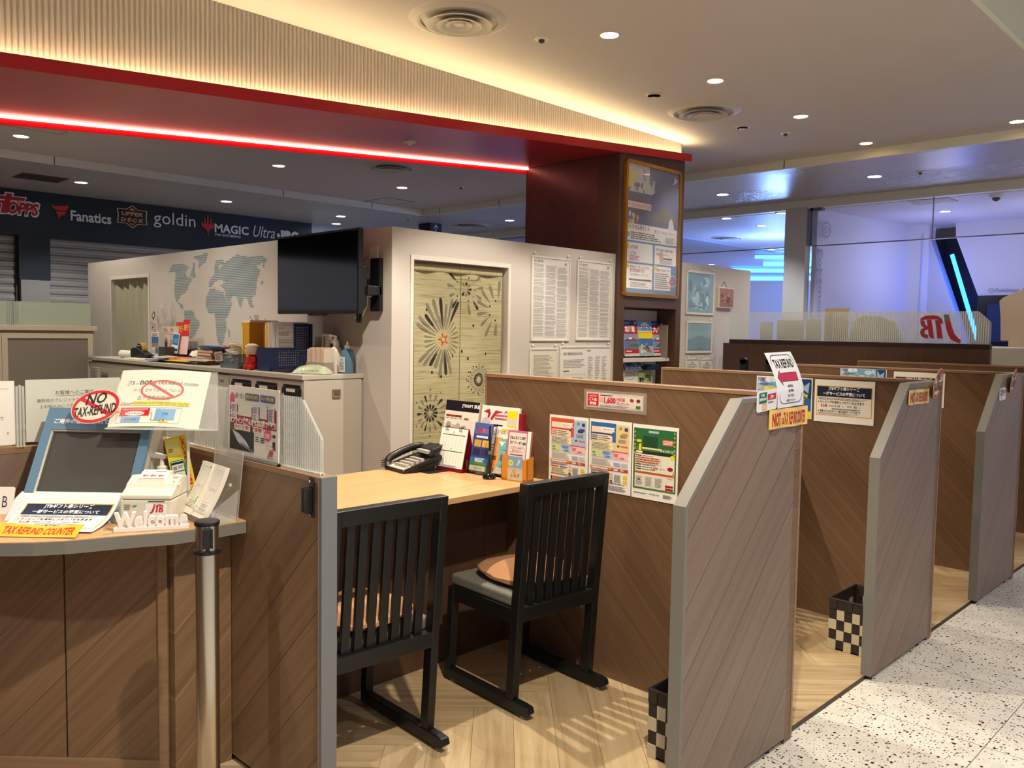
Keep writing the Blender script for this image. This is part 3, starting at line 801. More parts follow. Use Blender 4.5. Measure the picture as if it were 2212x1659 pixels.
# plastic bags hanging on the wall
t = thing('hanging_bag', 'crumpled clear plastic bag with red and black print hanging on the white wall', 'plastic bag', (-7.6, 3.29, 1.2))
bagm = mat('bag_film', 'd8d3ca', .25, alpha=.45)
def crumple(w, h, n, seed, k=.03):
    vs = []; rd = random.Random(seed)
    for j in range(n + 1):
        for i in range(n + 1):
            q = noise.noise((i * .6 + seed, j * .35, seed)) * k
            sh = 1 - .45 * (j / n) ** 3
            vs.append(((i / n - .5) * w * sh, -.012 - abs(q) * 2 - .02 * math.sin(PI * i / n), h * j / n))
    return vs, [(j * (n + 1) + i, j * (n + 1) + i + 1, (j + 1) * (n + 1) + i + 1, (j + 1) * (n + 1) + i) for j in range(n) for i in range(n)]
vs, fs = crumple(.34, .43, 14, 3); MB().add(vs, fs, bagm).build('film', t, smooth=True)
s = Sheet(); s.text('なもうと', 0, .0, .045, RED, rot=R(-65), bold=.02); s.text('ごもくに', -.05, .02, .04, INK, rot=R(-65), bold=.02); s.poly([(-.02, .08), (.03, .13), (.06, .09), (.02, .04)], INK); s.L = 2; s.poly([(-.005, .082), (.028, .112), (.045, .09), (.018, .06)], PAPERD)
s.put('print', (-.05, -.105, .25), EX, EZ, t)
MB().tube([(-.05, -.01, .43), (-.06, 0, .46)], .006, bagm).tube([(.09, -.01, .42), (.1, 0, .46)], .006, bagm).build('handle', t)
# gift boxes and leaflets in a black rack
t = on('leaflet_rack', 'long low black tray holding boxes and leaflets under the map', 'tray', -6.98, 3.16)
MB().box(-.33, -.03, 0, .17, .05, .10, BLACK).build('tray', t, .004)
b = MB()
for x in (-.05, .05, .12): b.cyl((x, -.031, .06), .005, .002, CHROME, 8, axis='y')
b.build('rivet', t)
s = Sheet(.33, .20, P('d4c4bb'), .09); s.rect(.0, .13, .33, .006, P('a86a70')); s.text('JTB', .16, .15, .03, RED, shear=.25, bold=.02); s.greek(.02, .145, .12, .045, 4, GREYI, 2)
s.poly([(.14, .01), (.25, .01), (.23, .09), (.17, .09)], P('b39a78')); s.ring(.2, .09, .025, .035, .006, P('9a8262')); s.rect(.02, .02, .09, .05, P('a85a58'))
tag(s.put('gift_box', (-7.33, 3.13, ZW + .09), EX, EZ), 'pale gift box with a picture of a beige bag, in the black tray', 'box')
s = Sheet(.16, .15, P('d9d4c8'), .05); s.rect(.01, .02, .14, .09, P('3a6aa0')); s.L = 2; s.rect(.01, .02, .14, .035, P('8d7f70')); s.greek(.02, .115, .12, .025, 2, GREYI, 4)
tag(s.put('gift_box', (-7.36, 3.05, ZW + .09), EX, EZ), 'small white gift box with a blue sea picture, in front of the bag picture box', 'box')
for x, w, h, c, lb in ((-7.06, .13, .27, 'c43a30', 'red leaflet with orange lettering standing in the black tray'), (-6.93, .13, .29, 'c02838', 'red topped pink leaflet standing at the right end of the black tray')):
    s = Sheet(w, h, P('e2c4c0'), .004); s.rect(0, h * .52, w, h * .48, P(c)); s.L = 2; s.text('旅行', .02, h * .68, .05, P('e8b04a'), bold=.02)
    tag(s.put('leaflet', (x, 3.11, ZW + .06), EX, (.0, .12, 1)), lb, 'leaflet')
s = Sheet(.12, .17, P('dfe3e4'), .004); s.rect(.005, .07, .11, .09, BLUE); s.L = 2; s.rect(.02, .085, .08, .04, P('5a93c8')); s.rect(.005, .02, .11, .02, NAVY)
tag(s.put('leaflet', (-7.06, 3.09, ZW + .07), (1, 0, -.06), (.06, .12, 1)), 'blue and white leaflet in front of the red ones in the black tray', 'leaflet')
s = Sheet(.13, .12, P('3b3f3a'), .08); s.rect(-.06, 0, .055, .11, P('cfd6dc')); s.rect(-.06, .06, .055, .05, P('4a6a8c'))
tag(s.put('small_box', (-7.05, 2.98, ZW), EX, EZ), 'small dark green box with a blue and white side, before the black tray', 'box')
rd = random.Random(11)
for k, (x, y, w, d, c, rz, lb) in enumerate(((-6.78, 3.02, .30, .10, 'e05a34', 4, 'orange and yellow handbill with red brush lettering on the worktop'), (-6.98, 2.95, .20, .14, '6c8fb8', -8, 'pale blue folder lying before the small dark box'),
        (-6.55, 2.96, .34, .15, 'e3cf3a', 6, 'yellow clear folder lying on the worktop'), (-6.5, 3.02, .26, .12, '9db98a', -4, 'green leaflet lying over the yellow folder'), (-6.22, 2.93, .28, .13, 'cfc6bc', 14, 'white sheet overhanging before the brown booklets'), (-6.8, 2.93, .22, .13, 'd8d0c2', -3, 'white envelope lying under the blue folder'))):
    s = Sheet(w, d, P(c), .006)
    if k == 0:
        s.rect(.0, .0, w, .05, P('f0c35a')); s.L = 2; s.text('さいとう', .08, .02, .06, RED, bold=.03)
    else: s.greek(.02, .02, w - .05, d - .05, 4, GREYI if k != 2 else P('b8a020'), k)
    o = s.put('sheet', (x - w / 2, y - d / 2, ZW + .008 + .007 * k), (math.cos(R(rz)), math.sin(R(rz)), 0), (-math.sin(R(rz)), math.cos(R(rz)), .05 if k else .35)); tag(o, lb, 'paper')
for k in range(5):
    o = MB().box(-.12, -.07, 0, .12, .07, .022, P('8a6a52')).box(-.118, -.072, .003, .118, -.069, .019, P('c9a68a')).build('booklet', loc=(-6.27 + rd.uniform(-.01, .01), 3.08 + rd.uniform(-.01, .01), ZW + .0225 * k))
    o.rotation_euler = (0, 0, R(rd.uniform(-4, 4)))
    tag(o, ('topmost', 'second', 'third', 'fourth', 'lowest')[4 - k] + ' brown booklet of the short stack left of the blue basket', 'booklet', 'brown booklets in a short stack')
for k, (c, lb) in enumerate((('3a5f96', 'blue dish shaped tray on the worktop behind the brown booklets'),)):
    t = on('blue_tray', lb, 'tray', -6.28, 3.1); t.location.z = ZW + .115
    MB().lathe([(.0, 0), (.16, .0), (.19, .028), (.18, .028), (.155, .008), (.0, .008)], P(c), n=28, sy=.55).build('dish', t, smooth=True)
    MB().lathe([(.0, .009), (.13, .009), (.12, .012), (0, .012)], P('c8d4e2'), n=20, sy=.5).build('liner', t)
for k, (dx, c, lb) in enumerate(((0, '2a2a2c', 'lower black folder lying behind the blue basket'), (.03, '6d6468', 'grey folder on top of the black folder behind the blue basket'), (-.04, 'b58a8c', 'dusty pink folder on top behind the blue basket'))):
    o = MB().box(-.22, -.09, 0, .22, .09, .02, P(c)).build('folder', loc=(-5.88 + dx, 3.17, ZW + .10 + .024 * k), bevel=.004); o.rotation_euler = (0, R(-4), R(3 * k)); tag(o, lb, 'folder')
o = MB().box(-.24, -.09, 0, .22, .09, .10, P('3c3a3c')).build('document_case', loc=(-5.86, 3.17, ZW), bevel=.005); tag(o, 'dark document case under the folders behind the blue basket', 'case')
# white and black soft toy, plain
t = on('soft_toy', 'small white and black soft toy slumped against the map wall', 'toy', -6.72, 3.17, R(20))
fur = mat('toy_white', 'd8d4cc', .9); furb = mat('toy_black', '262422', .9)
MB().lathe([(0, 0), (.06, .01), (.075, .05), (.05, .09), (0, .10)], fur, n=20).build('body', t, smooth=True)
MB().lathe([(0, 0), (.05, .015), (.055, .05), (.03, .085), (0, .09)], fur, c=(.11, 0, .03), n=18).build('head', t, smooth=True)
for sy in (-.035, .035): MB().lathe([(0, 0), (.02, .01), (.018, .03), (0, .035)], furb, c=(.12, sy, .105), n=12).build('ear', t, smooth=True)
for sy in (-.06, .06): MB().lathe([(0, 0), (.03, .015), (.028, .05), (0, .06)], furb, c=(-.02, sy, .0), n=12).build('paw', t, smooth=True)
t = on('open_basket', 'blue plastic basket full of clear wrapped sundries, with a paper tag', 'basket', -5.66, 2.98)
BB = mat('basket_blue', '66788c', .4, alpha=.8)
q = [(-.13, -.08), (.13, -.08), (.13, .08), (-.13, .08)]; k = 1.25
MB().hexa([(x, y, 0) for x, y in q], [(x, y, .005) for x, y in q], BB).build('base', t)
b = MB()
for i in range(4):
    (x0, y0), (x1, y1) = q[i], q[(i + 1) % 4]
    b.add([(x0, y0, 0), (x1, y1, 0), (x1 * k, y1 * k, .10), (x0 * k, y0 * k, .10)], [(0, 1, 2, 3)], BB)
b.tube([(x * k, y * k, .10) for x, y in q], .005, BB, 6, True); b.build('wall', t)
vs, fs = crumple(.3, .13, 12, 8, .12)
MB().add([(x, y + .05, z + .05) for x, y, z in vs], fs, mat('wrap_film', 'd6cdbb', .2, alpha=.7)).build('wrappers', t, smooth=False)
b = MB()
for i in range(9): b.lathe([(0, 0), (.03, .01), (.035, .03), (0, .045)], P(('b3945a', 'd9d2c4', '8c7a58', 'cfc3a0')[i % 4]), c=(rd.uniform(-.1, .1), rd.uniform(-.05, .05), .03 + .015 * (i % 4)), n=8)
b.build('sundries', t)
s = Sheet(.10, .07, P('c9ada2')); s.greek(.01, .01, .08, .05, 4, GREYI, 9); s.put('paper_tag', (-.16, -.105, .04), (1, .1, .1), (-.1, -.1, 1), t)
# yellow binder, file box with folders
t = on('file_binder', 'tall mustard yellow binder standing left of the navy file box', 'binder', -5.50, 3.07)
MB().box(-.055, -.13, 0, .055, .13, .33, P('c89a2a')).build('cover', t, .004); MB().box(-.05, -.132, .05, -.03, -.13, .3, P('e0c84a')).box(-.01, -.132, .08, .01, -.13, .085, INK).build('spine_label', t)
b = MB().box(-.05, -.12, .33, .05, .10, .345, PAPERD).build('papers', t)
t = on('file_box', 'navy perforated file box cut away at the front, holding folders', 'file box', -5.27, 3.075, R(90))
NV = mat('navy_mesh', '1c2850', .45)
def perforated(b, x0, x1, z0, z1, y, nx, nz, hole=.55):
    sx, sz = (x1 - x0) / nx, (z1 - z0) / nz
    for i in range(nx):
        for j in range(nz):
            a, c = x0 + i * sx, z0 + j * sz; m, n2 = sx * (1 - hole) / 2, sz * (1 - hole) / 2
            o = [(a, y, c), (a + sx, y, c), (a + sx, y, c + sz), (a, y, c + sz)]; q = [(a + m, y, c + n2), (a + sx - m, y, c + n2), (a + sx - m, y, c + sz - n2), (a + m, y, c + sz - n2)]
            b.add(o + q, [(0, 1, 5, 4), (1, 2, 6, 5), (2, 3, 7, 6), (3, 0, 4, 7)], NV)
b = MB(); w_ = .155; perforated(b, -.10, .15, .03, .15, -.155, 14, 7); b.box(-.17, -.157, 0, -.10, -.153, .16, NV).box(-.10, -.157, 0, .165, -.153, .03, NV).box(-.10, -.157, .15, .02, -.153, .16, NV)
perforated(b, .035, .15, .15, .305, -.155, 7, 9); b.box(.02, -.157, .15, .035, -.153, .325, NV).box(.15, -.157, .03, .165, -.153, .325, NV).box(.035, -.157, .305, .15, -.153, .325, NV)
b.build('side_panel', t)
MB().box(-.17, .0, 0, .165, .004, .16, NV).box(.02, .0, .16, .165, .004, .325, NV).box(.161, -.153, 0, .165, .0, .325, NV).box(-.17, -.153, 0, -.166, .0, .16, NV).box(-.166, -.153, 0, .161, .0, .004, NV).build('shell', t)
for i, (x, c, h) in enumerate(((-5.255, 'b8503a', .31), (-5.235, 'e4dcb0', .325), (-5.215, 'd9c92e', .33), (-5.195, 'e8e0c8', .33), (-5.175, 'd8c4bc', .325), (-5.155, 'd9d4cc', .335))):
    o = MB().box(0, -.14, .006, .014, .14, h, P(c)).build('file_folder', loc=(x, 3.085, ZW)); tag(o, ('red', 'ivory', 'yellow', 'cream', 'pink', 'pale grey')[i] + ' document folder standing in the navy file box', 'folder', 'document folders in the navy file box')
s = Sheet(.17, .29, P('c9c4ba'), .008); s.greek(.02, .14, .13, .06, 6, GREYI, 5); s.text('申込書', .02, .265, .012, INK); s.frame(.02, .13, .12, .08, .002, GREYI); s.greek(.02, .22, .1, .03, 3, GREYI, 8)
tag(s.put('document_sleeve', (-5.128, 2.965, ZW + .02), (0, 1, 0), EZ), 'printed form in a clear sleeve at the side of the navy file box', 'document')
b = MB().box(-.14, -.05, 0, .14, .05, .018, BLACK).build('black_tray', loc=(-5.05, 2.965, ZW), bevel=.004); tag(b, 'flat black tray lying before the navy file box', 'tray')
# plain red doll
t = on('doll', 'small red doll with a round cream head standing before the navy file box', 'toy', -5.36, 2.915)
rm = mat('doll_red', 'b81a22', .8); hm = mat('doll_cream', 'd9c2a8', .8)
MB().lathe([(0, .0), (.035, .01), (.042, .05), (.036, .09), (.015, .105)], rm, n=20).build('body', t, smooth=True)
MB().lathe([(0, .095), (.045, .11), (.056, .14), (.05, .17), (.02, .182), (0, .183)], hm, n=24, sy=.85).build('head', t, smooth=True)
for sx in (-.03, .03): MB().lathe([(0, 0), (.02, .01), (.018, .03), (0, .04)], rm, c=(sx, -.03, .0), n=12).build('leg', t, smooth=True); MB().lathe([(0, 0), (.014, .01), (.013, .035), (0, .045)], rm, c=(sx * 1.45, -.01, .05), n=10).build('arm', t, smooth=True)
b = MB()
for sx in (-.015, .01): b.cyl((sx - .006, -.0475, .15), .004, .002, P('8a3a34'), 8, axis='y')
b.build('face_marks', t)
# envelopes
t = on('envelope_box', 'low box tightly packed with pale pink and cream envelopes', 'box', -4.87, 3.17)
MB().box(-.1, -.07, 0, .115, .08, .07, P('a8948a')).build('box', t)
b = MB()
for i in range(11): b.box(-.095 + i * .019, -.066, .02, -.079 + i * .019, .07, .155 + .006 * ((i * 7) % 3), P(('d9bfae', 'd8cbb8', 'cfae9c')[i % 3]))
b.build('envelope', t)
s = Sheet(.12, .13, P('b8b2a6')); s.rect(.01, .03, .03, .08, P('6a5a4a')); s.greek(.05, .02, .06, .1, 6, GREYI, 2)
tag(s.put('photo_card', (-4.99, 3.24, ZW + .13), EX, EZ), 'grey photo card standing behind the envelopes', 'card')
def bottle(x, y, label, prof, m, cap, lab=None, h=0, nm='pump_bottle'):
    t = thing(nm, label, 'bottle', (x, y, ZW)); MB().lathe(prof, m, n=24).build('bottle', t, smooth=True)
    MB().lathe(cap, WHITE_P, n=18).build('collar', t, smooth=True)
    if lab: MB().lathe([(lab[0], lab[1]), (lab[0], lab[2])], P('d9d9d4'), n=24).build('label', t)
    return t
WB = mat('bottle_white', 'd8d2c8', .35); BLB = mat('bottle_blue', '5c83a0', .2, alpha=.85)
t = bottle(-4.78, 3.21, 'white pump bottle with long spout behind the envelopes', [(0, 0), (.038, 0), (.04, .01), (.04, .13), (.03, .165), (.014, .18)], WB, [(.018, .178), (.018, .205), (.006, .21), (.005, .245), (.001, .246)])
MB().tube([(0, 0, .243), (-.075, 0, .247), (-.082, 0, .225)], .005, WHITE_P).build('spout', t)
s = Sheet(.05, .08, P('cfccc6')); s.greek(.004, .004, .042, .07, 8, INK, 8); s.put('label', (-.02, -.041, .03), EX, EZ, t)
t = bottle(-4.665, 3.22, 'blue sanitizer bottle at the right end of the worktop', [(0, 0), (.04, 0), (.042, .01), (.042, .12), (.034, .15), (.014, .165)], BLB, [(.017, .163), (.017, .185), (.007, .19), (.006, .21), (.001, .211)])
s = Sheet(.07, .10, P('d4d8d8')); s.greek(.006, .01, .058, .06, 6, GREYI, 4); s.text('消毒', .02, .075, .012, INK); s.put('label', (-.035, -.043, .01), EX, EZ, t)
t = bottle(-4.86, 3.26, 'small white spray bottle with navy label behind the envelopes', [(0, 0), (.03, 0), (.03, .19), (.02, .22), (.01, .225)], WB, [(.012, .224), (.012, .245), (.001, .246)], nm='spray_bottle')
MB().box(-.022, -.031, .165, .022, -.0295, .195, NAVY).build('label', t)
t = on('wipes_pack', 'soft pale green pack of wipes lying at the worktop corner', 'packet', -4.73, 3.0, R(28))
vs = []; n = 12
for j in range(9):
    for i in range(n + 1):
        u, v = i / n, j / 8; e = math.sin(PI * u) ** .35 * math.sin(PI * v) ** .4
        vs.append(((u - .5) * .25, (v - .5) * .11, .004 + .055 * e + .006 * noise.noise((i * .9, j * .9, 2))))
fs = [(j * (n + 1) + i, j * (n + 1) + i + 1, (j + 1) * (n + 1) + i + 1, (j + 1) * (n + 1) + i) for j in range(8) for i in range(n)]
wp = MB().add(vs, fs, mat('pack_film', 'a9b598', .3)).box(-.12, -.05, 0, .12, .05, .005, mat('pack_film')).build('film', t, smooth=True)
s = Sheet(); s.text('Wet Towel Single Use', 0, 0, .009, P('3c4a38'), w=.14); s.put('print', (-.07, -.053, .022), EX, (0, .35, 1), t)

# ------------------------------------------------------------------ world map printed on the wall
MAPP = [[(-7.49,1.99),(-7.28,1.99),(-7.15,1.96),(-7.21,1.93),(-7.23,1.9),(-7.19,1.87),(-7.09,1.86),(-7.11,1.84),(-7.16,1.81),(-7.19,1.77),(-7.23,1.74),(-7.3,1.72),(-7.35,1.71),(-7.36,1.68),(-7.41,1.66),(-7.37,1.65),(-7.29,1.64),(-7.27,1.59),(-7.32,1.6),(-7.38,1.64),(-7.43,1.67),(-7.45,1.71),(-7.47,1.78),(-7.44,1.86),(-7.44,1.92),(-7.48,1.93),(-7.55,1.92),(-7.56,1.94),(-7.51,1.98)],[(-7.23,1.59),(-7.13,1.59),(-7.07,1.56),(-7.05,1.52),(-6.97,1.49),(-6.97,1.45),(-7.01,1.41),(-7.04,1.38),(-7.14,1.34),(-7.22,1.34),(-7.24,1.39),(-7.26,1.5),(-7.27,1.57)],[(-7.05,2.05),(-6.81,2.06),(-6.82,2.02),(-6.84,1.99),(-6.94,1.96),(-6.97,1.93),(-6.98,1.97),(-6.96,2.0),(-7.07,2.03)],[(-7.08,2.0),(-7.03,1.97),(-7.06,1.93),(-7.03,1.88),(-7.04,1.85),(-7.15,1.88),(-7.12,1.92),(-7.09,1.96)],[(-6.66,1.99),(-6.54,1.99),(-6.54,1.96),(-6.63,1.94),(-6.62,1.91),(-6.51,1.97),(-6.39,2.0),(-6.27,2.03),(-6.25,2.01),(-6.14,2.0),(-5.9,1.99),(-5.85,1.97),(-5.84,1.95),(-5.96,1.93),(-6.0,1.92),(-5.94,1.88),(-5.96,1.84),(-5.99,1.81),(-6.0,1.76),(-6.01,1.7),(-6.08,1.67),(-6.07,1.64),(-6.04,1.6),(-6.1,1.6),(-6.13,1.64),(-6.16,1.68),(-6.2,1.68),(-6.22,1.64),(-6.25,1.59),(-6.28,1.63),(-6.31,1.68),(-6.38,1.7),(-6.41,1.66),(-6.46,1.63),(-6.5,1.69),(-6.52,1.75),(-6.6,1.78),(-6.51,1.81),(-6.56,1.83),(-6.68,1.82),(-6.74,1.78),(-6.8,1.78),(-6.8,1.8),(-6.75,1.85),(-6.69,1.88),(-6.7,1.94)],[(-6.78,1.76),(-6.68,1.77),(-6.67,1.75),(-6.54,1.73),(-6.51,1.69),(-6.48,1.63),(-6.38,1.65),(-6.42,1.59),(-6.45,1.54),(-6.5,1.51),(-6.49,1.42),(-6.52,1.38),(-6.53,1.34),(-6.58,1.29),(-6.64,1.31),(-6.66,1.37),(-6.67,1.43),(-6.68,1.5),(-6.7,1.55),(-6.81,1.56),(-6.85,1.62),(-6.85,1.67),(-6.82,1.72)],[(-6.46,1.43),(-6.43,1.42),(-6.44,1.36),(-6.47,1.36)],[(-6.12,1.56),(-6.1,1.54),(-6.07,1.5),(-6.05,1.47),(-6.08,1.5),(-6.12,1.53)],[(-6.04,1.55),(-5.97,1.54),(-5.96,1.5),(-6.04,1.51)],[(-5.92,1.81),(-5.9,1.8),(-5.9,1.77),(-6.0,1.77),(-5.94,1.78)],[(-5.88,1.52),(-5.85,1.52),(-5.85,1.5),(-5.89,1.5)],[(-5.9,1.94),(-5.88,1.94),(-5.88,1.88),(-5.91,1.92)]]
def inside(x, z, pl):
    c = False
    for i in range(len(pl)):
        (x0, z0), (x1, z1) = pl[i - 1], pl[i]
        if (z0 > z) != (z1 > z) and x < (x1 - x0) * (z - z0) / (z1 - z0) + x0: c = not c
    return c
b = MB(); mm = P('7d9aa6'); z = 2.07; vs = []; fs = []
while z > 1.25:
    x = -7.6
    while x < -5.8:
        if any(inside(x, z, pl) for pl in MAPP):
            k = len(vs); vs += [(x - .0062, 0, z - .0036), (x + .0062, 0, z - .0036), (x + .0062, 0, z + .0036), (x - .0062, 0, z + .0036)]; fs.append((k, k + 1, k + 2, k + 3))
        x += .0145
    z -= .0137
b.add(vs, fs, mm); tag(b.build('world_map', loc=(0, YC - .002, 0)), 'dotted grey blue world map printed on the white wall', 'wall map')

# ------------------------------------------------------------------ television on a wall arm
t = thing('television', 'black flat television on a wall arm above the navy file box', 'television', (-4.855, 3.1, 1.54))
MB().box(-.485, 0, 0, .485, .035, .535, BLACK).box(-.3, .035, .1, .3, .08, .42, BLACK).build('casing', t, .004)
MB().box(-.472, -.002, .02, .472, .001, .52, BLACK_G).build('screen', t)
MB().prism([(-.1, 0), (.1, 0), (.08, -.012), (-.08, -.012)], .0, .03, BLACK, 'xz').build('lower_lip', t)
MB().box(.30, .036, .05, .45, .09, .30, BLACK).box(.36, .08, .12, .47, .19, .18, BLACK).box(.37, .17, .02, .47, .2, .36, BLACK).build('wall_arm', t, .004)
b = MB()
for i in range(3): b.tube([(.40 + i * .025, .05, .01), (.41 + i * .02, .04, -.05), (.44 - i * .01, .05, -.055), (.43, .06, .02)], .006, BLACK, 6)
b.build('cable_bundle', t)
t = thing('wall_socket', 'grey wall socket plate with white adapter and cable right of the television', 'socket', (-4.48, 3.3, 1.64))
MB().box(-.045, -.012, .0, .045, 0, .16, mat('socket_grey', '8c857c', .5)).build('plate', t, .003)
MB().box(-.045, -.055, .01, .015, -.012, .08, WHITE_P).box(-.02, -.05, .08, .0, -.03, .13, BLACK).build('adapter', t, .004)
MB().tube([(-.015, -.04, .01), (-.02, -.045, -.05), (-.06, -.05, -.11), (-.13, -.06, -.12)], .005, WHITE_P).build('cable', t)
t = thing('blank_plate', 'tall pale blank cover plate above the wall socket', 'cover plate', (-4.48, 3.3, 1.83))
MB().box(-.045, -.008, 0, .045, 0, .15, FRW).build('plate', t, .002); MB().tube([(-.05, -.02, .08), (-.08, -.03, .05), (-.1, -.05, .0)], .004, P('9a6a60')).build('cord', t)

# ------------------------------------------------------------------ door curtains
def wave(k, w, n=6.0, fl=0):
    return lambda x, y, z: (x * (1 + fl * (1 - y / 1.5)), y, z + k * math.sin(n * 2 * PI * x / w + y * 1.3) * (1.15 - .45 * y / 1.5))
def linen():
    t = NT('linen_khaki', .85)
    vec, c = t.xyz()
    n1 = t.noise(t.comb(t.math('MULTIPLY', c['x'], 3.0), t.math('MULTIPLY', c['y'], 120.0)), 1, 3, .7)
    t.l(t.ramp(n1, ((.32, '6f6a4c'), (.45, 'a39c78'), (.7, 'b3ac88'))), t.b.inputs['Base Color'])
    return t.m
LIN = linen(); PD_ = P('2a2624', .8); PG = P('77725f', .8); PR = P('b0402c', .8); PO = P('c98a3a', .8)
def petal(s, cx, cy, a, r0, r1, w, mt):
    c, q = math.cos(a), math.sin(a); pts = []
    for u, v in ((0, 0), (.35, .25), (.7, .42), (.88, .45), (.97, .3), (1, 0), (.97, -.3), (.88, -.45), (.7, -.42), (.35, -.25)):
        x, y = r0 + (r1 - r0) * u, v * w; pts.append((cx + x * c - y * q, cy + x * q + y * c))
    s.poly(pts, mt)
def burst(s, cx, cy, n, r0, r1, w, mts, ph=0, jit=0, rd=random.Random(2), span=(0, 2 * PI)):
    for i in range(n):
        a = span[0] + (span[1] - span[0]) * i / n + ph
        petal(s, cx, cy, a, r0, r1 * (1 + jit * rd.uniform(-1, 1)), w, mts[i % len(mts)])
t = thing('door_curtain', 'khaki linen doorway curtain printed with dark firework bursts', 'curtain', (-4.345, 3.486, .30))
W, H = .86, 1.565
f1 = wave(.012, .86, 3)
CB = []
for x0, w in ((.03, .42), (.455, .385)):
    s = Sheet(w, H, LIN, .002, f1, (30, 12)); s.fn = (lambda a: lambda x, y, z: (x + a, y, f1(x + a, y, z)[2]))(x0)
    sh = -x0
    s.L = 3
    def B(cx, cy, *a, **k):
        # only the part of a burst on this panel
        q = Sheet(); q.L = 3; burst(q, cx + sh, cy, *a, **k)
        for f, mi in zip(q.f, q.mi):
            pts = [q.v[i] for i in f]
            if all(.004 < p[0] < w - .004 and .01 < p[1] < H - .01 for p in pts): s.add([(p[0], p[1], 3 * LAY) for p in pts], [tuple(range(len(pts)))], q.mats[mi])
    B(.285, 1.083, 30, .06, .27, .030, (PG, PG, PD_), 0, .25); B(.285, 1.083, 26, .05, .16, .014, (PG,), .1); B(.285, 1.083, 10, .012, .045, .016, (PO, PR)); B(.285, 1.083, 8, .012, .025, .01, (PD_,), .2)
    B(.49, 1.43, 13, .09, .17, .026, (PG, PG, PD_), .1, .1); B(.49, 1.43, 9, .015, .05, .02, (PD_, PG)); B(.49, 1.43, 10, .075, .088, .014, (PD_, PG))
    B(.80, 1.29, 14, .08, .2, .030, (PG,), .15, .12); B(.80, 1.29, 7, .062, .078, .018, (PD_,))
    B(.62, .80, 22, .02, .05, .012, (PD_,)); B(.62, .80, 26, .055, .082, .010, (PG,)); B(.62, .80, 12, .1, .112, .012, (PD_,)); B(.62, .80, 18, .085, .10, .014, (PG, PD_), .1)
    B(.19, .585, 12, .015, .06, .02, (PD_,)); B(.19, .585, 16, .07, .13, .020, (PG, PG, PD_)); B(.19, .585, 12, .15, .162, .014, (PG, PD_))
    B(.66, .40, 12, .02, .1, .02, (PG, PD_)); B(.40, .18, 18, .03, .16, .02, (PG, PD_))
    for cx, cy in ((.15, 1.28), (.2, .86), (.31, .86), (.27, .83), (.52, .95), (.38, .97), (.7, .98), (.55, .62), (.36, 1.32), (.56, 1.18), (.47, 1.0), (.12, .3), (.75, .6)):
        if .01 < cx + sh < w - .01: s.ell(cx + sh, cy, .008, .011, PD_, 12)
    s.put('curtain_panel', (0, 0, 0), EY, EZ, t)
MB().cyl((0, -.005, H + .005), .011, .86, mat('curtain_rod', '8f86a8', .3, .4), 14, axis='y').build('rod', t, smooth=True)
MB().box(-.014, .02, H - .03, .014, .845, H + .016, LIN).build('rod_sleeve', t, .01)
tag(MB().box(-5.32, 3.42, 0, -4.95, 4.4, 1.7, mat('locker_blue', 'aebfc2', .5)).build('locker', bevel=.004), 'pale blue locker seen in the gap left of the firework curtain', 'locker')
s = Sheet(.905, 1.2, mat('curtain_pale_green', 'a4a48e', .85), .003, lambda x, y, z: (x, y, z + .012 * math.sin(x * 38) + .008 * math.sin(x * 17 + 1)), (60, 4))
s.L = 2; tag(s.put('plain_curtain', (-8.92, YC + .05, .70), EX, EZ), 'plain pale green curtain in the doorway left of the map', 'curtain')
# ------------------------------------------------------------------ framed notices on the white wall
def framed(y0, y1, z0, z1, label, fill, cat='notice', grp=None, fr=FRW, sheet='d9d6cf', t=.014, x=XC):
    o = thing('framed_notice', label, cat, (x, y0, z0), 0, grp); w, h = y1 - y0, z1 - z0; e = t
    MB().box(.0, 0, 0, .012, w, e, fr).box(0, 0, h - e, .012, w, h, fr).box(0, 0, e, .012, e, h - e, fr).box(0, w - e, e, .012, w, h - e, fr).build('frame', o, .002)
    s = Sheet(w - 2 * e, h - 2 * e, P(sheet), .004); s.L = 2; fill(s, s.w, s.h)
    s.put('sheet', (.006, e, e), EY, EZ, o)
    gl = mat('acrylic_cover', 'ffffff', .06, alpha=.10)
    MB().box(.0085, e, e, .0095, w - e, h - e, gl).build('cover', o)
    for yy in (.03, w - .03): MB().lathe([(0, 0), (.008, .002), (.008, .012), (0, .016)], WHITE_P, n=10, M=Matrix.Translation((.004, yy, h + .02)) @ Matrix.Rotation(R(90), 4, 'Y')).build('hook_pin', o)
    return o
def legal(seed, title):
    def f(s, w, h):
        s.text(title, .03 * w, h * .945, .018, INK, bold=.01); s.jtb(w * .86, h * .935, .03, INK, INK)
        rd = random.Random(seed)
        for c in range(3):
            y = h * (.93 - .012 * c)
            while y > h * .03:
                hh = min(h * rd.uniform(.03, .09), y - h * .02); s.greek(w * (.03 + .32 * c), y - hh, w * .30, hh, max(2, int(hh / .0075)), P('84827e'), rd.random(), .55, .2); y -= hh + h * .008
    return f
G1 = 'framed terms notices on the white wall'
framed(4.59, 5.03, 1.375, 2.01, 'tall framed sheet of dense print, left of the upper pair on the white wall', legal(3, '旅行業約款'), grp=G1)
framed(5.113, 5.56, 1.38, 2.015, 'tall framed sheet of dense print, right of the upper pair beside the dark pillar', legal(8, '旅行業約款'), grp=G1)
def cream(s, w, h): s.ring(.05, h - .06, .025, .025, .004, P('c9b890')); s.greek(.03, .02, w - .06, h - .06, 34, P('6f6a58'), 5, .5, .35)
framed(4.585, 4.9, .90, 1.322, 'cream framed sheet of print below the left tall notice, above the partition', cream, grp=G1, sheet='d3ccb4')
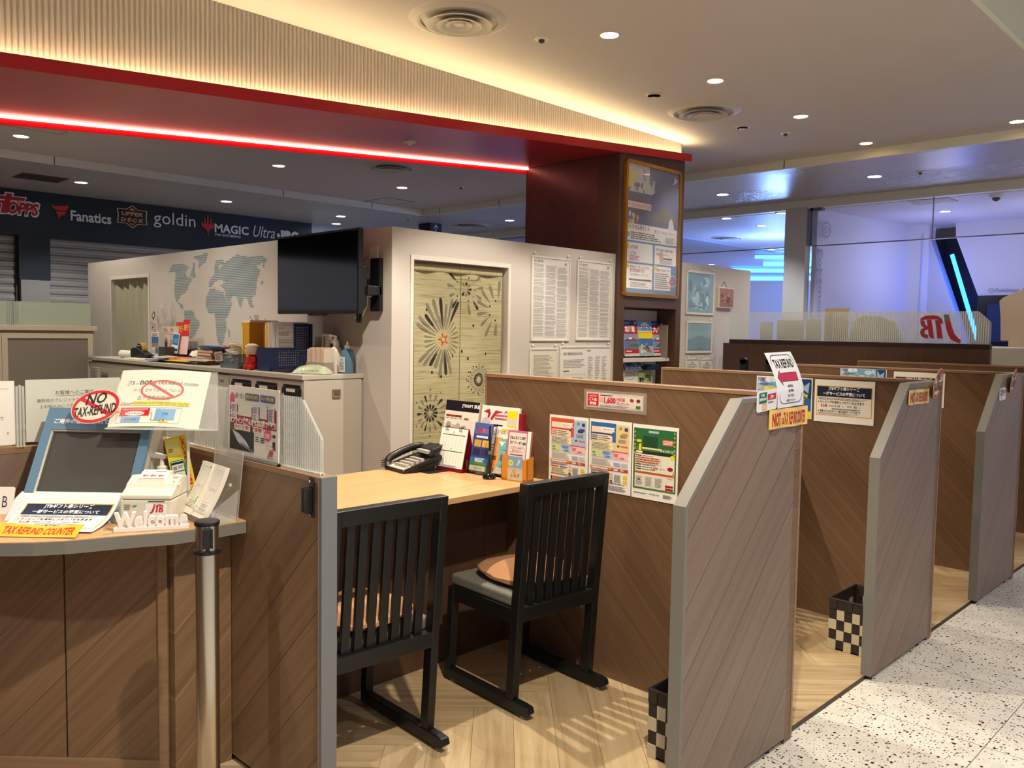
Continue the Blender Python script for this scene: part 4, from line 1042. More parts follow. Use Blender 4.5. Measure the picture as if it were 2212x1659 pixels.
def fee(s, w, h):
    s.text('旅行業務取扱料金表', .03, h - .06, .022, INK, bold=.02, maxw=w * .42); s.greek(.03, h - .16, w * .45, .07, 6, GREYI, 4); s.rect(.03, h - .19, .07, .012, INK)
    s.frame(.04, .03, w * .43, h - .24, .002, GREYI)
    for i in range(9): s.greek(.05, h - .25 - i * .03, .06, .016, 2, GREYI, i); s.greek(.14, h - .25 - i * .03, .15, .018, 2, P('5a5a5c'), i + 20)
    s.rect(w * .52, h - .03, .05, .01, INK)
    for c in range(3): s.greek(w * (.55 + .15 * c), .03, w * .11, h - .1, 24, GREYI, 30 + c, .5, .6)
framed(4.925, 5.56, .88, 1.336, 'wide framed price sheet with table print, lower right beside the dark pillar', fee, grp=G1)
TEAL = '5b9cae'
def seaphoto(s, w, h):
    s.rect(0, h * .55, w, h * .45, P('4f90b4')); s.rect(0, 0, w, h * .55, P('5a98ac')); s.L = 3; rd = random.Random(3)
    for i in range(26):
        cx, cy = rd.uniform(.05, w - .05), rd.uniform(.06, h - .06); s.poly([(cx + rd.uniform(.02, .05) * math.cos(a), cy + rd.uniform(.02, .07) * math.sin(a)) for a in (0, 1, 2, 3, 4, 5.2)], P(('8fc0d0', '3f7898', 'a9d0da', '35688a')[i % 4]))
    s.L = 5; s.rect(.03, .05, .14, .02, P('3c7088')); s.rect(.2, .04, .12, .02, P('3c7088'))
framed(6.672, 7.155, 1.625, 2.03, 'upper blue picture in a thin white frame right of the pillar', seaphoto, 'picture', 'blue framed pictures right of the pillar', sheet=TEAL, t=.02)
def seachart(s, w, h):
    s.poly([(0, h * .42), (w * .2, h * .5), (w * .45, h * .58), (w * .7, h * .56), (w, h * .46), (w, h), (0, h)], P('6ba3ae')); s.poly([(0, 0), (w, 0), (w, h * .42), (w * .6, h * .55), (w * .3, h * .5), (0, h * .38)], P('427f95'))
    s.L = 3; s.greek(.03, h * .72, w - .06, h * .22, 9, P('51889a'), 2); s.rect(w * .45, h * .08, w * .2, h * .05, P('2f5f75')); s.rect(0, .01, w, .008, P('2f5f75'))
framed(6.69, 7.14, 1.265, 1.565, 'lower teal picture in a thin white frame right of the pillar', seachart, 'picture', 'blue framed pictures right of the pillar', sheet=TEAL, t=.02)
def small(s, w, h): s.rect(w * .4, h * .86, w * .22, .008, INK); s.greek(.02, .02, w - .04, h * .75, 14, GREYI, 7)
framed(6.696, 6.92, .95, 1.215, 'left small notice under the teal picture', small, grp='small notices under the teal picture', t=.01)
framed(6.955, 7.175, .95, 1.21, 'right small notice under the teal picture', small, grp='small notices under the teal picture', t=.01)
o = thing('copper_picture', 'small copper relief picture hung from a cord beside the blue picture', 'picture', (XC, 7.35, 1.70))
MB().box(.0, -.14, 0, .03, .14, .20, FRW).build('frame', o, .003)
s = Sheet(.26, .18, mat('copper_plate', 'a8724f', .35, .5)); rd = random.Random(6)
for i in range(14): s.poly([(rd.uniform(.02, .24), rd.uniform(.02, .16)) for k in range(3)], mat(('copper_dark', 'copper_light')[i % 2], ('7d4f36', 'c08a66')[i % 2], .4, .4))
s.put('relief', (.031, -.13, .01), EY, EZ, o)
MB().tube([(.006, -.06, .2), (.006, -.01, .262), (.006, .05, .2)], .002, mat('cord_grey', '6c6862', .7), 6).build('cord', o)

# ------------------------------------------------------------------ gold framed poster on the pillar
o = thing('framed_poster', 'large travel poster in a rounded gold frame high on the dark pillar', 'poster', (-4.278, 5.67, 1.75))
W, H = .83, 1.14; GF = mat('gold_frame', 'c08a3a', .28, .85)
out = rrect(0, 0, W, H, .045, 6); inn = rrect(.034, .034, W - .068, H - .068, .012, 6); n = len(out)
MB().add([(0, a, c) for a, c in out] + [(.024, a + (.006 if a < .4 else -.006), c + (.006 if c < .5 else -.006)) for a, c in out] + [(.024, a, c) for a, c in inn] + [(.012, a, c) for a, c in inn],
         [q for i in range(n) for j in [(i + 1) % n] for q in ((i, j, n + j, n + i), (n + i, n + j, 2 * n + j, 2 * n + i), (2 * n + i, 2 * n + j, 3 * n + j, 3 * n + i))], GF).build('frame', o)
w, h = W - .06, H - .06
s = Sheet(w, h, P('e9e8e2'), .008)
s.rect(0, h * .54, w, h * .46, P('2f4a86')); s.L = 2
s.rect(0, h * .86, w * .42, h * .14, P('c9c4c6')); s.rect(0, h * .60, w * .32, h * .16, P('30384a'))
s.poly([(.02, h * .93), (.12, h * .95), (.12, h * .84), (0, h * .80)], P('d9c832')); s.rect(w * .30, h * .80, w * .22, h * .06, P('e0d12c'))
s.L = 3
for i, (a, c) in enumerate(((.30, .97), (.36, .94), (.42, .93), (.48, .90))): s.rect(w * a, h * .80, w * .045, h * (c - .80), P(('8d98a8', 'c2c8d0', '6a7688', 'a8b0bc')[i])); 
s.poly([(w * .05, h * .78), (w * .10, h * .86), (w * .2, h * .90), (w * .32, h * .88), (w * .42, h * .87), (w * .50, h * .82), (w * .48, h * .77)], P('b9d4d6'))
s.rect(0, h * .755, w * .52, h * .03, P('3a3a92'))
s.L = 4; rd = random.Random(14)
for i in range(18): s.ell(rd.uniform(.12, .40) * w, rd.uniform(.79, .86) * h, .012, .02, P(('c03a5a', 'e0c8a8', '3a4a7a', 'd8d4cc', '8a4a3a', '4a8a6a')[i % 6]), 10)
s.poly([(w * .42, h * .63), (w * .62, h * .66), (w * .70, h * .705), (w * .80, h * .70), (w, h * .62), (w, h * .58), (w * .42, h * .58)], P('5a5648'))
s.rect(w * .0, h * .66, w * .46, h * .05, P('f0dcd8')); s.L = 5; s.text('ペーアバタおひとりさま', .02, h * .67, .028, P('d2506a'), bold=.03, maxw=w * .42)
for i in range(12): s.ell(rd.uniform(.02, .24) * w, rd.uniform(.55, .63) * h, .014, .022, P(('d8c8b0', 'c03a5a', 'e8c040', '4a5a8a', 'e0e0dc')[i % 5]), 10)
s.poly([(w * .80, h * .53), (w * .82, h * .60), (w * .86, h * .63), (w * .90, h * .60), (w * .93, h * .53)], P('d9dde0'))
s.text('Jn', w * .88, h * .92, .05, WHITE, shear=.3, bold=.02)
s.L = 3
s.rect(0, 0, w, h * .54, P('3b7cc0')); s.rect(0, 0, w, h * .06, P('2d76a6'))
s.L = 4; s.rect(.012, h * .41, w - .024, h * .13, WHITE); s.rect(.012, h * .245, w * .5, h * .15, WHITE); s.rect(w * .55, h * .245, w * .43, h * .15, WHITE); s.rect(.012, h * .04, w * .5, h * .19, WHITE); s.rect(w * .55, h * .04, w * .33, h * .19, WHITE)
s.L = 5; s.text('トラベルポイント', .06, h * .495, .04, INK, bold=.03, w=w * .36); s.text('ポイントキャンペーン', w * .53, h * .485, .034, P('c23a5a'), bold=.02, w=w * .42)
s.greek(.07, h * .42, w * .6, h * .06, 4, INK, 2); s.greek(w * .75, h * .42, w * .2, h * .05, 6, GREYI, 3)
s.text('パスポ', .07, h * .345, .03, INK, bold=.03); s.text('ＪＴＢ', .07, h * .30, .026, INK, bold=.03); s.greek(.06, h * .255, w * .2, h * .04, 4, RED, 4)
s.text('選べるホテル朝食ほか', w * .58, h * .35, .022, INK, bold=.03, maxw=w * .38); s.text('宿泊キャンペーン', w * .58, h * .315, .022, INK, bold=.03); s.rect(w * .66, h * .29, w * .24, .014, NAVY); s.greek(w * .66, h * .25, w * .28, h * .035, 4, GREYI, 5)
s.text('海外Ｗｉ－Ｆｉレンタル', .07, h * .195, .022, INK, bold=.02, maxw=w * .36); s.text('空港利用料割引', .07, h * .165, .026, P('b8365e'), bold=.03, maxw=w * .4); s.text('５大割引キャンペーン！', .07, h * .135, .022, INK, bold=.02, maxw=w * .38)
s.rect(.06, h * .10, w * .42, .016, NAVY); s.greek(.08, h * .05, w * .36, h * .04, 4, GREYI, 6)
s.text('夏旅に使える旅行クーポン', w * .60, h * .19, .020, INK, bold=.02, maxw=w * .26); s.greek(w * .57, h * .05, w * .28, h * .13, 8, GREYI, 7)
for i, (a, c) in enumerate(((.035, .515), (.035, .365), (.035, .215), (w * .575, .215))): s.ell(a, h * c, .028, .026, YEL)
s.ell(.035, h * .455, .024, .022, P('7ab04a')); s.ell(w * .68, h * .31, .03, .045, P('d8a090'))
s.L = 6
for i, (a, c) in enumerate(((.035, .505), (.035, .355), (.035, .205), (w * .575, .205))): s.text(str(i + 1), a, h * c, .022, INK, al='c')
s.rect(w * .86, h * .09, w * .08, h * .05, P('c8384e')); s.text('夏旅へ', w * .84, h * .055, .018, RED); s.ring(w * .92, h * .12, .07, .05, .004, WHITE)
s.put('poster', (.006, .03, .03), EY, EZ, o)
MB().box(.013, .032, .032, .015, W - .032, H - .032, mat('poster_cover', 'ffffff', .05, alpha=.12)).build('cover', o)

# ------------------------------------------------------------------ brochures in the pillar niche
o = thing('brochure_rack', 'white backed brochure shelves set in the pillar niche', 'rack', (-4.49, 5.72, .36))
MB().box(0, .005, 0, .01, .765, 1.29, mat('rack_white', 'cfccc4', .5)).build('back_board', o)
for z in (.855, .60, .36):
    MB().prism([(.01, z - .36 + .36), (.14, z - .02), (.16, z - .02), (.16, z + .01), (.01, z + .02)], .01, .76, mat('rack_white'), 'xz').build('shelf', o)
MB().box(.02, .70, .86, .17, .715, 1.16, mat('rack_divider', '8d8378', .5)).build('end_divider', o)
MB().box(0, .005, .62, .005, .4, 1.0, mat('rack_white')).build('divider', o)
def brochure(y, z, w, h, label, fill, base='e8e6e0', lean=.14, x=-4.375, roll=0):
    s = Sheet(w, h, P(base), .006); s.L = 2; fill(s, w, h)
    q = s.put('brochure', (x, y, z), (0, 1, roll), (-lean, 0, 1))
    return tag(q, label, 'brochure', 'travel brochures on the pillar shelves')
def cover(title, sky, tint, sx=0):
    def f(s, w, h):
        s.rect(0, h * .86, w, h * .14, P('232c66')); s.rect(0, h * .62, w, h * .24, P('c02430')); s.rect(0, h * .42, w, h * .20, P(sky)); s.rect(0, h * .20, w, h * .22, P(tint)); s.rect(0, h * .07, w, h * .13, P('b8242e'))
        s.L = 3; s.text(title, w * .12, h * .665, h * .15, WHITE, bold=.05, w=w * .7); s.jtb(w * .8, h * .9, .03, WHITE, WHITE); s.greek(w * .05, h * .89, w * .5, h * .06, 2, SKY, 3)
        s.poly([(0, h * .42), (w * .4, h * .52), (w, h * .46), (w, h * .42)], P('8a4a3a')); s.poly([(w * .3, h * .3), (w * .6, h * .36), (w, h * .34), (w, h * .26), (w * .3, h * .26)], P('55703e'))
        s.rect(w * .35, h * .47, w * .22, h * .05, WHITE); s.rect(w * .1, h * .12, w * .4, h * .03, P('f0d8d0')); s.rect(w * .02, h * .02, w * .9, h * .03, P('b8b4aa'))
    return f
brochure(5.875, 1.245, .21, .315, 'red and navy brochure with white characters, left of the upper shelf', cover('北海道', '8f9cc0', '5a78a8'))
def mid(s, w, h):
    s.rect(0, h * .72, w, h * .28, P('6fa8dc')); s.rect(0, h * .50, w, h * .20, YEL); s.rect(0, h * .28, w, h * .22, P('3f6ca8')); s.rect(0, 0, w, h * .28, P('9aa8b4'))
    s.L = 3; s.poly([(w * .1, h * .80), (w * .3, h * .92), (w * .5, h * .98), (w * .75, h * .92), (w * .95, h * .80)], WHITE); s.text('家族旅行', w * .1, h * .74, h * .10, BLUE, bold=.06, w=w * .8); s.rect(w * .05, h * .66, w * .9, h * .03, P('e8a040'))
    rd = random.Random(9)
    for i in range(14): s.poly([(rd.uniform(.02, w - .02), rd.uniform(.02, h * .4)) for k in range(3)], P(('d8dce0', '3a4a5a', '5a8a5a', 'b8606a')[i % 4]))
brochure(6.092, 1.245, .215, .31, 'blue and yellow brochure in the middle of the upper shelf', mid)
brochure(6.30, 1.245, .20, .31, 'second red and navy brochure, right of the upper shelf', cover('九州', '9db0c4', '7890b0'), x=-4.38)
brochure(6.325, 1.25, .21, .30, 'brochure half hidden behind the right red one on the upper shelf', cover('四国', '7fa8a0', '5a88a0'), x=-4.40)
def blue(s, w, h): s.rect(0, 0, w, h * .75, P('2c3f78')); s.L = 3; s.text('トリプル', w * .05, h * .12, h * .3, SKY, bold=.02, w=w * .9); s.rect(w * .5, h * .5, w * .3, h * .15, P('6a8a6a'))
brochure(5.875, 1.128, .22, .10, 'dark blue brochure drooping between the shelves', blue, lean=.5, x=-4.35)
def trav(s, w, h): s.text('ウェルネスでい', w * .05, h * .55, h * .16, GREYI, bold=.0, w=w * .85); s.ring(w * .45, h * .62, w * .38, h * .22, .006, P('8d8a84')); s.rect(w * .7, h * .85, w * .22, h * .05, GREYI)
brochure(5.875, .98, .205, .145, 'pale brochure with thin grey lettering on the lower shelf', trav, 'd6d2c6')
def tyo(s, w, h): s.rect(0, 0, w, h, P('9fae7c')); s.L = 3; s.text('東京・横浜', w * .04, h * .22, h * .26, INK, bold=.05, w=w * .9); s.ell(w * .7, h * .55, .05, .015, P('4a5a3a')); s.greek(w * .1, h * .8, w * .45, h * .12, 2, INK, 2); s.rect(0, 0, w, h * .1, P('c0702e'))
brochure(6.09, .98, .205, .145, 'green brochure with black characters on the lower shelf', tyo)
b = MB().box(-.05, -.09, 0, .05, .09, .03, P('1f2c48')).box(-.04, -.02, .03, .04, .11, .045, P('2f6c94')).build('brochure_pile', loc=(-4.4, 6.26, 1.12)); tag(b, 'small dark pile of brochures lying above the green one', 'brochures')

# ------------------------------------------------------------------ booth partitions (L plan: long panel and wing)
PW, PT = .055, 1.246
def partition(y, label, far=False):
    """y: front face of the long panel"""
    o = thing('booth_partition', label, 'partition', (XB, y, 0), 0, 'wooden booth partitions along the passage')
    L0, L1, xw = -1.515, .028, .028
    MB().box(L0, 0, 0, L1 - .001, PW, PT - .016, W_XP).build('long_panel', o)
    MB().box(L0 - .012, -.001, .0, L0, PW + .001, PT - .014, W_EDGE).box(L0 - .012, -.003, PT - .016, L1, PW + .003, PT, W_EDGE).build('wood_cap', o, .002)
    # wing: towards the camera with a cut corner
    pl = [(0, .018), (0, PT - .016), (-.37, PT - .016), (-.668, .946 - .008), (-.668, .018)]
    MB().prism([(a + .0 * PW, c) for a, c in pl], xw - .04, xw, W_YN, 'yz').build('wing_panel', o)
    ed = [(.055, PT), (-.376, PT), (-.682, .946), (-.682, .018)]; inn = [(.055, PT - .016), (-.37, PT - .016), (-.668, .938), (-.668, .018)]
    b = MB()
    for i in range(3):
        (a0, c0), (a1, c1) = ed[i], ed[i + 1]; (d0, e0), (d1, e1) = inn[i], inn[i + 1]
        b.hexa([(xw - .042, a0, c0), (xw + .001, a0, c0), (xw + .001, d0, e0), (xw - .042, d0, e0)], [(xw - .042, a1, c1), (xw + .001, a1, c1), (xw + .001, d1, e1), (xw - .042, d1, e1)], GREY_EDGE)
    b.build('grey_edge', o)
    MB().box(xw - .001, PW - .012, .018, xw + .001, PW, PT - .016, W_EDGE).build('corner_edge', o)
    MB().cyl((xw - .02, -.655, 0), .016, .019, BLACK, 14).cyl((xw - .02, -.1, 0), .016, .019, BLACK, 14).build('foot', o)
    return o
BY = 1.458
partition(2.77, 'nearest wooden booth partition with three sheets pasted inside and the tax refund signs on its wing')
partition(2.77 + BY, 'second wooden booth partition from the camera, oval sign at its upper corner')
partition(2.77 + 2 * BY, 'third wooden booth partition from the camera, furthest wing with an oval sign')
partition(2.77 + 3 * BY - .02, 'last low wooden partition before the tall dark back panel at right')
# tall back panel with ribbed screen
o = thing('back_panel', 'tall dark brown panel closing the row of booths under a ribbed clear screen', 'partition', (-3.05, 7.22, 0))
MB().box(-1.165, 0, 0, 1.145, .05, 1.365, W_DARKX).build('panel', o)
MB().box(-1.10, -.003, 1.365, 1.145, .053, 1.40, mat('dark_cap', '2e201a', .4)).build('cap', o)
RIBG = mat('ribbed_acrylic', 'dfe6e4', .12, alpha=.30)
RIBW = mat('ribbed_acrylic_rib', 'eef2ee', .2, alpha=.62)
def ribbed(name, poly, ribs, label, loc, rz=0, extra=None):
    o = thing(name, label, 'acrylic screen', loc, rz)
    MB().prism(poly, -.004, .004, RIBG, 'xz').build('sheet', o)
    b = MB()
    for x, z0, z1 in ribs: b.box(x - .0035, -.0055, z0, x + .0035, -.0042, z1, RIBW)
    b.build('ribs', o); return o
pl = [(-1.12, 0), (1.14, 0), (1.14, .17), (1.045, .258), (-1.12, .258)]
rb = [(x, 0, min(.258, .258 if x < 1.045 else .258 - (x - 1.045) * .93)) for x in [-.10 + i * .0165 for i in range(75)]]
o = ribbed('acrylic_screen', pl, rb, 'clear screen with ribbed right half and reversed red letters, on the tall dark panel', (-3.05, 7.245, 1.40))
s = Sheet(); s.jtb(0, .03, .31, mat('logo_red', 'a83238', .4), mat('logo_grey', '6f706a', .4), flip=-1)
s.put('reversed_logo', (.62, -.007, .01), EX, EZ, o)
tag(MB().box(0, 0, 0, .21, .012, .285, mat('beige_board', 'b7ad98', .6)).build('board', loc=(-3.245, 7.27, 1.405)), 'beige board standing behind the clear screen, its top showing above', 'board')
b = MB().prism([(0, 0), (.46, 0), (.38, .17), (.27, .22), (.12, .22), (.03, .17)], 0, .06, mat('olive_back', '8f8b78', .7), 'xz').box(.19, .015, -1.405, .25, .045, 0, mat('olive_back')).build('chair_back', loc=(-3.10, 7.45, 1.405)); tag(b, 'rounded olive chair back seen blurred through the ribbed screen', 'chair')
for x, w, h, lb in ((-3.87, .13, .16, 'left faint sheet of paper behind the clear screen'), (-3.70, .26, .18, 'wide faint sheet of paper behind the clear screen'), (-3.42, .14, .19, 'right faint sheet behind the clear screen, beside the beige board')):
    s = Sheet(w, h, P('c3c0b4')); s.frame(.01, .01, w - .02, h - .02, .003, P('a8a69c')); tag(s.put('paper_sheet', (x, 7.285, 1.405), EX, EZ), lb, 'paper', 'papers behind the clear screen')
for x, z, lb in ((-3.645, 1.25, 'left black upright post top before the tall dark panel'), (-3.405, 1.258, 'right black upright post top, just left of the tax refund sign')):
    o = MB().box(-.03, -.02, .0, .03, .02, z - .02, BLACK).cyl((0, -.02, z - .03), .03, .04, BLACK, 16, axis='y').build('post', loc=(x, 6.6, 0)); tag(o, lb, 'post', 'black posts before the dark panel'); o.location.z = 0
BEIGE = mat('beige_shell', 'c2ad98', .6)
o = MB().prism([(-.10, 0), (-.11, .20), (-.125, .34), (-.10, .37), (.0, .42), (.14, .455), (.4, .46), (.4, 0)], 0, .06, BEIGE, 'xz').build('rounded_screen', loc=(-1.985, 8.2, 1.43)); tag(o, 'beige panel with a curved top at the right picture edge', 'screen')
MB().box(-.04, 0, -1.43, .3, .05, 0, BEIGE).build('stand', o)
o = MB().prism([(-.11, 0), (-.11, .13), (-.08, .165), (.4, .17), (.4, 0)], 0, .3, mat('pale_shell', 'b9b3a6', .6), 'xz').build('pale_cabinet', loc=(-1.99, 7.9, 1.21), bevel=.01); tag(o, 'pale grey cabinet with rounded corner below the beige curved panel', 'cabinet')
MB().box(-.08, .02, -1.21, .38, .28, 0, mat('pale_shell')).build('base', o)

# ------------------------------------------------------------------ counter desk and chairs of the first booth
o = thing('service_desk', 'oak topped service desk behind the two black chairs', 'desk', (-2.45, 1.375, 0))
MB().box(-.73, 0, .765, 0, 1.392, .79, W_DESK).build('desktop', o, .002)
MB().box(-.30, 0, 0, -.27, 1.392, .765, W_DARK).build('modesty_panel', o)
MB().box(-.73, 0, 0, -.70, 1.392, .765, W_DARK).build('rear_panel', o)
def make_chair(label, loc, rz):
    o = thing('slatted_chair', label, 'chair', loc, rz, 'black slatted chairs in the booths')
    hw = .2225
    for sy in (-1, 1):
        y = sy * (hw - .0175)
        MB().prism([(-.262, .012), (.235, .012), (.258, .030), (.250, .052), (.215, .055), (-.262, .055)], y - .0175, y + .0175, CHAIRB, 'xz').build('runner', o, .004)
        MB().prism([(-.262, .055), (-.225, .055), (-.205, .40), (-.24, .40)], y - .0175, y + .0175, CHAIRB, 'xz').build('front_leg', o, .003)
        MB().prism([(.125, .055), (.168, .055), (.192, .40), (.236, .885), (.192, .885), (.150, .40)], y - .016, y + .016, CHAIRB, 'xz').build('rear_post', o, .003)
        MB().prism([(-.225, .345), (.165, .345), (.165, .405), (-.225, .405)], y - .014, y + .014, CHAIRB, 'xz').build('side_rail', o, .002)
        MB().cyl((.215, y, 0), .012, .013, mat('felt_pad', '8d8a86', .8), 12).cyl((-.22, y, 0), .012, .013, mat('felt_pad'), 12).build('floor_pad', o)
    MB().prism([(.186, .835), (.228, .835), (.236, .888), (.190, .888)], -hw, hw, CHAIRB, 'xz').build('top_rail', o, .004)
    MB().box(.150, -hw + .03, .355, .190, hw - .03, .410, CHAIRB).build('seat_rail', o, .003)
    MB().box(-.235, -hw + .03, .345, -.207, hw - .03, .405, CHAIRB).build('front_rail', o, .003)
    for i in range(7):
        y = -hw + .032 + (2 * hw - .064) * (i + 1) / 8
        MB().prism([(.158, .405), (.174, .405), (.214, .838), (.198, .838)], y - .0155, y + .0155, CHAIRB, 'xz').build('back_slat', o, .002)
    MB().box(-.235, -hw + .01, .405, .148, hw - .01, .452, mat('seat_grey', '6d6a62', .9)).build('seat_pad', o, .012, seg=3)
    return o
ch = make_chair('right black slatted chair at the oak desk, beside the pasted sheets', (-2.302, 2.468, 0), R(-4.5))
dup(ch, (-2.372, 1.672, 0), R(-3.5), 'left black slatted chair at the oak desk, next to the low ribbed screen')
dup(ch, (-2.30, 2.50 + BY, 0), R(-3), 'black slatted chair in the second booth, only its striped shadow showing')
TAN = mat('cushion_tan', 'a97c58', .9)
def cushion(loc, rz, rx, ry, label, seed):
    vs = [(0, 0, .006)]; n, m = 40, 9
    for side in (1, -1):
        for j in range(1, m + 1):
            r = j / m
            for i in range(n):
                a = 2 * PI * i / n; e = 1 / (abs(math.cos(a)) ** 3.2 + abs(math.sin(a)) ** 3.2) ** (1 / 3.2)
                x, y = rx * r * e * math.cos(a), ry * r * e * math.sin(a)
                hgt = (1 - r ** 3.2) ** .7
                z = .030 + side * (.006 + .030 * hgt) + .010 * noise.noise((x * 14 + seed, y * 14, side)) * r
                vs.append((x, y, max(z, .002)))
    vs.append((0, 0, .068)); fs = []
    for s_, base in ((0, 1), (1, 1 + n * m)):
        for j in range(m - 1):
            for i in range(n):
                q = (base + j * n + i, base + j * n + (i + 1) % n, base + (j + 1) * n + (i + 1) % n, base + (j + 1) * n + i); fs.append(q[::-1] if s_ == 0 else q)
    for i in range(n):
        fs.append((len(vs) - 1, 1 + i, 1 + (i + 1) % n)); fs.append((0, 1 + n * m + (i + 1) % n, 1 + n * m + i))
        fs.append((1 + (m - 1) * n + i, 1 + n * m + (m - 1) * n + i, 1 + n * m + (m - 1) * n + (i + 1) % n, 1 + (m - 1) * n + (i + 1) % n))
    o = MB().add(vs, fs, TAN).build('seat_cushion', smooth=True, loc=loc); o.rotation_euler = (0, 0, rz)
    return tag(o, label, 'cushion', 'tan seat cushions')
cushion((-2.31, 2.475, .453), R(-10), .175, .185, 'tan cushion on the right black chair', 3)
cushion((-2.37, 1.672, .453), R(5), .17, .18, 'tan cushion on the left black chair behind its slats', 9)
# woven baskets
def basket(x, y, label, w=.30, d=.26, h=.235, rz=0):
    o = thing('woven_basket', label, 'basket', (x, y, 0), rz, 'checked woven luggage baskets')
    A, Bm = mat('weave_dark', '2a2420', .6), mat('weave_cream', 'bdb39a', .7)
    b = MB(); nz = 5
    for (x0, y0), (x1, y1) in (((-w / 2, -d / 2), (w / 2, -d / 2)), ((w / 2, -d / 2), (w / 2, d / 2)), ((w / 2, d / 2), (-w / 2, d / 2)), ((-w / 2, d / 2), (-w / 2, -d / 2))):
        n = 7; L = math.hypot(x1 - x0, y1 - y0); ux, uy = (x1 - x0) / L, (y1 - y0) / L
        for i in range(n):
            for j in range(nz):
                a, c = L * i / n, h * j / nz; mt = A if (i + j) % 2 or j == nz - 1 else Bm; t = .004 if (i + j) % 2 else .007
                p = [(x0 + ux * u - uy * k, y0 + uy * u + ux * k) for u, k in ((a + .001, .004), (a + .001, -t + .004), (a + L / n - .001, -t + .004), (a + L / n - .001, .004))]
                b.hexa([(q[0], q[1], c + .001) for q in p], [(q[0], q[1], c + h / nz - .001) for q in p], mt)
    b.build('woven_side', o)
    MB().box(-w / 2, -d / 2, 0, w / 2, d / 2, .006, A).build('base', o)
    MB().tube([(-w / 2, -d / 2, h), (w / 2, -d / 2, h), (w / 2, d / 2, h), (-w / 2, d / 2, h)], .006, A, 6, True).build('rim', o)
basket(-1.49, 2.49, 'checked woven basket on the floor behind the nearest wing', .25, .28)
basket(-1.49, 3.94, 'checked woven basket in the second booth behind the second wing', .25, .30)
# ------------------------------------------------------------------ sheets pasted in the booths
def gift(s, w, h):
    """notice on the gift coupon series"""
    s.L = 2; s.rect(w * .035, h * .16, w * .93, h * .70, GOLD); s.L = 3; s.rect(w * .048, h * .178, w * .904, h * .664, P('efe9da')); s.L = 4; s.rect(w * .048, h * .60, w * .904, h * .242, NAVY)
    s.L = 5; s.text('JTBギフト券シリーズ', w * .5, h * .745, h * .075, WHITE, al='c', bold=.03, w=w * .52); s.text('一部サービスの変更について', w * .5, h * .635, h * .075, WHITE, al='c', bold=.03, w=w * .70)
    s.greek(w * .07, h * .525, w * .86, h * .055, 3, GREYI, 3); s.ell(w * .075, h * .475, h * .014, h * .014, INK)
    s.text('ラッピングを有料とさせていただきます', w * .10, h * .445, h * .058, INK, bold=.02, w=w * .74)
    s.rect(w * .12, h * .365, w * .10, h * .055, RED); s.L = 6; s.text('料金', w * .135, h * .373, h * .038, WHITE, bold=.03); s.L = 5
    s.greek(w * .25, h * .375, w * .11, h * .035, 2, GREYI, 5, ragged=0); s.text('110', w * .37, h * .365, h * .055, INK, bold=.015); s.text('円！', w * .475, h * .367, h * .03, INK)
    s.greek(w * .56, h * .375, w * .08, h * .035, 2, GREYI, 6, ragged=0); s.text('30', w * .67, h * .365, h * .055, INK, bold=.015); s.text('円！', w * .75, h * .367, h * .03, INK)
    s.rect(w * .30, h * .305, w * .48, h * .035, P('a9b8bc')); s.L = 6; s.greek(w * .31, h * .31, w * .46, h * .025, 1, GREYI, 7); s.L = 5
    s.ell(w * .075, h * .26, h * .014, h * .014, INK); s.text('店頭からのギフト券発送サービス終了', w * .10, h * .232, h * .052, INK, bold=.02, w=w * .68); s.greek(w * .08, h * .192, w * .7, h * .03, 2, GREYI, 8)
def pasted(y, x0, x1, z0, z1, label, fill, cat='notice', grp=None, base='f1eee6', rot=0.0, fn=None):
    s = Sheet(x1 - x0, z1 - z0, P(base), .0012, fn, (24, 6) if fn else None); fill(s, s.w, s.h)
    return tag(s.put('pasted_sheet', (x0, y - .003, z0), (1, 0, rot), (-rot, 0, 1)), label, cat, grp)
def banner(s, w, h):
    s.L = 2; s.frame(.003, .003, w - .006, h - .006, .0012, P('d8707c')); s.rect(.006, .006, w * .20, h - .012, RED); s.L = 3
    s.text('ご入会', w * .12, h * .42, h * .2, WHITE, al='c', bold=.03); s.text('特典', w * .12, h * .14, h * .2, WHITE, al='c', bold=.03, w=w * .12); s.greek(w * .05, h * .7, w * .14, h * .12, 2, P('f0c0c0'), 1)
    s.rect(w * .235, h * .4, w * .07, h * .32, P('e8a8ac')); s.text('1,600', w * .32, h * .36, h * .36, P('cc2a48'), bold=.05, w=w * .21); s.text('円相当', w * .545, h * .52, h * .20, P('cc2a48'), bold=.03); s.text('プレゼント！', w * .545, h * .26, h * .20, P('cc2a48'), bold=.03, w=w * .22)
    s.greek(w * .25, h * .08, w * .55, h * .14, 2, GREYI, 4); s.rect(w * .25, h * .82, w * .22, h * .05, INK)
    for a, c in ((.81, '8a3a2a'), (.92, '6a2a24')): s.ell(w * a, h * .42, w * .03, h * .22, P('e8c8b0')); s.ell(w * a, h * .64, w * .033, h * .12, P(c))
    s.rect(w * .88, h * .12, w * .08, h * .2, GREEN); s.rect(w * .79, h * .10, w * .06, h * .2, P('d8d0c8'))
    for i in range(7): s.ell(w * (.60 + .045 * i), h * (.88 - .07 * (i % 3)), w * .008, h * .04, GOLD)
pasted(2.77, -2.256, -1.966, 1.135, 1.197, 'small red and white strip notice pasted high on the nearest partition', banner)
tag(MB().box(-2.27, 2.7668, 1.122, -1.95, 2.7685, 1.208, mat('tape_clear', 'c8c0b4', .2, alpha=.25)).build('clear_sleeve'), 'clear sleeve round the small strip notice on the nearest partition', 'sleeve')
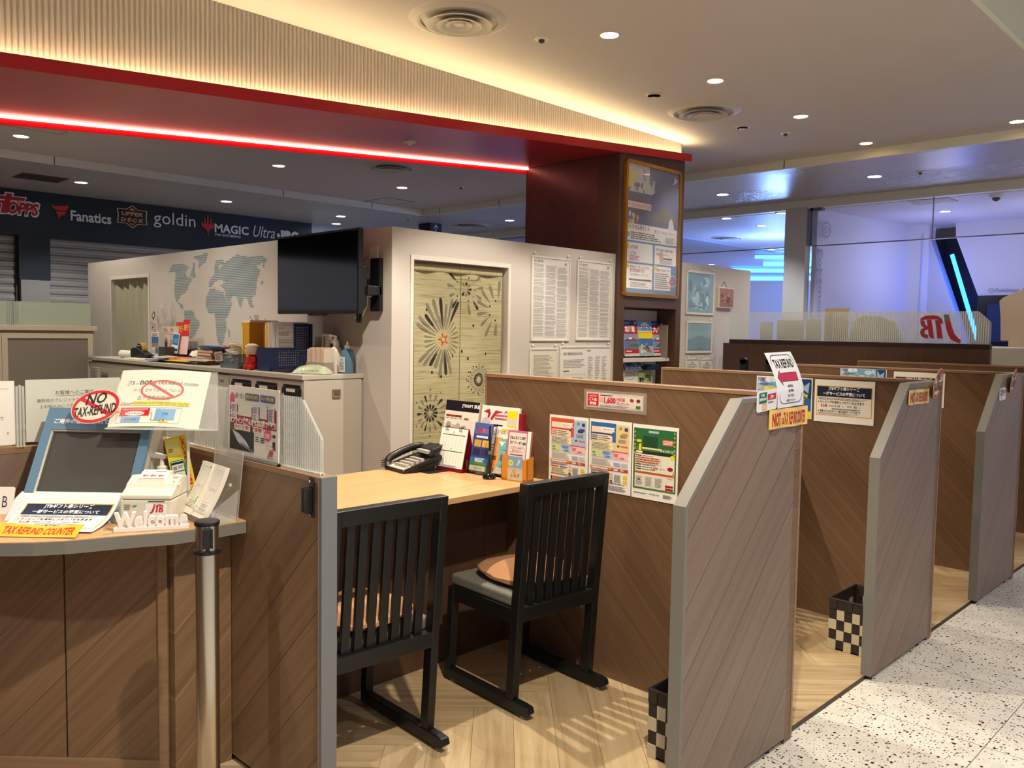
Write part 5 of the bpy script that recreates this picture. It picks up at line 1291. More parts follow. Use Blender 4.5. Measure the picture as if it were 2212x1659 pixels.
def campaign(head, side, chips):
    def f(s, w, h):
        s.L = 2; s.rect(w * .05, h * .62, w * .9, h * .33, P(side)); s.rect(w * .05, h * .54, w * .9, h * .1, P(side)); s.L = 3; s.rect(w * .04, h * .70, w * .60, h * .26, P(head)); s.rect(w * .06, h * .70, w * .5, h * .20, P('f0dcc8')); s.poly([(w * .3, h * .90), (w * .62, h * .90), (w * .59, h * .87), (w * .62, h * .84), (w * .3, h * .84)], WHITE)
        s.L = 4; s.text('キャンペーン', w * .34, h * .852, h * .025, P(head), bold=.03); s.rect(w * .06, h * .795, w * .46, h * .022, P(chips)); s.ell(w * .55, h * .80, w * .035, h * .018, P('4a4a9a'))
        for i in range(3): s.rect(w * .07, h * (.765 - .026 * i), w * .14, h * .012, P(chips)); s.greek(w * .23, h * (.762 - .026 * i), w * .28, h * .016, 1, INK, i)
        s.jtb(w * .70, h * .885, w * .08, GREYI, GREYI)
        s.rect(w * .84, h * .87, w * .075, h * .045, P('3a3a6a'))
        for q in (0, 1): s.rect(w * (.74 + .04 * q), h * (.775 + .02 * q), w * .13, h * .04, P(('3a3660', '4a4478')[q] if head != '2c6ca8' else ('a87a4a', 'b88a58')[q]))
        s.greek(w * .70, h * .70, w * .22, h * .05, 4, GREYI, 9); s.ell(w * .70, h * .655, w * .03, h * .015, P('6a4a3a')); s.rect(w * .76, h * .645, w * .16, h * .02, P('e06a4a'))
        s.rect(w * .06, h * .585, w * .52, h * .10, P('f2e6b0')); s.L = 5; s.greek(w * .07, h * .59, w * .48, h * .09, 5, GREYI, 5); s.L = 4
        s.rect(w * .06, h * .475, w * .25, h * .10, P('c8d8a0')); s.rect(w * .33, h * .475, w * .24, h * .10, P('b8c4e4')); s.rect(w * .59, h * .475, w * .34, h * .10, P('f2c4c4')); s.rect(w * .55, h * .565, w * .38, h * .018, P('d8506a'))
        s.L = 5; s.text('特典', w * .09, h * .52, h * .022, GREEN, bold=.03); s.text('1,000', w * .09, h * .485, h * .022, GREEN, bold=.03, maxw=w * .18); s.text('3,000', w * .40, h * .482, h * .026, BLUE, bold=.04, maxw=w * .16); s.text('1,000', w * .74, h * .482, h * .026, P('d04058'), bold=.04, maxw=w * .17)
        s.greek(w * .34, h * .52, w * .2, h * .045, 4, BLUE, 3); s.greek(w * .60, h * .50, w * .12, h * .05, 4, RED, 4)
        s.frame(w * .06, h * .36, w * .87, h * .10, .0008, LGREY); s.greek(w * .08, h * .365, w * .48, h * .085, 9, LGREY, 6); s.rect(w * .60, h * .375, w * .15, h * .05, P('a8a8c8')); s.rect(w * .77, h * .375, w * .15, h * .05, P('c0bcd0'))
        s.rect(w * .05, h * .305, w * .89, h * .040, P('b84a3a')); s.rect(w * .07, h * .312, w * .40, h * .026, P('f0d0c0')); s.L = 6; s.text('最大', w * .49, h * .314, h * .022, YEL, bold=.03); s.text('1,000', w * .60, h * .313, h * .026, WHITE, bold=.04, maxw=w * .14); s.text('（還元）', w * .76, h * .314, h * .02, WHITE, bold=.02)
        s.L = 4; s.greek(w * .06, h * .265, w * .45, h * .03, 3, GREYI, 7)
        s.rect(w * .06, h * .235, w * .2, h * .018, P(chips)); s.rect(w * .29, h * .235, w * .2, h * .016, P('3a5a9a')); s.rect(w * .06, h * .15, w * .43, h * .08, P('f0e4a8')); s.L = 5; s.greek(w * .08, h * .155, w * .38, h * .07, 5, GREYI, 8); s.L = 4
        s.greek(w * .62, h * .15, w * .18, h * .11, 9, GREYI, 9); s.rect(w * .82, h * .21, w * .10, h * .05, P('e8c83a')); s.rect(w * .82, h * .145, w * .10, h * .05, P('e8c83a')); s.ell(w * .55, h * .21, w * .045, h * .018, P('d8b878')); s.ell(w * .55, h * .16, w * .035, h * .02, P('8a4a30')); s.rect(w * .52, h * .245, w * .07, h * .025, P('e8a0a8'))
        s.greek(w * .06, h * .12, w * .86, h * .022, 2, GREYI, 10); s.rect(w * .06, h * .035, w * .04, h * .06, P('3a241a')); s.rect(w * .11, h * .035, w * .32, h * .06, P('d86a3a')); s.greek(w * .5, h * .03, w * .42, h * .07, 5, GREYI, 11)
    return f
G2 = 'campaign sheets pasted on the nearest partition'
pasted(2.77, -2.463, -2.243, .788, 1.085, 'red and blue campaign sheet, left of the three sheets pasted behind the right chair', campaign('d8562e', 'a9c4e0', 'c8402e'), grp=G2)
pasted(2.77, -2.238, -2.018, .786, 1.086, 'blue and gold campaign sheet, middle of the three sheets pasted behind the right chair', campaign('2c6ca8', 'e4cf98', '24406a'), grp=G2)
def greenp(s, w, h):
    s.L = 2; s.rect(w * .03, h * .13, w * .93, h * .82, P('4f7a34')); s.rect(w * .03, h * .70, w * .93, h * .25, P('2c6a40')); s.L = 3
    s.rect(w * .10, h * .76, w * .10, h * .035, YEL); s.poly([(w * .14, h * .60), (w * .20, h * .60), (w * .20, h * .75), (w * .15, h * .73)], YEL); s.rect(w * .24, h * .70, w * .32, h * .15, P('21482c')); s.rect(w * .22, h * .675, w * .42, h * .022, P('e8e0a8'))
    s.rect(w * .36, h * .895, w * .22, h * .03, P('a8c8c0')); s.poly(rrect(w * .66, h * .75, w * .24, h * .075, .006), P('d85a3a')); s.L = 4; s.greek(w * .68, h * .76, w * .2, h * .055, 3, WHITE, 3, ragged=.05); s.text('キャンペーン', w * .62, h * .655, h * .034, WHITE, bold=.04, w=w * .28)
    s.L = 3; s.rect(w * .07, h * .61, w * .80, h * .04, P('22332a')); s.rect(w * .09, h * .618, w * .14, h * .024, WHITE); s.rect(w * .07, h * .37, w * .86, h * .235, P('e8e2d0')); s.rect(w * .07, h * .155, w * .86, h * .19, P('e8e2d0')); s.rect(w * .07, h * .34, w * .86, h * .026, P('c8562e'))
    s.L = 4
    for i, y in enumerate((.575, .455, .425, .395)): s.rect(w * .08, h * y, w * .13, h * .014, INK); s.greek(w * .23, h * y, w * .3, h * .016, 1, INK if i else RED, i)
    for i in range(3): s.greek(w * .08, h * (.545 - .03 * i), w * .55, h * .022, 1, P('b8482e'), i + 4, .75, .1); s.greek(w * .12, h * (.53 - .03 * i), w * .6, h * .01, 1, GREYI, i + 9)
    s.text('1,000', w * .44, h * .415, h * .034, P('c8482e'), bold=.04, maxw=w * .16); s.text('ポイント', w * .61, h * .418, h * .022, P('c8482e'), bold=.03); s.ell(w * .84, h * .445, w * .06, h * .026, P('9a1f30')); s.ell(w * .88, h * .60, w * .05, h * .028, YEL)
    s.ell(w * .92, h * .405, w * .022, h * .02, P('d8a878')); s.rect(w * .89, h * .345, w * .05, h * .045, P('c88a4a'))
    for i in range(3): s.frame(w * (.09 + .21 * i), h * .17, w * .17, h * .14, .0008, LGREY); s.greek(w * (.10 + .21 * i), h * .18, w * .15, h * .12, 8, GREYI, 12 + i); s.rect(w * (.14 + .21 * i), h * .25, w * .05, h * .018, INK if i == 0 else LGREY)
    for i in range(2): s.rect(w * .74, h * (.20 - .04 * i), w * .17, h * .03, P('a82028'))
    s.rect(w * .78, h * .31, w * .12, h * .02, P('e0b0a0')); s.text('050-3323-1764', w * .40, h * .07, h * .018, INK, bold=.02); s.greek(w * .05, h * .065, w * .32, h * .02, 2, GREYI, 21); s.greek(w * .70, h * .05, w * .2, h * .05, 5, GREYI, 22)
    for i in range(12): s.ell(w * (.06 if i % 2 else .92), h * (.92 - .028 * i), w * .016, h * .012, P('d8b86a'))
pasted(2.77, -2.013, -1.795, .785, 1.084, 'green campaign sheet, right of the three sheets pasted behind the right chair', greenp, grp=G2)
def skyp(s, w, h):
    s.L = 2; s.rect(.006, .006, w - .012, h - .012, P('2b68a0')); s.rect(.006, h * .62, w - .012, h * .35, P('74a9cc')); s.L = 3; rd = random.Random(5)
    for i in range(18): s.ell(rd.uniform(.05, .95) * w, rd.uniform(.66, .93) * h, rd.uniform(.01, .03), rd.uniform(.006, .016), P(('c8dce8', 'a8c8dc', 'e4ecf0')[i % 3]), 12)
    s.rect(w * .78, h * .5, w * .2, h * .47, P('1c4478')); s.poly([(w * .8, h * .95), (w * .86, h * .8), (w * .95, h * .9), (w * .93, h * .62), (w * .86, h * .7), (w * .8, h * .6)], P('9fc0d8')); s.rect(.006, .006, w - .012, h * .16, YEL)
    s.L = 4; s.jtb(w * .06, h * .87, w * .09, P('c03a50'), P('c03a50')); s.text('海外旅行の', w * .06, h * .76, h * .06, P('3a6ca8'), bold=.02); s.text('実は当たり', w * .06, h * .64, h * .10, YEL, bold=.05); s.text('海外旅行予約', w * .06, h * .44, h * .15, YEL, bold=.06, w=w * .86); s.greek(w * .1, h * .22, w * .7, h * .15, 3, WHITE, 3)
    s.L = 5; s.ell(w * .86, h * .09, w * .06, h * .08, P('b8d070'))
G3 = 'blue sky travel posters inside the booths'
pasted(2.77 + BY, -2.254, -1.936, 1.012, 1.226, 'blue sky poster behind the curved tax refund sign in the second booth', skyp, 'poster', G3)
pasted(2.77 + 2 * BY, -2.411, -2.103, 1.025, 1.236, 'blue sky poster peeping over the second partition, in the third booth', skyp, 'poster', G3)
G4 = 'framed coupon notices'
pasted(2.77 + BY, -1.924, -1.617, 1.006, 1.224, 'gold edged coupon notice with dark title bar in the second booth', gift, grp=G4)
pasted(2.77 + 2 * BY, -2.058, -1.745, 1.005, 1.223, 'gold edged coupon notice behind the oval sign of the second wing', gift, grp=G4)

# ------------------------------------------------------------------ signs taped on the wings
XW = -1.325 + .004
GLO = mat('laminate_white', 'e4e2e6', .12, spec=.7); GLY = mat('laminate_orange', 'e6bd62', .12, spec=.7)
def taped(w, h, base, fill, y, z, ru, rv, label, fn, cat='sign', grp=None, r=0):
    s = Sheet(w, h, base, .0012, fn, (20, 10) if not r else None, r); fill(s, w, h)
    return tag(s.put('taped_sign', (XW, y, z), (0, math.cos(ru), math.sin(ru)), (0, -math.sin(rv), math.cos(rv))), label, cat, grp)
def taxref(s, w, h):
    s.L = 2
    pts = rrect(.012, .012, w - .024, h - .02, .03); q = rrect(.0145, .0145, w - .029, h - .025, .028); n = len(pts); z = 2 * LAY
    s.add([(a, b, z) for a, b in pts + q], [(i, (i + 1) % n, n + (i + 1) % n, n + i) for i in range(n)], NAVY)
    s.text('TAX REFUND', w * .5, h * .72, h * .15, INK, al='c', w=w * .74, bold=.03)
    s.poly([(w * .10, h * .55), (w * .24, h * .69), (w * .24, h * .63), (w * .86, h * .63), (w * .86, h * .47), (w * .24, h * .47), (w * .24, h * .40)], INK); s.L = 3; s.poly([(w * .12, h * .55), (w * .225, h * .655), (w * .225, h * .62), (w * .85, h * .62), (w * .85, h * .48), (w * .225, h * .48), (w * .225, h * .44)], P('b8304e'))
    for i, t_ in enumerate(('退税柜台', '退稅櫃檯', '면세 카운터', '免税カウンター')): s.text(t_, w * .5, h * (.36 - .088 * i), h * .045, INK, al='c', bold=.02)
taped(.195, .185, GLO, taxref, 2.622, 1.204, R(0), R(2), 'white tax refund sign with red arrow, curling off the top of the nearest wing', lambda x, y, z: (x, y, z + .002 - .05 * max(0, (y - .05) / .135) ** 1.6))
def cards(s, w, h):
    s.L = 2; s.rect(w * .10, h * .40, w * .38, h * .52, P('1f6a4e')); s.rect(w * .52, h * .50, w * .42, h * .30, P('b8304e')); s.rect(w * .26, h * .06, w * .22, h * .30, P('e0a862')); s.greek(w * .55, h * .34, w * .34, h * .09, 2, INK, 2)
    s.L = 3; s.text('TAX', w * .18, h * .74, h * .12, WHITE, bold=.03); s.text('REFUND', w * .13, h * .54, h * .12, WHITE, w=w * .32, bold=.03); s.text('JTB', w * .64, h * .58, h * .13, WHITE, shear=.2, bold=.03); s.greek(w * .29, h * .12, w * .16, h * .18, 2, P('f0d8b0'), 3)
GC = 'small card logo signs on the wings'
taped(.128, .068, GLO, cards, 2.483, 1.197, R(6), R(2), 'white card sign with green and red blocks, left on the nearest wing', None, grp=GC, r=.008)
taped(.125, .070, GLO, cards, 5.233, 1.102, R(1), R(2), 'white card sign with green and red blocks, on the third wing', None, grp=GC, r=.008)
def nottax(s, w, h):
    s.L = 2; s.text('NOT', w * .06, h * .16, h * .62, P('a81e20'), w=w * .24, bold=.04); s.text('a', w * .33, h * .18, h * .5, P('a81e20')); s.text('TAX REFUND COUNTER', w * .38, h * .16, h * .62, P('a81e20'), w=w * .57, bold=.03)
G5 = 'orange not a tax refund counter strips'
wavy = lambda x, y, z: (x, y, z + .003 * math.sin(x * 45) + .002)
taped(.278, .065, GLY, nottax, 2.566, 1.137, R(.5), R(0), 'orange strip with red capitals under the tax refund sign on the nearest wing', wavy, grp=G5)
taped(.268, .066, GLY, nottax, 3.828, 1.152, R(-1), R(0), 'orange strip with red capitals on the second wing', wavy, grp=G5)
def oval(s, rx, ry, faded=False):
    s.prism([(rx * math.cos(2 * PI * i / 40), ry * math.sin(2 * PI * i / 40)) for i in range(40)], -.0015, 0, mat('laminate_oval', 'ece6d0', .14, spec=.7)); s.L = 2
    rd_ = P('d8242a')
    s.ring(0, 0, rx * .97, ry * .97, rx * .13, rd_); s.L = 3; s.seg(-rx * .62, ry * .60, rx * .62, -ry * .60, rx * .16, rd_)
    s.L = 4; s.text('NO', 0, ry * .18, ry * .62, INK, al='c', shear=.25, bold=.02, w=rx * .86); s.text('TAX-REFUND', 0, -ry * .50, ry * .56, INK, al='c', shear=.12, bold=.02, w=rx * 1.72)
for y, z, a, lb in ((4.172, 1.237, 3, 'oval no tax refund sign at the top corner of the second wing'), (5.455, 1.208, 2, 'oval no tax refund sign at the top of the third wing')):
    s = Sheet(); oval(s, .088, .070)
    tag(s.put('oval_sign', (XW + .012, y, z), (-.12, 1, R(a)), (.16, -R(a), 1)), lb, 'sign', 'oval no tax refund signs')
s = Sheet(.02, .02, mat('tape_clear')); tag(s.put('tape_scrap', (XW - .003, 3.998, .845), EY, EZ), 'small scrap of clear tape on the second wing', 'tape')

# ------------------------------------------------------------------ things on the oak desk
DZ = .79
def odesk(name, label, cat, x, y, rz=0): return thing(name, label, cat, (x, y, DZ), rz)
# gift board and catalogue
s = Sheet(.235, .315, P('ece6d8'), .006); s.L = 2; s.rect(0, .265, .235, .05, P('1c1a24')); s.rect(.01, .235, .11, .01, P('7a2a26')); s.rect(.03, .235, .04, .01, RED)
for i in range(4): s.greek(.012 + .03 * i, .225, .025, .006, 1, GREYI, i)
s.ell(.035, .19, .02, .02, P('a8a0a8')); s.ell(.10, .19, .018, .016, P('b8b4b0')); s.rect(.06, .185, .02, .012, P('c4bcb4')); s.rect(.13, .18, .03, .018, LGREY); s.greek(.01, .03, .21, .13, 10, LGREY, 4); s.rect(.14, .225, .03, .01, P('8a6a5a'))
s.L = 3; s.text('JTBGIFT 商品', .115, .281, .017, WHITE, bold=.03, space=1.1)
tag(s.put('gift_board', (-3.135, 2.705, DZ + .003), (1, .02, 0), (0, .16, 1)), 'tall white board with a black header standing behind the calendar', 'board')
s = Sheet(.24, .30, P('efe8e0'), .012); s.L = 2; s.poly([(.01, .27), (.05, .285), (.045, .22), (.03, .2), (.06, .26)], P('b8303a')); s.poly([(.06, .24), (.09, .28), (.14, .275), (.1, .265), (.07, .23)], P('b8303a')); s.ell(.035, .21, .03, .035, P('d0c4cc'))
s.rect(.17, .19, .06, .095, YEL); s.rect(.172, .215, .056, .035, P('d8c8b8')); s.L = 3; s.greek(.09, .235, .08, .03, 2, P('b85a5a'), 3, ragged=.05); s.rect(.085, .205, .06, .01, INK); s.text('カタログ', .075, .165, .032, INK, w=.085); s.text('ギフト', .165, .162, .02, INK); s.jtb(.145, .27, .02, P('a8242e'), P('a8242e')); s.rect(.18, .14, .04, .03, P('d8704a')); s.greek(.02, .03, .2, .1, 8, LGREY, 5)
tag(s.put('catalogue', (-2.865, 2.70, DZ + .012), (1, .02, 0), (0, .14, 1)), 'white catalogue with a red ribbon, standing behind the leaflets', 'catalogue')
tag(MB().box(-.01, -.01, 0, .012, .015, .285, P('98202a')).box(-.008, -.0115, .06, .008, -.0095, .2, P('3a5a8a')).build('red_folder', loc=(-2.61, 2.745, DZ)), 'red folder edge showing right of the catalogue', 'folder')
# calendar
o = odesk('desk_calendar', 'standing two month desk calendar on a dark red base', 'calendar', -2.935, 2.635, R(3)); WR = P('8a1826')
MB().hexa([(-.085, -.045, 0), (.085, -.045, 0), (.085, -.042, 0), (-.085, -.042, 0)], [(-.085, .0, .20), (.085, .0, .20), (.085, .003, .20), (-.085, .003, .20)], WR).hexa([(-.085, .052, 0), (.085, .052, 0), (.085, .055, 0), (-.085, .055, 0)], [(-.085, .004, .20), (.085, .004, .20), (.085, .007, .20), (-.085, .007, .20)], WR).box(-.085, -.041, 0, .085, .051, .002, WR).build('stand', o)
s = Sheet(.172, .185, PAPER, .003); s.L = 2; s.rect(.012, .152, .148, .003, INK); s.rect(.012, .152, .015, .003, RED); s.rect(.012, .075, .148, .003, INK); s.rect(.012, .075, .015, .003, RED)
s.text('8', .08, .160, .011, GREYI); s.text('9', .08, .082, .011, GREYI)
for m0 in (.152, .075):
    for r_ in range(5):
        for c_ in range(7): s.rect(.02 + .021 * c_, m0 - .012 - .0125 * r_, .004, .0015, GREYI); s.rect(.015 + .021 * c_, m0 - .0165 - .0125 * r_, .014, .0006, P('d0ccc4'))
s.rect(.04, .002, .10, .009, P('b8c4d4')); s.rect(.006, .004, .025, .003, GREYI); s.L = 3; s.greek(.055, .003, .08, .007, 2, GREYI, 3)
s.put('month_sheet', (-.086, -.046, .018), EX, (0, .235, 1), o)
b = MB()
for x in (-.055, -.048, -.041, .035, .042, .049): b.tube([(x, -.008, .185), (x, -.012, .20), (x, .0, .207), (x, .008, .198)], .0013, BLACK, 6)
b.build('ring_binding', o)
# leaflet stands
o = odesk('leaflet_stand', 'clear stand with a dark blue card leaflet right of the calendar', 'leaflet stand', -2.78, 2.645, R(2))
s = Sheet(.115, .225, P('2a4a94'), .004); s.L = 2; s.rect(0, .0, .115, .045, P('3a7a4a')); s.rect(0, .045, .115, .02, P('3a6a9a')); s.rect(0, .17, .115, .055, P('4a62a4')); s.rect(.004, .006, .10, .022, P('d8dcc8'))
for i, c in enumerate(('c8983a', 'd0a848', '2c2c4a', '3a3050')): s.poly(rrect(.012 + .05 * (i % 2), .115 - .04 * (i // 2), .044, .032, .004), P(c))
s.L = 3; s.jtb(.015, .178, .035, P('c83040'), P('c83040')); s.text('旅カード', .052, .180, .018, P('e06a6a'), bold=.02); s.greek(.02, .155, .08, .012, 1, WHITE, 2, .8, .1); s.greek(.03, .045, .06, .02, 3, WHITE, 3); s.text('新規入会', .03, .011, .011, GREYI, maxw=.05)
s.put('leaflet', (-.057, -.015, .012), EX, (0, .2, 1), o)
MB().box(-.062, -.022, 0, .066, -.018, .06, GLASS).box(-.062, -.02, 0, .066, .05, .004, GLASS).hexa([(-.062, .0, 0), (.066, .0, 0), (.066, .004, 0), (-.062, .004, 0)], [(-.062, .045, .235), (.066, .045, .235), (.066, .049, .235), (-.062, .049, .235)], GLASS).build('clear_holder', o)
o = odesk('leaflet_stand', 'leaflet stand with an orange and teal travel leaflet, behind the thin black rod', 'leaflet stand', -2.675, 2.675, R(0))
s = Sheet(.115, .215, P('efe9dc'), .004); s.L = 2; s.poly([(0, .06), (.05, .13), (.05, .165), (0, .165)], P('e89a52')); s.poly([(0, .03), (.0, .10), (.045, .16), (.115, .165), (.115, .03)], P('6fb8b4')); s.poly([(0, .0), (0, .09), (.03, .14), (.04, .06), (.02, .0)], P('e89a52'))
s.L = 3; s.poly([(.03, .15), (.06, .145), (.075, .155), (.06, .14), (.05, .125)], WHITE); s.rect(.05, .06, .035, .03, P('3a6a9a')); s.poly([(.02, .015), (.06, .0), (.05, .03)], WHITE); s.text('JTB旅ら', .012, .178, .018, P('a8885a'), bold=.01); s.poly(rrect(.035, .20, .04, .008, .002), P('d8d43a')); s.rect(.005, .06, .02, .02, P('8a4a2a')); s.rect(.05, .11, .05, .004, P('4a9a98')); s.rect(.01, .0, .09, .008, WHITE)
s.put('leaflet', (-.052, -.015, .012), EX, (0, .2, 1), o)
MB().box(-.056, -.022, 0, .066, -.018, .05, GLASS).box(-.056, -.022, 0, .066, .05, .006, BLACK).build('clear_holder', o)
# black round base with a rod
o = odesk('card_stand', 'small black round based stand with a thin rod at the desk edge', 'card stand', -2.665, 2.595)
MB().lathe([(0, 0), (.028, 0), (.030, .006), (.026, .016), (.015, .025), (.0, .028)], BLACK_G, n=24).build('base', o, smooth=True)
MB().cyl((0, 0, .02), .0045, .09, BLACK, 12, r2=.0035).cyl((0, 0, .11), .003, .015, CHROME, 12).cyl((.002, 0, .125), .006, .11, BLACK, 10, r2=.004).build('rod', o, smooth=True)
# orange leaflet box
o = odesk('leaflet_box', 'orange cardboard box holding pink edged coupon leaflets at the desk edge', 'leaflet box', -2.545, 2.63, R(8))
OR = P('d88a2c')
MB().box(-.07, 0, 0, .07, .045, .012, OR).box(-.07, 0, 0, -.066, .05, .115, OR).box(.066, 0, 0, .07, .05, .105, OR).box(-.07, .045, 0, .07, .05, .11, OR).box(-.07, 0, 0, -.035, .004, .115, OR).box(.045, 0, 0, .07, .004, .10, OR).build('box', o)
s = Sheet(.08, .105, P('cdbfa6'), .003); s.L = 2; s.rect(0, .055, .08, .05, P('7fa8d0')); s.ell(.018, .075, .014, .014, P('e0d84a')); s.poly([(.045, .065), (.06, .07), (.07, .09), (.06, .095), (.055, .08)], P('c8d8e4')); s.frame(.028, .034, .014, .012, .002, P('b8704a')); s.L = 3; s.text('ふるぽ', .04, .014, .015, P('8a5a3a'), al='c', bold=.01); s.text('750', .018, .072, .006, INK, al='c')
s.put('front_card', (-.035, -.001, .006), EX, EZ, o)
s = Sheet(.125, .20, P('c8688c'), .012); s.L = 2; s.rect(.008, 0, .095, .19, P('e0d8d0')); s.rect(.108, 0, .017, .2, PAPER); s.L = 3; s.text('JTBふるさと納税', .055, .158, .013, INK, al='c', bold=.03, maxw=.085); s.text('旅行クーポン', .05, .138, .013, INK, al='c', bold=.03, maxw=.07); s.rect(.085, .138, .015, .012, GREEN)
pts = rrect(.015, .103, .082, .026, .012); q = rrect(.0162, .1042, .0796, .0236, .011); n = len(pts); s.add([(a, b_, 3 * LAY) for a, b_ in pts + q], [(i, (i + 1) % n, n + (i + 1) % n, n + i) for i in range(n)], GREYI)
s.text('ふるさと納税で', .055, .117, .008, P('b83a5a'), al='c', bold=.02); s.text('旅に出よう！', .055, .106, .008, P('b83a5a'), al='c', bold=.02); s.rect(.02, .09, .07, .005, P('b83a5a')); s.greek(.02, .062, .07, .018, 2, GREYI, 3)
s.put('coupon_leaflet', (-.062, .012, .022), EX, (0, .14, 1), o)
# telephone
o = odesk('desk_telephone', 'black office telephone with raised handset and grey keys at the left of the desk', 'telephone', -3.075, 2.49, R(-8))
MB().prism([(-.10, .02), (.10, .075), (.11, .07), (.11, .05), (-.10, .0)], -.09, .09, BLACK, 'yz').build('body', o, .006)
MB().prism([(-.10, 0), (.06, .0), (.10, .05), (.02, .03)], -.085, .085, BLACK, 'yz').build('foot', o, .003)
MB().prism([(-.098, .022), (-.10, .012), (-.07, .02), (-.06, .032)], -.088, .088, mat('phone_silver', 'c8c4ba', .35), 'yz').build('front_lip', o)
b = MB(); K = mat('phone_key', 'b9b6ae', .4)
for i in range(4):
    for j in range(6): x, y = -.02 + .018 * j, -.085 + .027 * i; z = .036 + .275 * (y + .085) * .95; b.box(x, y, z - .014, x + .013, y + .018, z + .004, K)
b.build('keys', o)
MB().prism([(.04, .07), (.10, .085), (.115, .12), (.06, .10)], -.03, .088, BLACK, 'yz').build('display_hood', o, .004)
MB().box(-.02, .035, .08, .07, .06, .095, mat('phone_key')).build('display', o)
h_ = MB(); pa = [(-.065, -.095, .042), (-.065, -.08, .058), (-.065, -.03, .078), (-.065, .04, .098), (-.065, .085, .10), (-.065, .10, .09)]
h_.tube(pa, .018, BLACK, 12).build('handset', o, smooth=True)
MB().tube([(-.065 - .012 * math.cos(i * .9), -.115 + .012 * math.sin(i * .9), .05 - .0012 * i) for i in range(30)], .0025, BLACK, 6).build('coil_cord', o)
tag(MB().prism([(-.06, 0), (.05, 0), (.06, .10), (-.02, .10)], -.045, .045, BLACK, 'xz').build('monitor_foot', loc=(-3.13, 2.73, DZ), bevel=.004), 'black angular stand beside the telephone, partly behind the calendar', 'stand')
tag(MB().box(-.09, -.06, 0, .09, .06, .003, BLACK).build('phone_mat', loc=(-3.02, 2.53, DZ)), 'thin black mat showing under the telephone', 'mat')
# ------------------------------------------------------------------ low partition with ribbed screen beside the reception
def lowpart(name, label, a, b_, along, mt):
    pass
o = thing('counter_partition', 'low slanted board partition with grey end, between the reception counter and the first booth', 'partition', (-2.04, 1.32, 0))
MB().box(-1.16, 0, .02, -.012, .05, 1.005, W_XN).build('panel', o)
MB().box(-1.16, -.002, 1.006, -.012, .052, 1.024, W_EDGE).box(-.014, -.002, .02, -.009, .052, 1.024, W_EDGE).build('wood_cap', o, .001)
MB().box(-.009, -.001, .02, .006, .051, 1.024, GREY_EDGE_D).build('grey_end', o)
MB().box(-1.1, .01, 0, -.02, .04, .02, BLACK).build('kick_strip', o)
pl = [(-1.07, 0), (-.03, 0), (-.03, .105), (-.13, .212), (-1.07, .232)]
rb = [(x, 0, .22 if x < -.13 else .212 - (x + .13) * 1.07) for x in [-.83 + i * .0115 for i in range(70)]]
o = ribbed('acrylic_screen', pl, rb, 'ribbed clear screen with a cut corner, standing on the low partition', (-2.04, 1.345, 1.024))
MB().box(-1.07, -.008, 0, -.03, .008, .006, mat('screen_channel', 'dfe0d2', .4)).build('base_channel', o)
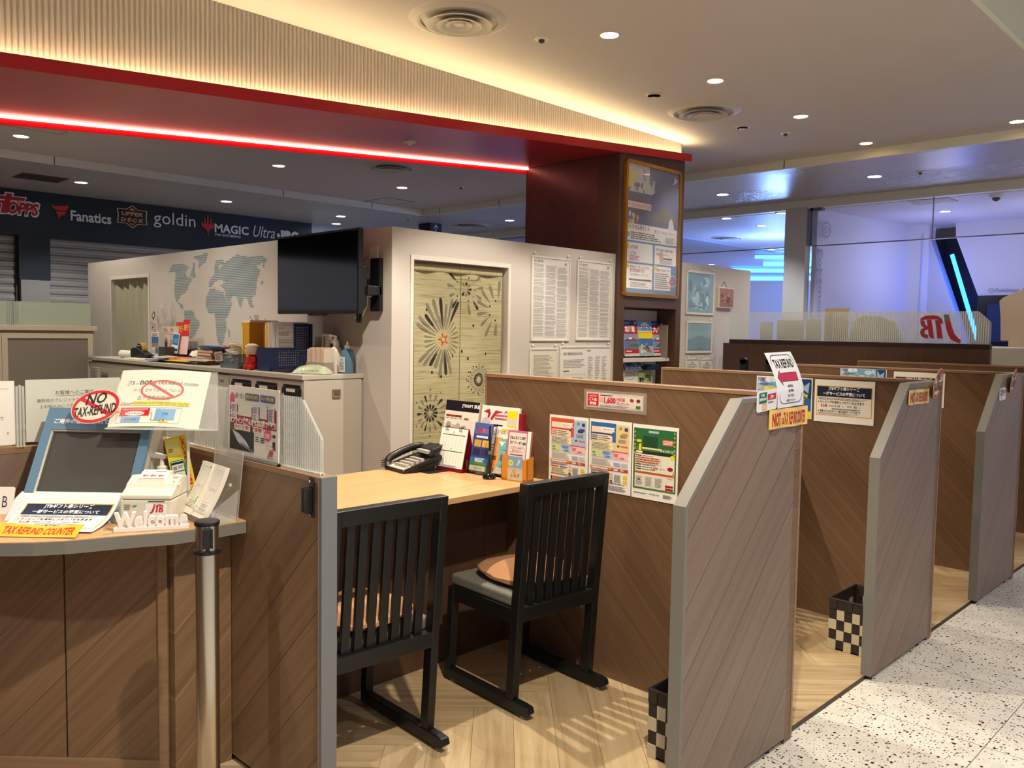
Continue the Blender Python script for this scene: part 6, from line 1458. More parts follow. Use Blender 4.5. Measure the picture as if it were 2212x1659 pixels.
def trainposter(s, w, h):
    s.L = 2; s.rect(w * .03, h * .44, w * .93, h * .28, P('a8242c')); s.rect(w * .03, h * .08, w * .50, h * .36, P('3a3c36'))
    s.L = 3; s.poly([(w * .03, h * .44), (w * .16, h * .44), (w * .2, h * .36), (w * .03, h * .34)], P('6a6656')); s.poly([(w * .08, h * .36), (w * .22, h * .32), (w * .38, h * .22), (w * .44, h * .14), (w * .36, h * .13), (w * .20, h * .20)], P('cfd4dc')); s.poly([(w * .36, h * .26), (w * .42, h * .22), (w * .40, h * .19)], INK); s.poly([(w * .2, h * .18), (w * .5, h * .08), (w * .53, h * .08), (w * .53, h * .10), (w * .3, h * .19)], P('8a8680'))
    s.ell(w * .08, h * .80, w * .05, h * .10, P('e2485e')); s.text('出張・夕遊', w * .14, h * .82, h * .075, P('4a5a8a'), w=w * .15, bold=.02); s.text('/', w * .31, h * .82, h * .08, GREYI)
    for x, t_ in ((.35, '前日から購入可能！'), (.65, 'ネットで予約＆決済！')): s.poly(rrect(w * x, h * .81, w * .28, h * .10, .006), P('3a5a96')); s.L = 4; s.text(t_, w * (x + .02), h * .835, h * .05, YEL, bold=.03, w=w * .24); s.L = 3
    s.text('プラン', w * .72, h * .66, h * .10, P('2c6a34'), bold=.05, w=w * .21)
    for x in (.06, .50, .80): s.rect(w * x, h * .52, w * .12, h * .24, P('dcdce0')); s.L = 4; s.greek(w * (x + .01), h * .54, w * .09, h * .19, 9, P('5a6a9a'), 3); s.rect(w * (x + .12), h * .52, w * .012, h * .22, P('98202a')); s.L = 3
    s.rect(w * .20, h * .58, w * .28, h * .22, P('dfe2d4')); s.rect(w * .64, h * .58, w * .14, h * .20, P('cfdcd4'))
    s.L = 5; s.text('ネット', w * .04, h * .55, h * .10, WHITE, bold=.06, w=w * .16); s.text('い下さい', w * .50, h * .55, h * .09, WHITE, bold=.05, w=w * .13); s.text('オンライン決済＆きっぷは駅で受取り', w * .035, h * .455, h * .085, WHITE, bold=.05, w=w * .92)
    for x, t_ in ((.13, 'ラクラク！'), (.30, '便利！'), (.51, '来店不要！')): s.rect(w * x, h * .37, w * (.16 if x < .5 else .2), h * .085, P('f0e8dc')); s.L = 6; s.text(t_, w * (x + .015), h * .385, h * .05, RED, bold=.04, w=w * (.12 if x < .5 else .16)); s.L = 5
    s.ell(w * .80, h * .36, w * .07, h * .08, P('e0508a')); s.L = 6; s.greek(w * .75, h * .32, w * .10, h * .07, 3, WHITE, 4, .6, .1); s.L = 5
    s.ell(w * .92, h * .33, w * .028, h * .05, P('e8c8a8')); s.ell(w * .92, h * .365, w * .03, h * .025, P('4a2a20')); s.rect(w * .895, h * .21, w * .05, h * .08, P('2c3450'))
    s.greek(w * .56, h * .24, w * .08, h * .08, 3, INK, 5); s.greek(w * .66, h * .24, w * .10, h * .08, 3, INK, 6); s.frame(w * .77, h * .17, w * .18, h * .05, .0015, LGREY); s.rect(w * .90, h * .17, w * .05, h * .05, P('c03050')); s.jtb(w * .80, h * .075, w * .10, RED, GREYI); s.greek(w * .80, h * .045, w * .13, h * .015, 1, GREYI, 8)
s = Sheet(.318, .226, PAPER, .003); trainposter(s, .318, .226)
tag(s.put('notice_board', (-2.613, 1.334, 1.030), EX, (0, .015, 1)), 'red and white ticket poster in a clear stand before the ribbed screen', 'poster')
tag(MB().box(-2.62, 1.325, 1.024, -2.285, 1.336, 1.034, GLASS).box(-2.295, 1.338, 1.03, -2.275, 1.341, 1.25, GLASS).build('poster_stand'), 'clear foot and sleeve of the ticket poster on the low partition', 'poster stand')
o = thing('belt_clip', 'black belt catch screwed near the grey end of the low partition', 'belt clip', (-2.082, 1.32, .905))
MB().box(-.012, -.006, 0, .012, 0, .115, BLACK).build('plate', o, .002)
MB().box(-.02, -.022, .012, .008, -.006, .085, BLACK).box(-.024, -.024, .014, -.016, -.012, .083, BLACK).build('catch', o, .002)
MB().cyl((.0, -.010, .105), .004, .004, CHROME, 10, axis='y').cyl((.0, -.010, .006), .004, .004, CHROME, 10, axis='y').build('screw', o)

# ------------------------------------------------------------------ reception counter
CZ = .83
o = thing('reception_counter', 'oak topped reception counter with curved grey edge, in the left foreground', 'counter', (0, 0, 0))
edge = [(-2.465, 1.318), (-2.467, 1.15), (-2.472, 1.085), (-2.505, 1.005), (-2.530, .942), (-2.548, .88), (-2.570, .815), (-2.612, .742), (-2.668, .672), (-2.76, .58), (-2.88, .49), (-3.02, .42), (-3.198, .37)]
top = edge + [(-3.198, 1.318)]
MB().prism(top[::-1], CZ - .003, CZ, W_DESKR).build('worktop', o)
MB().prism(top[::-1], CZ - .040, CZ - .0031, GREY_EDGE).build('edge_band', o)
b = MB()
base = [(-2.572, 1.318), (-2.572, 1.135)]
MB().box(-2.62, 1.128, 0, -2.570, 1.318, CZ - .04, wood('side_boards', WAL_L, WAL_H, 'yz', -1, groove='b79a72', gw=.010)).build('side_panel', o)  # pale groove colour stands in for lit groove edges
ang = math.atan2(-.75 + 1.13, -3.02 + 2.62)   # the front runs at about 45 degrees
A, Bq = Vector((-2.612, 1.118)), Vector((-3.09, .665)); d = (Bq - A).normalized(); nrm = Vector((d.y, -d.x))
if nrm.dot(Vector((1, -1))) < 0: nrm = -nrm
L = (Bq - A).length
fr = thing_m = Matrix(((-d.x, nrm.x * -1, 0, Bq.x), (-d.y, nrm.y * -1, 0, Bq.y), (0, 0, 1, 0), (0, 0, 0, 1)))
def front(bm, name, bev=0):
    q = bm.build(name, o, bev); q.matrix_local = fr; return q
W_CNT = wood('counter_boards', WAL_L, WAL_H, 'xz', -1, .23, '2a1d14', gw=.006)
Lp = L
front(MB().box(-.5, .004, .05, Lp - .328, .03, CZ - .04, W_CNT), 'door')
front(MB().box(Lp - .322, .004, .05, Lp - .024, .03, CZ - .04, W_CNT), 'door')
front(MB().box(-.5, .02, .03, Lp - .02, .05, CZ - .045, BLACK), 'dark_gap')
front(MB().box(Lp - .022, -.006, 0, Lp + .008, .04, CZ - .04, W_EDGE), 'corner_post')
front(MB().box(-.5, -.004, 0, Lp - .022, .03, .055, W_EDGE), 'plinth')
# rear partition of the reception with its screens
o = thing('counter_partition', 'low board partition behind the kiosk at the left picture edge', 'partition', (-3.2, 1.318, 0))
MB().box(-.05, -2.4, 0, 0, 0, 1.006, W_YN).build('panel', o); MB().box(-.052, -2.4, 1.006, .002, 0, 1.026, W_EDGE).build('wood_cap', o)
s = Sheet(.26, .217, PAPER, .003); s.L = 2; s.rect(.05, .14, .163, .045, RED); s.rect(.1, .190, .14, .0012, RED); s.jtb(.175, .197, .035, P('a82430'), P('a82430')); s.text('ご案内', .12, .10, .02, INK); s.text('て', .215, .085, .012, INK); s.text('0', .235, .035, .01, GREYI)
tag(s.put('notice_board', (-3.193, .60, 1.037), EY, EZ), 'white notice with a red block in a clear stand at the left picture edge', 'notice')
s = Sheet(.313, .213, mat('clear_notice', 'dfe3d8', .25, alpha=.82), .002); s.L = 2
s.text('お客様へのご案内', .157, .158, .014, P('4c4c4a'), al='c'); s.rect(.098, .154, .118, .001, P('4c4c4a')); s.text('複数枚のクレジットカード決済は承れません', .035, .133, .012, P('5a5a58')); s.text('１お申込みにつきご使用いただけるカードは', .045, .112, .012, P('5a5a58')); s.text('一枚までとなります', .07, .07, .012, P('5a5a58')); s.greek(.05, .03, .2, .02, 2, GREYI, 3)
tag(s.put('clear_notice', (-3.188, .892, 1.043), EY, EZ), 'see through notice with grey lettering behind the kiosk', 'notice')
o = thing('acrylic_stand', 'narrow stack of clear acrylic stands between the two notices', 'acrylic stand', (-3.195, .876, 1.027))
AC = mat('acrylic_edge', 'e3e7dc', .12, alpha=.55)
for i in range(3): MB().box(-.006, -.013 + .010 * i, 0, .006, -.007 + .010 * i, .212 - .004 * abs(i - 1), AC).build('sheet', o)

# ------------------------------------------------------------------ kiosk and signs (frame turned to the corner)
def loc(X, D, z): return (X * CY - D * SY, X * SY + D * CY, z)
def corner(name, label, cat, X, D, z=CZ, r=0): return thing(name, label, cat, loc(X, D, z), YAW + r)
KB = mat('kiosk_blue', '5d7f99', .45); KW = mat('kiosk_pale', 'c9d2cf', .45); KG = mat('kiosk_grey', 'b3aa9a', .5)
o = corner('ticket_kiosk', 'blue framed touch screen kiosk leaning back on the reception counter', 'kiosk', -1.392, 2.70)
w2 = .181
def slab(x0, x1, v0, v1, t0, t1, mt, b=None):
    """a block in the leaning plane of the screen: v along the slope, t out of it"""
    b = b or MB(); vy, vz = .530, .848; ny, nz = -.848, .530
    def q(x, v, t): return (x, v * vy + t * ny, .072 + v * vz + t * nz)
    return b.hexa([q(x0, v0, t0), q(x1, v0, t0), q(x1, v1, t0), q(x0, v1, t0)][::-1], [q(x0, v0, t1), q(x1, v0, t1), q(x1, v1, t1), q(x0, v1, t1)][::-1], mt)
b = slab(-w2, -w2 + .03, 0, .305, -.012, .006, KB); slab(w2 - .03, w2, 0, .305, -.012, .006, KB, b); slab(-w2 + .03, w2 - .03, .225, .305, -.012, .006, KB, b); b.build('bezel', o)
slab(-w2 + .03, w2 - .03, 0, .225, -.014, -.004, mat('kiosk_screen', '4a4740', .32)).build('screen', o)
b = slab(-w2 + .028, -w2 + .033, 0, .225, -.006, .004, CREAM_P); slab(-w2 + .03, w2 - .03, .219, .226, -.006, .004, mat('bezel_line', 'a49c8c', .4), b); b.build('inner_lip', o)
b = MB(); prof = [(0, .072), (.162, .331), (.205, .315), (.235, .0), (.0, .0)]
b.prism([(a + .012, c - .008) for a, c in prof], -w2 + .004, w2 - .004, KG, 'yz').build('housing', o, .004)
MB().prism([(-.10, .0), (-.035, .060), (.004, .076), (.02, .07), (.02, 0)], -w2 - .012, w2 + .006, KW, 'yz').build('lower_ledge', o, .003)
s = Sheet(); s.text('ご用件の画面に触れてください', 0, 0, .016, WHITE, bold=.03); s.text('いらっしゃいませ', .09, .032, .014, WHITE, bold=.02)
q_ = s.put('lettering', (-.15, .530 * .245 - .848 * .0065, .072 + .848 * .245 + .53 * .0065), EX, (0, .53, .848), o)
s = Sheet(); oval(s, .084, .062)
q = s.put('oval_sign', loc(-1.386, 2.795, 1.176), (CY * .985 - .0, SY * .985, .17), (-SY * .53 - .1 * CY, CY * .53 - .1 * SY, .848)); tag(q, 'oval no tax refund sign stuck on the top of the blue kiosk', 'sign', 'oval no tax refund signs')
# big white sign
WS, HS = .300, .216
s = Sheet(WS, HS, P('efe9d6'), .0015, lambda x, y, z: (x, y + .004 * math.sin(PI * x / WS), z + .006 * math.sin(PI * x / WS)), (20, 6)); s.L = 2; K5 = P('2a2a2a')
s.text('JTB', .03, .158, .014, K5, bold=.01, w=.024); s.text('is', .058, .158, .010, GREYI, w=.008); s.text('not', .071, .158, .022, K5, bold=.03, w=.040); s.text('a', .118, .158, .014, K5); s.text('TAX-Refund counter', .132, .158, .014, K5, bold=.01, w=.138)
s.text('여기는 면세 카운터가 아닙니다', .055, .130, .012, GREYI, w=.165); s.text('这不是免税柜台', .075, .098, .016, GREYI, w=.11)
s.rect(.068, .078, .186, .016, P('f2e01e')); s.L = 3; s.text('TAX-Refund⇒', .012, .080, .010, K5, w=.055); s.text('「FOREIGN CUSTOMER SERVICE CENTRE」', .066, .080, .011, K5, w=.188); s.rect(.002, .077, .25, .0008, K5)
s.L = 2; s.frame(.022, .012, .21, .058, .0008, GREYI); s.L = 3; s.rect(.03, .038, .098, .030, P('d42028')); s.rect(.038, .014, .064, .021, SKY); s.rect(.148, .024, .066, .042, SKY); s.rect(.0, .052, .032, .005, ORANGE); s.seg(.128, .048, .138, .048, .0015, P('3a4a8a')); s.seg(.138, .048, .138, .022, .0015, P('3a4a8a')); s.seg(.138, .022, .172, .022, .0015, P('3a4a8a')); s.ell(.18, .022, .003, .003, RED); s.rect(.163, .0145, .034, .0045, YEL)
s.L = 4; s.ell(.08, .047, .033, .008, WHITE); s.text('FOREIGN CUSTOMER SERVICE CENTRE', .079, .0605, .004, WHITE, al='c', w=.085); s.text('JTB', .181, .042, .009, NAVY, al='c'); s.text('JUMP SHOP', .07, .022, .006, NAVY, al='c', w=.04); s.text('You are here', .18, .0155, .003, P('b85a1e'), al='c', w=.028)
s.L = 5; s.text('TAX-Refund', .08, .0435, .008, K5, al='c', w=.058)
RT = mat('sign_red_trans', 'dc3c38', .4, alpha=.82); s.ring(.152, .137, .073, .038, .007, RT); s.seg(.106, .163, .196, .111, .009, RT)
q = s.put('tax_sign', loc(-1.332, 2.762, 1.112), (CY, SY, -.01), (-SY * .55, CY * .55, .835)); tag(q, 'large white sign with a red prohibition ring, leaning on a clear stand above the kiosk', 'sign')
o = corner('sign_stand', 'clear acrylic stand with a white pole carrying the large tilted sign', 'sign stand', -1.08, 2.80)
MB().cyl((0, 0, 0), .005, .262, WHITE_P, 12).lathe([(0, .26), (.012, .262), (.012, .275), (0, .28)], WHITE_P, n=14).build('pole', o)
MB().cyl((0, 0, 0), .04, .006, AC, 24).build('foot', o)
MB().hexa([(-.25, -.042, .283), (.115, -.042, .283), (.115, -.038, .281), (-.25, -.038, .281)], [(-.25, .07, .463), (.075, .07, .463), (.075, .074, .461), (-.25, .074, .461)], mat('acrylic_back', 'ffffff', .05, alpha=.12)).box(-.25, -.06, .277, .115, -.036, .281, AC).build('shelf', o)
# curling notice on the ledge
def curl(w, h):
    R0 = .24
    def f(x, y, z):
        t = h - y; k = min(t / h, 1.0); th = R(43) * (1 - k) ** 1.2 + R(2)
        n = 12; py = pz = 0.0
        for i in range(n):
            kk = k * (i + .5) / n; a = R(46) * (1 - kk) ** 1.4; py -= math.cos(a) * t / n; pz -= math.sin(a) * t / n
        return (x, py - z * math.sin(th), pz + z * math.cos(th))
    return f
s = Sheet(.297, .21, PAPER, .001, curl(.297, .21), (20, 16)); gift(s, .297, .21)
q = s.put('counter_notice', loc(-1.536, 2.655, CZ + .072), (CY, SY, 0), (-SY, CY, 0)); tag(q, 'coupon notice curling from the kiosk ledge down to the counter', 'notice')
s = Sheet(.33, .058, P('efb53e'), .001, lambda x, y, z: (x, y, z + .008 * math.sin(x * 14) ** 2 * (y / .058)), (24, 4)); s.L = 2; T5 = P('c4401e')
s.text('NOT', .012, .012, .032, T5, w=.07, bold=.03); s.text('a', .088, .013, .024, T5); s.text('TAX REFUND COUNTER', .105, .012, .032, T5, w=.21, bold=.03)
q = s.put('orange_strip', loc(-1.585, 2.405, CZ + .003), (CY + .01, SY - .03, 0), (-SY, CY, .35)); tag(q, 'orange strip with red capitals along the lower edge of the curling notice', 'sign', 'orange not a tax refund counter strips')
# tent card, blue box, loudspeaker
s = Sheet(.15, .088, P('f3efe6'), .002, None, None, .006); s.L = 2; s.text('A・B', .052, .022, .045, P('3a3560'), w=.078)
q = s.put('tent_card', loc(-1.765, 2.70, CZ), (CY, SY, 0), (-SY * .25, CY * .25, 1)); tag(q, 'white card with the letter B standing at the left picture edge', 'card')
tag(MB().box(-.16, 0, 0, 0, .06, .155, P('1f6ab8')).build('blue_box', loc=loc(-1.742, 2.84, CZ)), 'bright blue box cut by the left picture edge behind the white card', 'box'); bpy.data.objects['blue_box'].rotation_euler = (0, 0, YAW)
o = corner('loudspeaker', 'black desktop loudspeaker standing behind the kiosk at left', 'speaker', -1.70, 2.94, CZ, R(14))
MB().prism([(-.045, 0), (.05, 0), (.05, .19), (-.02, .205), (-.045, .17)], -.045, .05, BLACK_G, 'yz').build('cabinet', o, .01)
MB().lathe([(.038, 0), (.036, -.004), (.024, .010), (.012, .014), (0, .010)], BLACK, n=24, M=Matrix.Translation((.0, -.047, .065)) @ Matrix.Rotation(R(90), 4, 'X')).build('woofer', o, smooth=True)
MB().lathe([(.016, 0), (.014, .005), (0, .006)], BLACK, n=18, M=Matrix.Translation((.0, -.044, .135)) @ Matrix.Rotation(R(80), 4, 'X')).build('tweeter', o, smooth=True)

# ------------------------------------------------------------------ printer, letters, bottle, leaflets
o = thing('label_printer', 'cream slip printer with red arrows on its sloping lid', 'printer', loc(-1.196, 2.555, CZ), YAW + R(1))
PW_, PD2 = .156, .135
MB().prism([(0, 0), (0, .083), (PD2, .083), (PD2, 0)], 0, PW_, CREAM_P, 'yz').build('body', o, .004)
MB().prism([(-.001, .085), (-.001, .098), (.035, .115), (.045, .126), (.085, .146), (PD2, .140), (PD2, .085)], 0, PW_, CREAM_P, 'yz').build('lid', o, .004)
MB().prism([(.04, .120), (.058, .140), (.09, .158), (.115, .157), (.125, .145), (.10, .135)], .030, PW_ - .036, CREAM_P, 'yz').box(PW_ - .022, .07, .13, PW_ - .003, .10, .148, CREAM_P).build('raised_cover', o, .004)
MB().tube([(PW_ - .012, .055, .135), (PW_ - .008, .052, .125), (PW_ + .001, .055, .120), (PW_ + .002, .065, .126)], .003, CREAM_P, 8).build('lever', o)
s = Sheet(.076, .042, PAPER); s.L = 2
for i in range(3):
    x = .004 + .024 * i; s.poly([(x, .012), (x + .009, .02), (x + .009, .015), (x + .020, .015), (x + .020, .009), (x + .009, .009), (x + .009, .004)], P('e8624a'))
s.text('TAKE CARE', .004, .028, .007, P('4a8a7a'), w=.032, shear=.2); s.greek(.04, .028, .034, .008, 1, GREYI, 3)
s.put('arrow_sticker', (.036, .0575, .1415), EX, (0, .032, .018), o)
s = Sheet(.066, .05, P('efe9df')); s.L = 2; s.jtb(.014, .024, .042, P('c02434'), P('8a8a90')); s.text('夢のそばに、いつも。', .008, .005, .007, GREYI, w=.05)
s.put('front_label', (.076, -.0015, .022), EX, EZ, o)
s = Sheet(.04, .02); s.L = 2; s.greek(0, .0, .022, .018, 3, GREYI, 4); s.poly([(.024, .010), (.036, .010), (.04, .016), (.028, .016)], P('3fa878')); s.put('maker_print', (.012, -.0008, .052), EX, EZ, o)
MB().box(.085, -.0012, .078, .135, .004, .081, mat('slot_dark', '3a3834', .6)).build('paper_slot', o)
o = thing('welcome_letters', 'white wooden letters spelling a greeting on a plank at the counter edge', 'sign', (-2.575, .948, CZ), R(62.7))
WL = mat('letter_white', 'efe9e2', .5)
MB().box(0, 0, 0, .211, .026, .012, WL).build('plank', o, .001)
def letters(txt, w, h, d, mt, bold=.03):
    vs, fs = glyphs(txt, bold); x0 = min(v[0] for v in vs); x1 = max(v[0] for v in vs); k = w / (x1 - x0); kz = h / .72; b = MB()
    n = len(vs); V = [((x - x0) * k, -d / 2, y * kz) for x, y in vs] + [((x - x0) * k, d / 2, y * kz) for x, y in vs]
    edges = {}
    for f in fs:
        for i in range(len(f)):
            e = (f[i - 1], f[i]); edges[e] = 1
    F = [f for f in fs] + [tuple(i + n for i in reversed(f)) for f in fs] + [(a + n, c + n, c, a)[::-1] for a, c in edges if (c, a) not in edges]
    return b.add(V, F, mt)
q = letters('Welcome', .206, .046, .02, WL, .045).build('letters', o, loc=(.002, .013, .011))
def pump_bottle(X, D, z):
    o = corner('sanitizer_bottle', 'clear pump bottle half full of blue liquid behind the slip printer', 'bottle', X, D, z)
    MB().lathe([(0, 0), (.032, 0), (.033, .006), (.033, .085), (.030, .105), (.018, .118), (.014, .122)], mat('bottle_clear', 'dfe6ea', .05, alpha=.35), n=28).build('bottle', o, smooth=True)
    MB().lathe([(0, .003), (.030, .003), (.031, .085), (0, .085)], mat('blue_liquid', '3d62a0', .1, alpha=.92), n=24).build('liquid', o, smooth=True)
    MB().lathe([(.017, .118), (.017, .142), (.008, .146), (.006, .165), (.006, .172)], WHITE_P, n=20).build('collar', o, smooth=True)
    MB().prism([(-.040, .176), (-.044, .166), (-.030, .172), (.014, .168), (.016, .182), (-.022, .190)], -.008, .008, WHITE_P, 'xz').build('pump_head', o, .003)
pump_bottle(-1.181, 2.83, CZ)
s = Sheet(.073, .185, P('ecd23a'), .002, None, None, .004); s.L = 2
s.rect(.004, .120, .044, .058, P('f0e07a')); s.poly(rrect(.004, .018, .048, .088, .006), P('3f9a48')); s.L = 3; s.rect(.008, .022, .040, .080, P('e4e6e2')); s.L = 4; s.rect(.008, .092, .040, .008, NAVY); s.rect(.008, .066, .040, .004, P('3f9a48')); s.greek(.01, .045, .034, .016, 3, LGREY, 2); s.rect(.012, .074, .012, .012, P('b87a8a')); s.greek(.028, .076, .018, .012, 2, GREYI, 3)
for i in range(8): s.rect(.012 + .009 * (i % 4), .026 + .009 * (i // 4), .005, .005, GREYI)
s.rect(.008, .152, .016, .012, P('e8d8a0')); s.greek(.008, .135, .018, .014, 2, P('b85a3a'), 5)
for i, c in enumerate('しえいとんスタンプ発売中'):
    big = i < 5; s.text(c, .061, .166 - (.0155 * i if big else .0155 * 5 + .0125 * (i - 5)), .013 if big else .010, P('d0283a'), al='c', bold=.05)
q = s.put('stamp_leaflet', loc(-1.125, 2.80, .888), (CY * .97, SY * .97, .23), (-SY * .12 - CY * .27, CY * .12 - SY * .27, .95)); tag(q, 'yellow leaflet with red vertical characters behind the slip printer', 'leaflet')
tag(MB().box(-.03, -.012, 0, .03, .02, .07, AC).build('leaflet_holder', loc=loc(-1.088, 2.82, CZ)), 'small clear holder of the yellow leaflet behind the slip printer', 'holder')
o = thing('brochure_holder', 'clear acrylic holder with two stacks of printed slips at the counter end', 'brochure holder', (-2.560, 1.225, CZ))
MB().prism(rrect(-.098, .0, .19, .222, .012), 0, .003, mat('acrylic_smoke', 'd8d2c4', .08, alpha=.38), 'xz', Matrix.Translation((0, .062, .0)) @ Matrix.Rotation(R(-6), 4, 'X')).build('back_plate', o)
MB().box(-.075, -.035, 0, .085, .065, .003, AC).prism([(-.035, 0), (.06, 0), (.075, .10), (-.01, .045), (-.035, .045)], .082, .085, mat('acrylic_back'), 'yz').prism([(-.035, 0), (.06, 0), (.075, .10), (-.01, .045), (-.035, .045)], -.078, -.075, mat('acrylic_back'), 'yz').box(-.075, -.037, 0, .085, -.034, .055, mat('acrylic_back')).tube([(-.07, -.036, .056), (.084, -.036, .05)], .0015, AC, 6).build('tray', o)
MB().tube([(.083, .06, .115), (.087, .03, .105), (.10, -.02, .02), (.13, -.05, .005)], .001, GREYI, 6).build('thread', o)
MB().cyl((.083, .045, .115), .005, .008, AC, 10).build('knob', o)
for k, (x, c, lb) in enumerate(((-.072, '3f9a6a', 'left stack of green lined slips in the clear holder'), (.006, 'c86a5a', 'right stack of red lined slips in the clear holder'))):
    ff = lambda X, Y, Z: (X, Y, Z + .030 * (1 - Y / .17) ** 2)
    s = Sheet(.072, .17, P('efe9da'), .014, ff, (4, 10)); s.L = 2; I = P(c)
    s.frame(.012, .095, .05, .06, .0006, I); s.frame(.016, .05, .045, .04, .0006, I); s.seg(.035, .05, .035, .155, .0006, I); s.frame(.022, .06, .02, .085, .0005, LGREY); s.greek(.016, .02, .045, .025, 4, LGREY, 3 + k)
    if k == 0: s.poly([(.062, .16), (.07, .16), (.066, .152)], I); s.rect(.058, .03, .004, .03, I)
    q = s.put('slip_stack', (-2.562 + x, 1.205 + .004 * k, CZ + .012 + (.002 if k else .006)), (1, .0, -.03), (.03, .30, 1)); tag(q, lb, 'slips', 'slip stacks in the clear holder')

# ------------------------------------------------------------------ belt post
o = thing('belt_stanchion', 'brushed steel queue belt post with black cap before the reception counter', 'stanchion', (-2.24, 1.078, 0))
MB().cyl((0, 0, .02), .0315, .795, STEEL, 40).build('tube', o, smooth=True)
MB().cyl((0, 0, .822), .0315, .072, STEEL, 40).build('head', o, smooth=True)
MB().lathe([(.0345, .812), (.0365, .815), (.0365, .821), (.0345, .824)], BLACK, n=40).build('collar_ring', o, smooth=True)
MB().lathe([(.0335, .893), (.0345, .896), (.0345, .903), (.031, .906), (0, .907)], BLACK, n=40).build('cap', o, smooth=True)
MB().lathe([(.17, 0), (.17, .012), (.05, .022), (.033, .024)], STEEL, n=48).build('base', o, smooth=True)
M_ = Matrix.Rotation(YAW + R(22), 4, 'Z')
b = MB().box(-.012, -.045, .836, .012, -.030, .888, BLACK, M_).box(-.014, -.048, .834, -.008, -.040, .889, BLACK, M_).box(.008, -.048, .834, .014, -.040, .889, BLACK, M_).box(-.006, -.036, .822, .006, -.031, .836, BLACK, M_); b.build('belt_catch', o, .001)
# ------------------------------------------------------------------ glass fronted store behind
YS = 9.88
ST = mat('store_white', 'dad8de', .6); SPIL = mat('store_pillar', 'c9c6c0', .6); INW = mat('store_inner_white', 'd6d6e2', .55)
struct(MB().box(-13, YS, 2.985, -1.0, YS + .12, ZL, mat('store_fascia', 'ecebdc', .5)).box(-1.0, YS, 2.985, 6, YS + .12, ZL, mat('store_fascia')).build('wall_store_head'))
struct(MB().box(-4.955, YS - .01, 0, -4.68, YS + .12, 3.0, SPIL).build('wall_store_pillar'))
struct(MB().box(-13, YS, 0, -12.0, YS + .1, 3.0, SPIL).build('wall_store_end'))
FG = mat('store_glass', 'f4f6ff', .02, alpha=.07)
RAIL = mat('glass_rail', '8d8c94', .3, .5)
for i, (x0, x1) in enumerate(((-8.2, -4.955), (-4.60, -3.255), (-3.245, -1.9), (-1.89, -.2))):
    b = MB().box(x0, YS + .04, 2.535, x1, YS + .05, 2.985, FG).box(x0, YS + .036, 2.525, x1, YS + .054, 2.537, RAIL)
    struct(b.build('window_%d' % (i + 1)))
struct(MB().box(-4.64, YS, 2.53, -4.61, YS + .09, 2.985, mat('hinge_grey', '6c6a70', .4)).box(-4.64, YS, 2.95, -4.50, YS + .09, 2.985, mat('hinge_grey')).box(-3.255, YS + .036, 2.535, -3.245, YS + .054, 2.985, RAIL).build('trim_12'))
plate('ceiling', -7.5, YS + .12, 4, 22, 2.98, INW)
plate('ceiling', -16, YS + .12, -7.5, 22, 2.955, mat('store_soffit', 'a4a9cc', .5))
struct(MB().box(-16, 21.4, 0, 4, 21.5, 3, INW).build('wall_store_back'))
# side wall with the vertical lettering, slanted end, dark slot, facing wall
struct(MB().prism([(-4.66, YS + .12), (-4.60, YS + .12), (-4.30, 12.15), (-4.05, 12.25), (-4.05, 12.5), (-4.66, 12.5)], 0, 2.98, INW).build('wall_store_left'))
MB_ = MB().hexa([(-4.12, 12.2, 0), (-3.05, 12.3, 0), (-3.05, 12.5, 0), (-4.12, 12.5, 0)], [(-4.12, 12.2, 2.85), (-4.07, 12.3, 2.85), (-4.07, 12.5, 2.85), (-4.12, 12.5, 2.85)], mat('store_slab', 'c6c8d8', .5))
struct(MB_.build('wall_store_slab'))
struct(MB().box(-4.2, 12.75, 0, -2.4, 12.85, 2.98, mat('store_dark', '14141c', .25)).build('wall_store_slot'))
struct(MB().prism([(-3.73, 2.98), (-3.72, 2.80), (-3.30, 1.70), (-3.30, 0), (0, 0), (0, 2.98)], 12.28, 12.45, INW, 'xz').build('wall_store_facing'))
s = Sheet(); LT = mat('wall_letter', 'a9a5b8', .6)
s.text('Pokémon Center', 0, 0, .075, LT, w=1.55, bold=.04)
q = s.put('wall_lettering', (-4.57, YS + .13, 2.50), (.02, .02, -1), (.13, .99, .0)); tag(q, 'large grey word running down the white store wall', 'lettering')
s = Sheet(); s.ring(0, 0, .10, .10, .022, LT); s.ring(0, 0, .045, .045, .014, LT); s.rect(-.09, -.008, .05, .016, LT); s.rect(.04, -.008, .05, .016, LT)
q = s.put('wall_emblem', (-4.535, YS + .23, 2.74), (.13, .99, 0), EZ); tag(q, 'grey ring emblem above the large word on the store wall', 'emblem')
s = Sheet(); s.text('Pokémon Center', .08, -.022, .05, LT, w=.52, bold=.03); s.ring(.03, 0, .035, .035, .008, LT); s.ring(.03, 0, .014, .014, .005, LT)
q = s.put('wall_lettering', (-3.29, 12.275, 2.07), EX, EZ); tag(q, 'small grey word with a ring mark on the facing store wall', 'lettering')
NEON = mat('neon_blue', '2060ff', .3, emit='1a6cff', es=16)
NEONC = mat('neon_cyan', '50b0ff', .3, emit='2f8cff', es=12)
def neon(p, q, r, m, label, grp=None, k=8): return tag(MB().tube([p, q], r, m, k).build('neon_tube'), label, 'neon tube', grp)
neon((-3.756, 12.27, 2.56), (-3.36, 12.27, 1.32), .026, NEON, 'slanting bright blue tube in the dark slot of the store wall')
GL = 'blue light lines across the store ceiling'
neon((-7.8, 14.4, 2.885), (-6.6, 15.24, 2.885), .03, NEONC, 'nearest blue light line across the store ceiling', GL)
neon((-8.42, 15.9, 2.885), (-6.9, 16.95, 2.885), .04, NEONC, 'second blue light line across the store ceiling', GL)
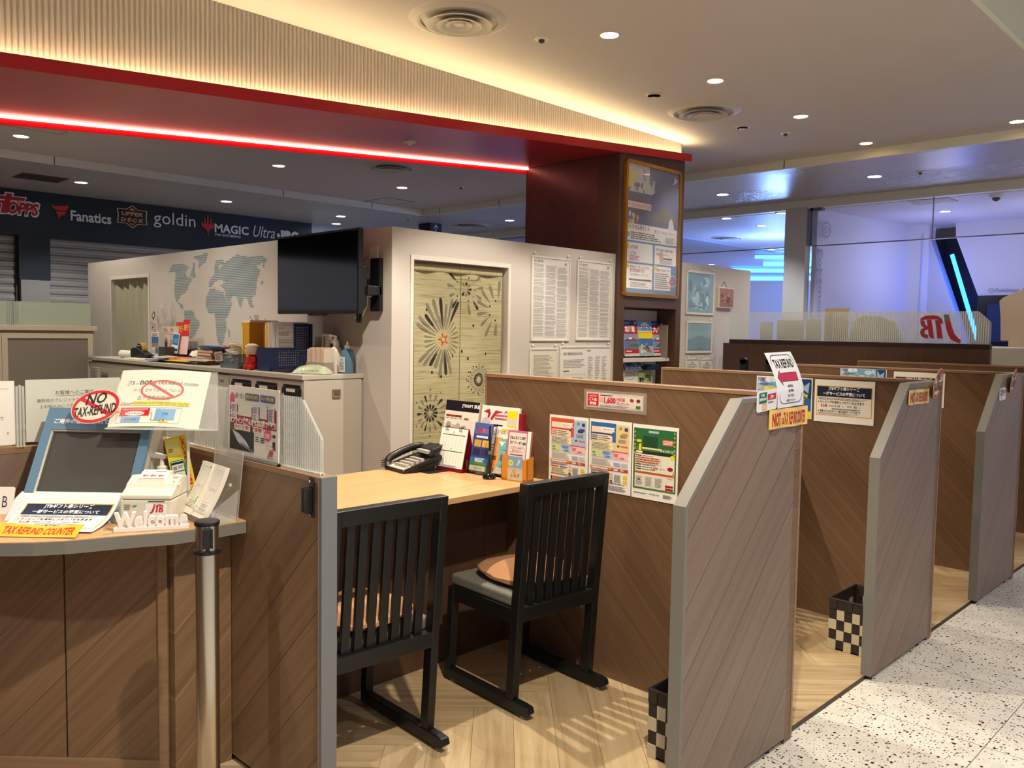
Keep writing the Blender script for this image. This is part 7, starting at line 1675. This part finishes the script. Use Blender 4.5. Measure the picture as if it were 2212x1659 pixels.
neon((-9.87, 17.15, 2.885), (-7.4, 18.95, 2.885), .045, NEONC, 'third blue light line across the store ceiling', GL)
neon((-10.9, 19.9, 2.885), (-8.4, 21.3, 2.885), .05, NEONC, 'farthest blue light line above the white store wall', GL)
for x, y, lb in ((-5.872, 11.0, 'bright downlight in the blue store ceiling left of the white store pillar'), (-5.873, 10.046, 'downlight close to the store head beam, left of the pillar'), (-5.093, 10.034, 'downlight at the store pillar top'),
                 (-9.8, 16.2, 'far store downlight over the white wall corner'), (-7.37, 14.18, 'store downlight beside the nearest blue line'), (-3.488, 10.05, 'store downlight just behind the glass right of the pillar'), (-3.491, 11.074, 'bright store downlight over the side wall right of the pillar')):
    downlight(x, y, 2.98 if x > -7.5 else 2.955, lb, .06, False)
diffuser(-7.02, 12.056, 2.98, .26, 'faint round air diffuser in the blue store ceiling')
hatch(-3.56, 10.0, -3.12, 10.33, 2.98, 'access panel outline in the store ceiling right of the pillar')
o = thing('dome_camera', 'white dome camera on the store ceiling at upper right', 'camera', (-2.682, 10.105, 2.98))
MB().lathe([(.07, 0), (.07, -.025), (.045, -.035)], WHITE_P, n=24).build('mount', o, smooth=True); MB().lathe([(.042, -.033), (.036, -.055), (.02, -.07), (0, -.074)], BLACK_G, n=20).build('dome', o, smooth=True)
o = thing('store_monitor', 'black monitor on the store wall beside the beige curved panel', 'monitor', (-3.2, 12.1, 1.28))
MB().box(-.17, 0, .0, .45, .06, .72, BLACK).build('casing', o, .01); MB().box(-.05, -.004, .12, .40, .0, .60, mat('monitor_glow', '2a3a6a', .2)).build('screen', o)
MB().box(-.05, .01, -1.28, .35, .05, 0, BLACK).build('stand', o)
tag(MB().box(-3.9, 10.9, 0, -.6, 11.5, 1.35, mat('store_counter', 'd9cbb0', .5)).build('display_counter'), 'long pale display counter inside the store, seen through the ribbed screen', 'counter')
for x, y, p, c in ((-6.3, 12.3, 150, (.22, .40, 1)), (-7.2, 16.5, 330, (.20, .38, 1)), (-3.6, 11.3, 16, (.55, .58, 1)), (-2.2, 11.0, 22, (.55, .58, 1))):
    l = bpy.data.lights.new('store_lamp', 'POINT'); l.energy = p; l.color = c; l.shadow_soft_size = .25
    q = bpy.data.objects.new('store_lamp', l); COL.objects.link(q); q.location = (x, y, 2.3)
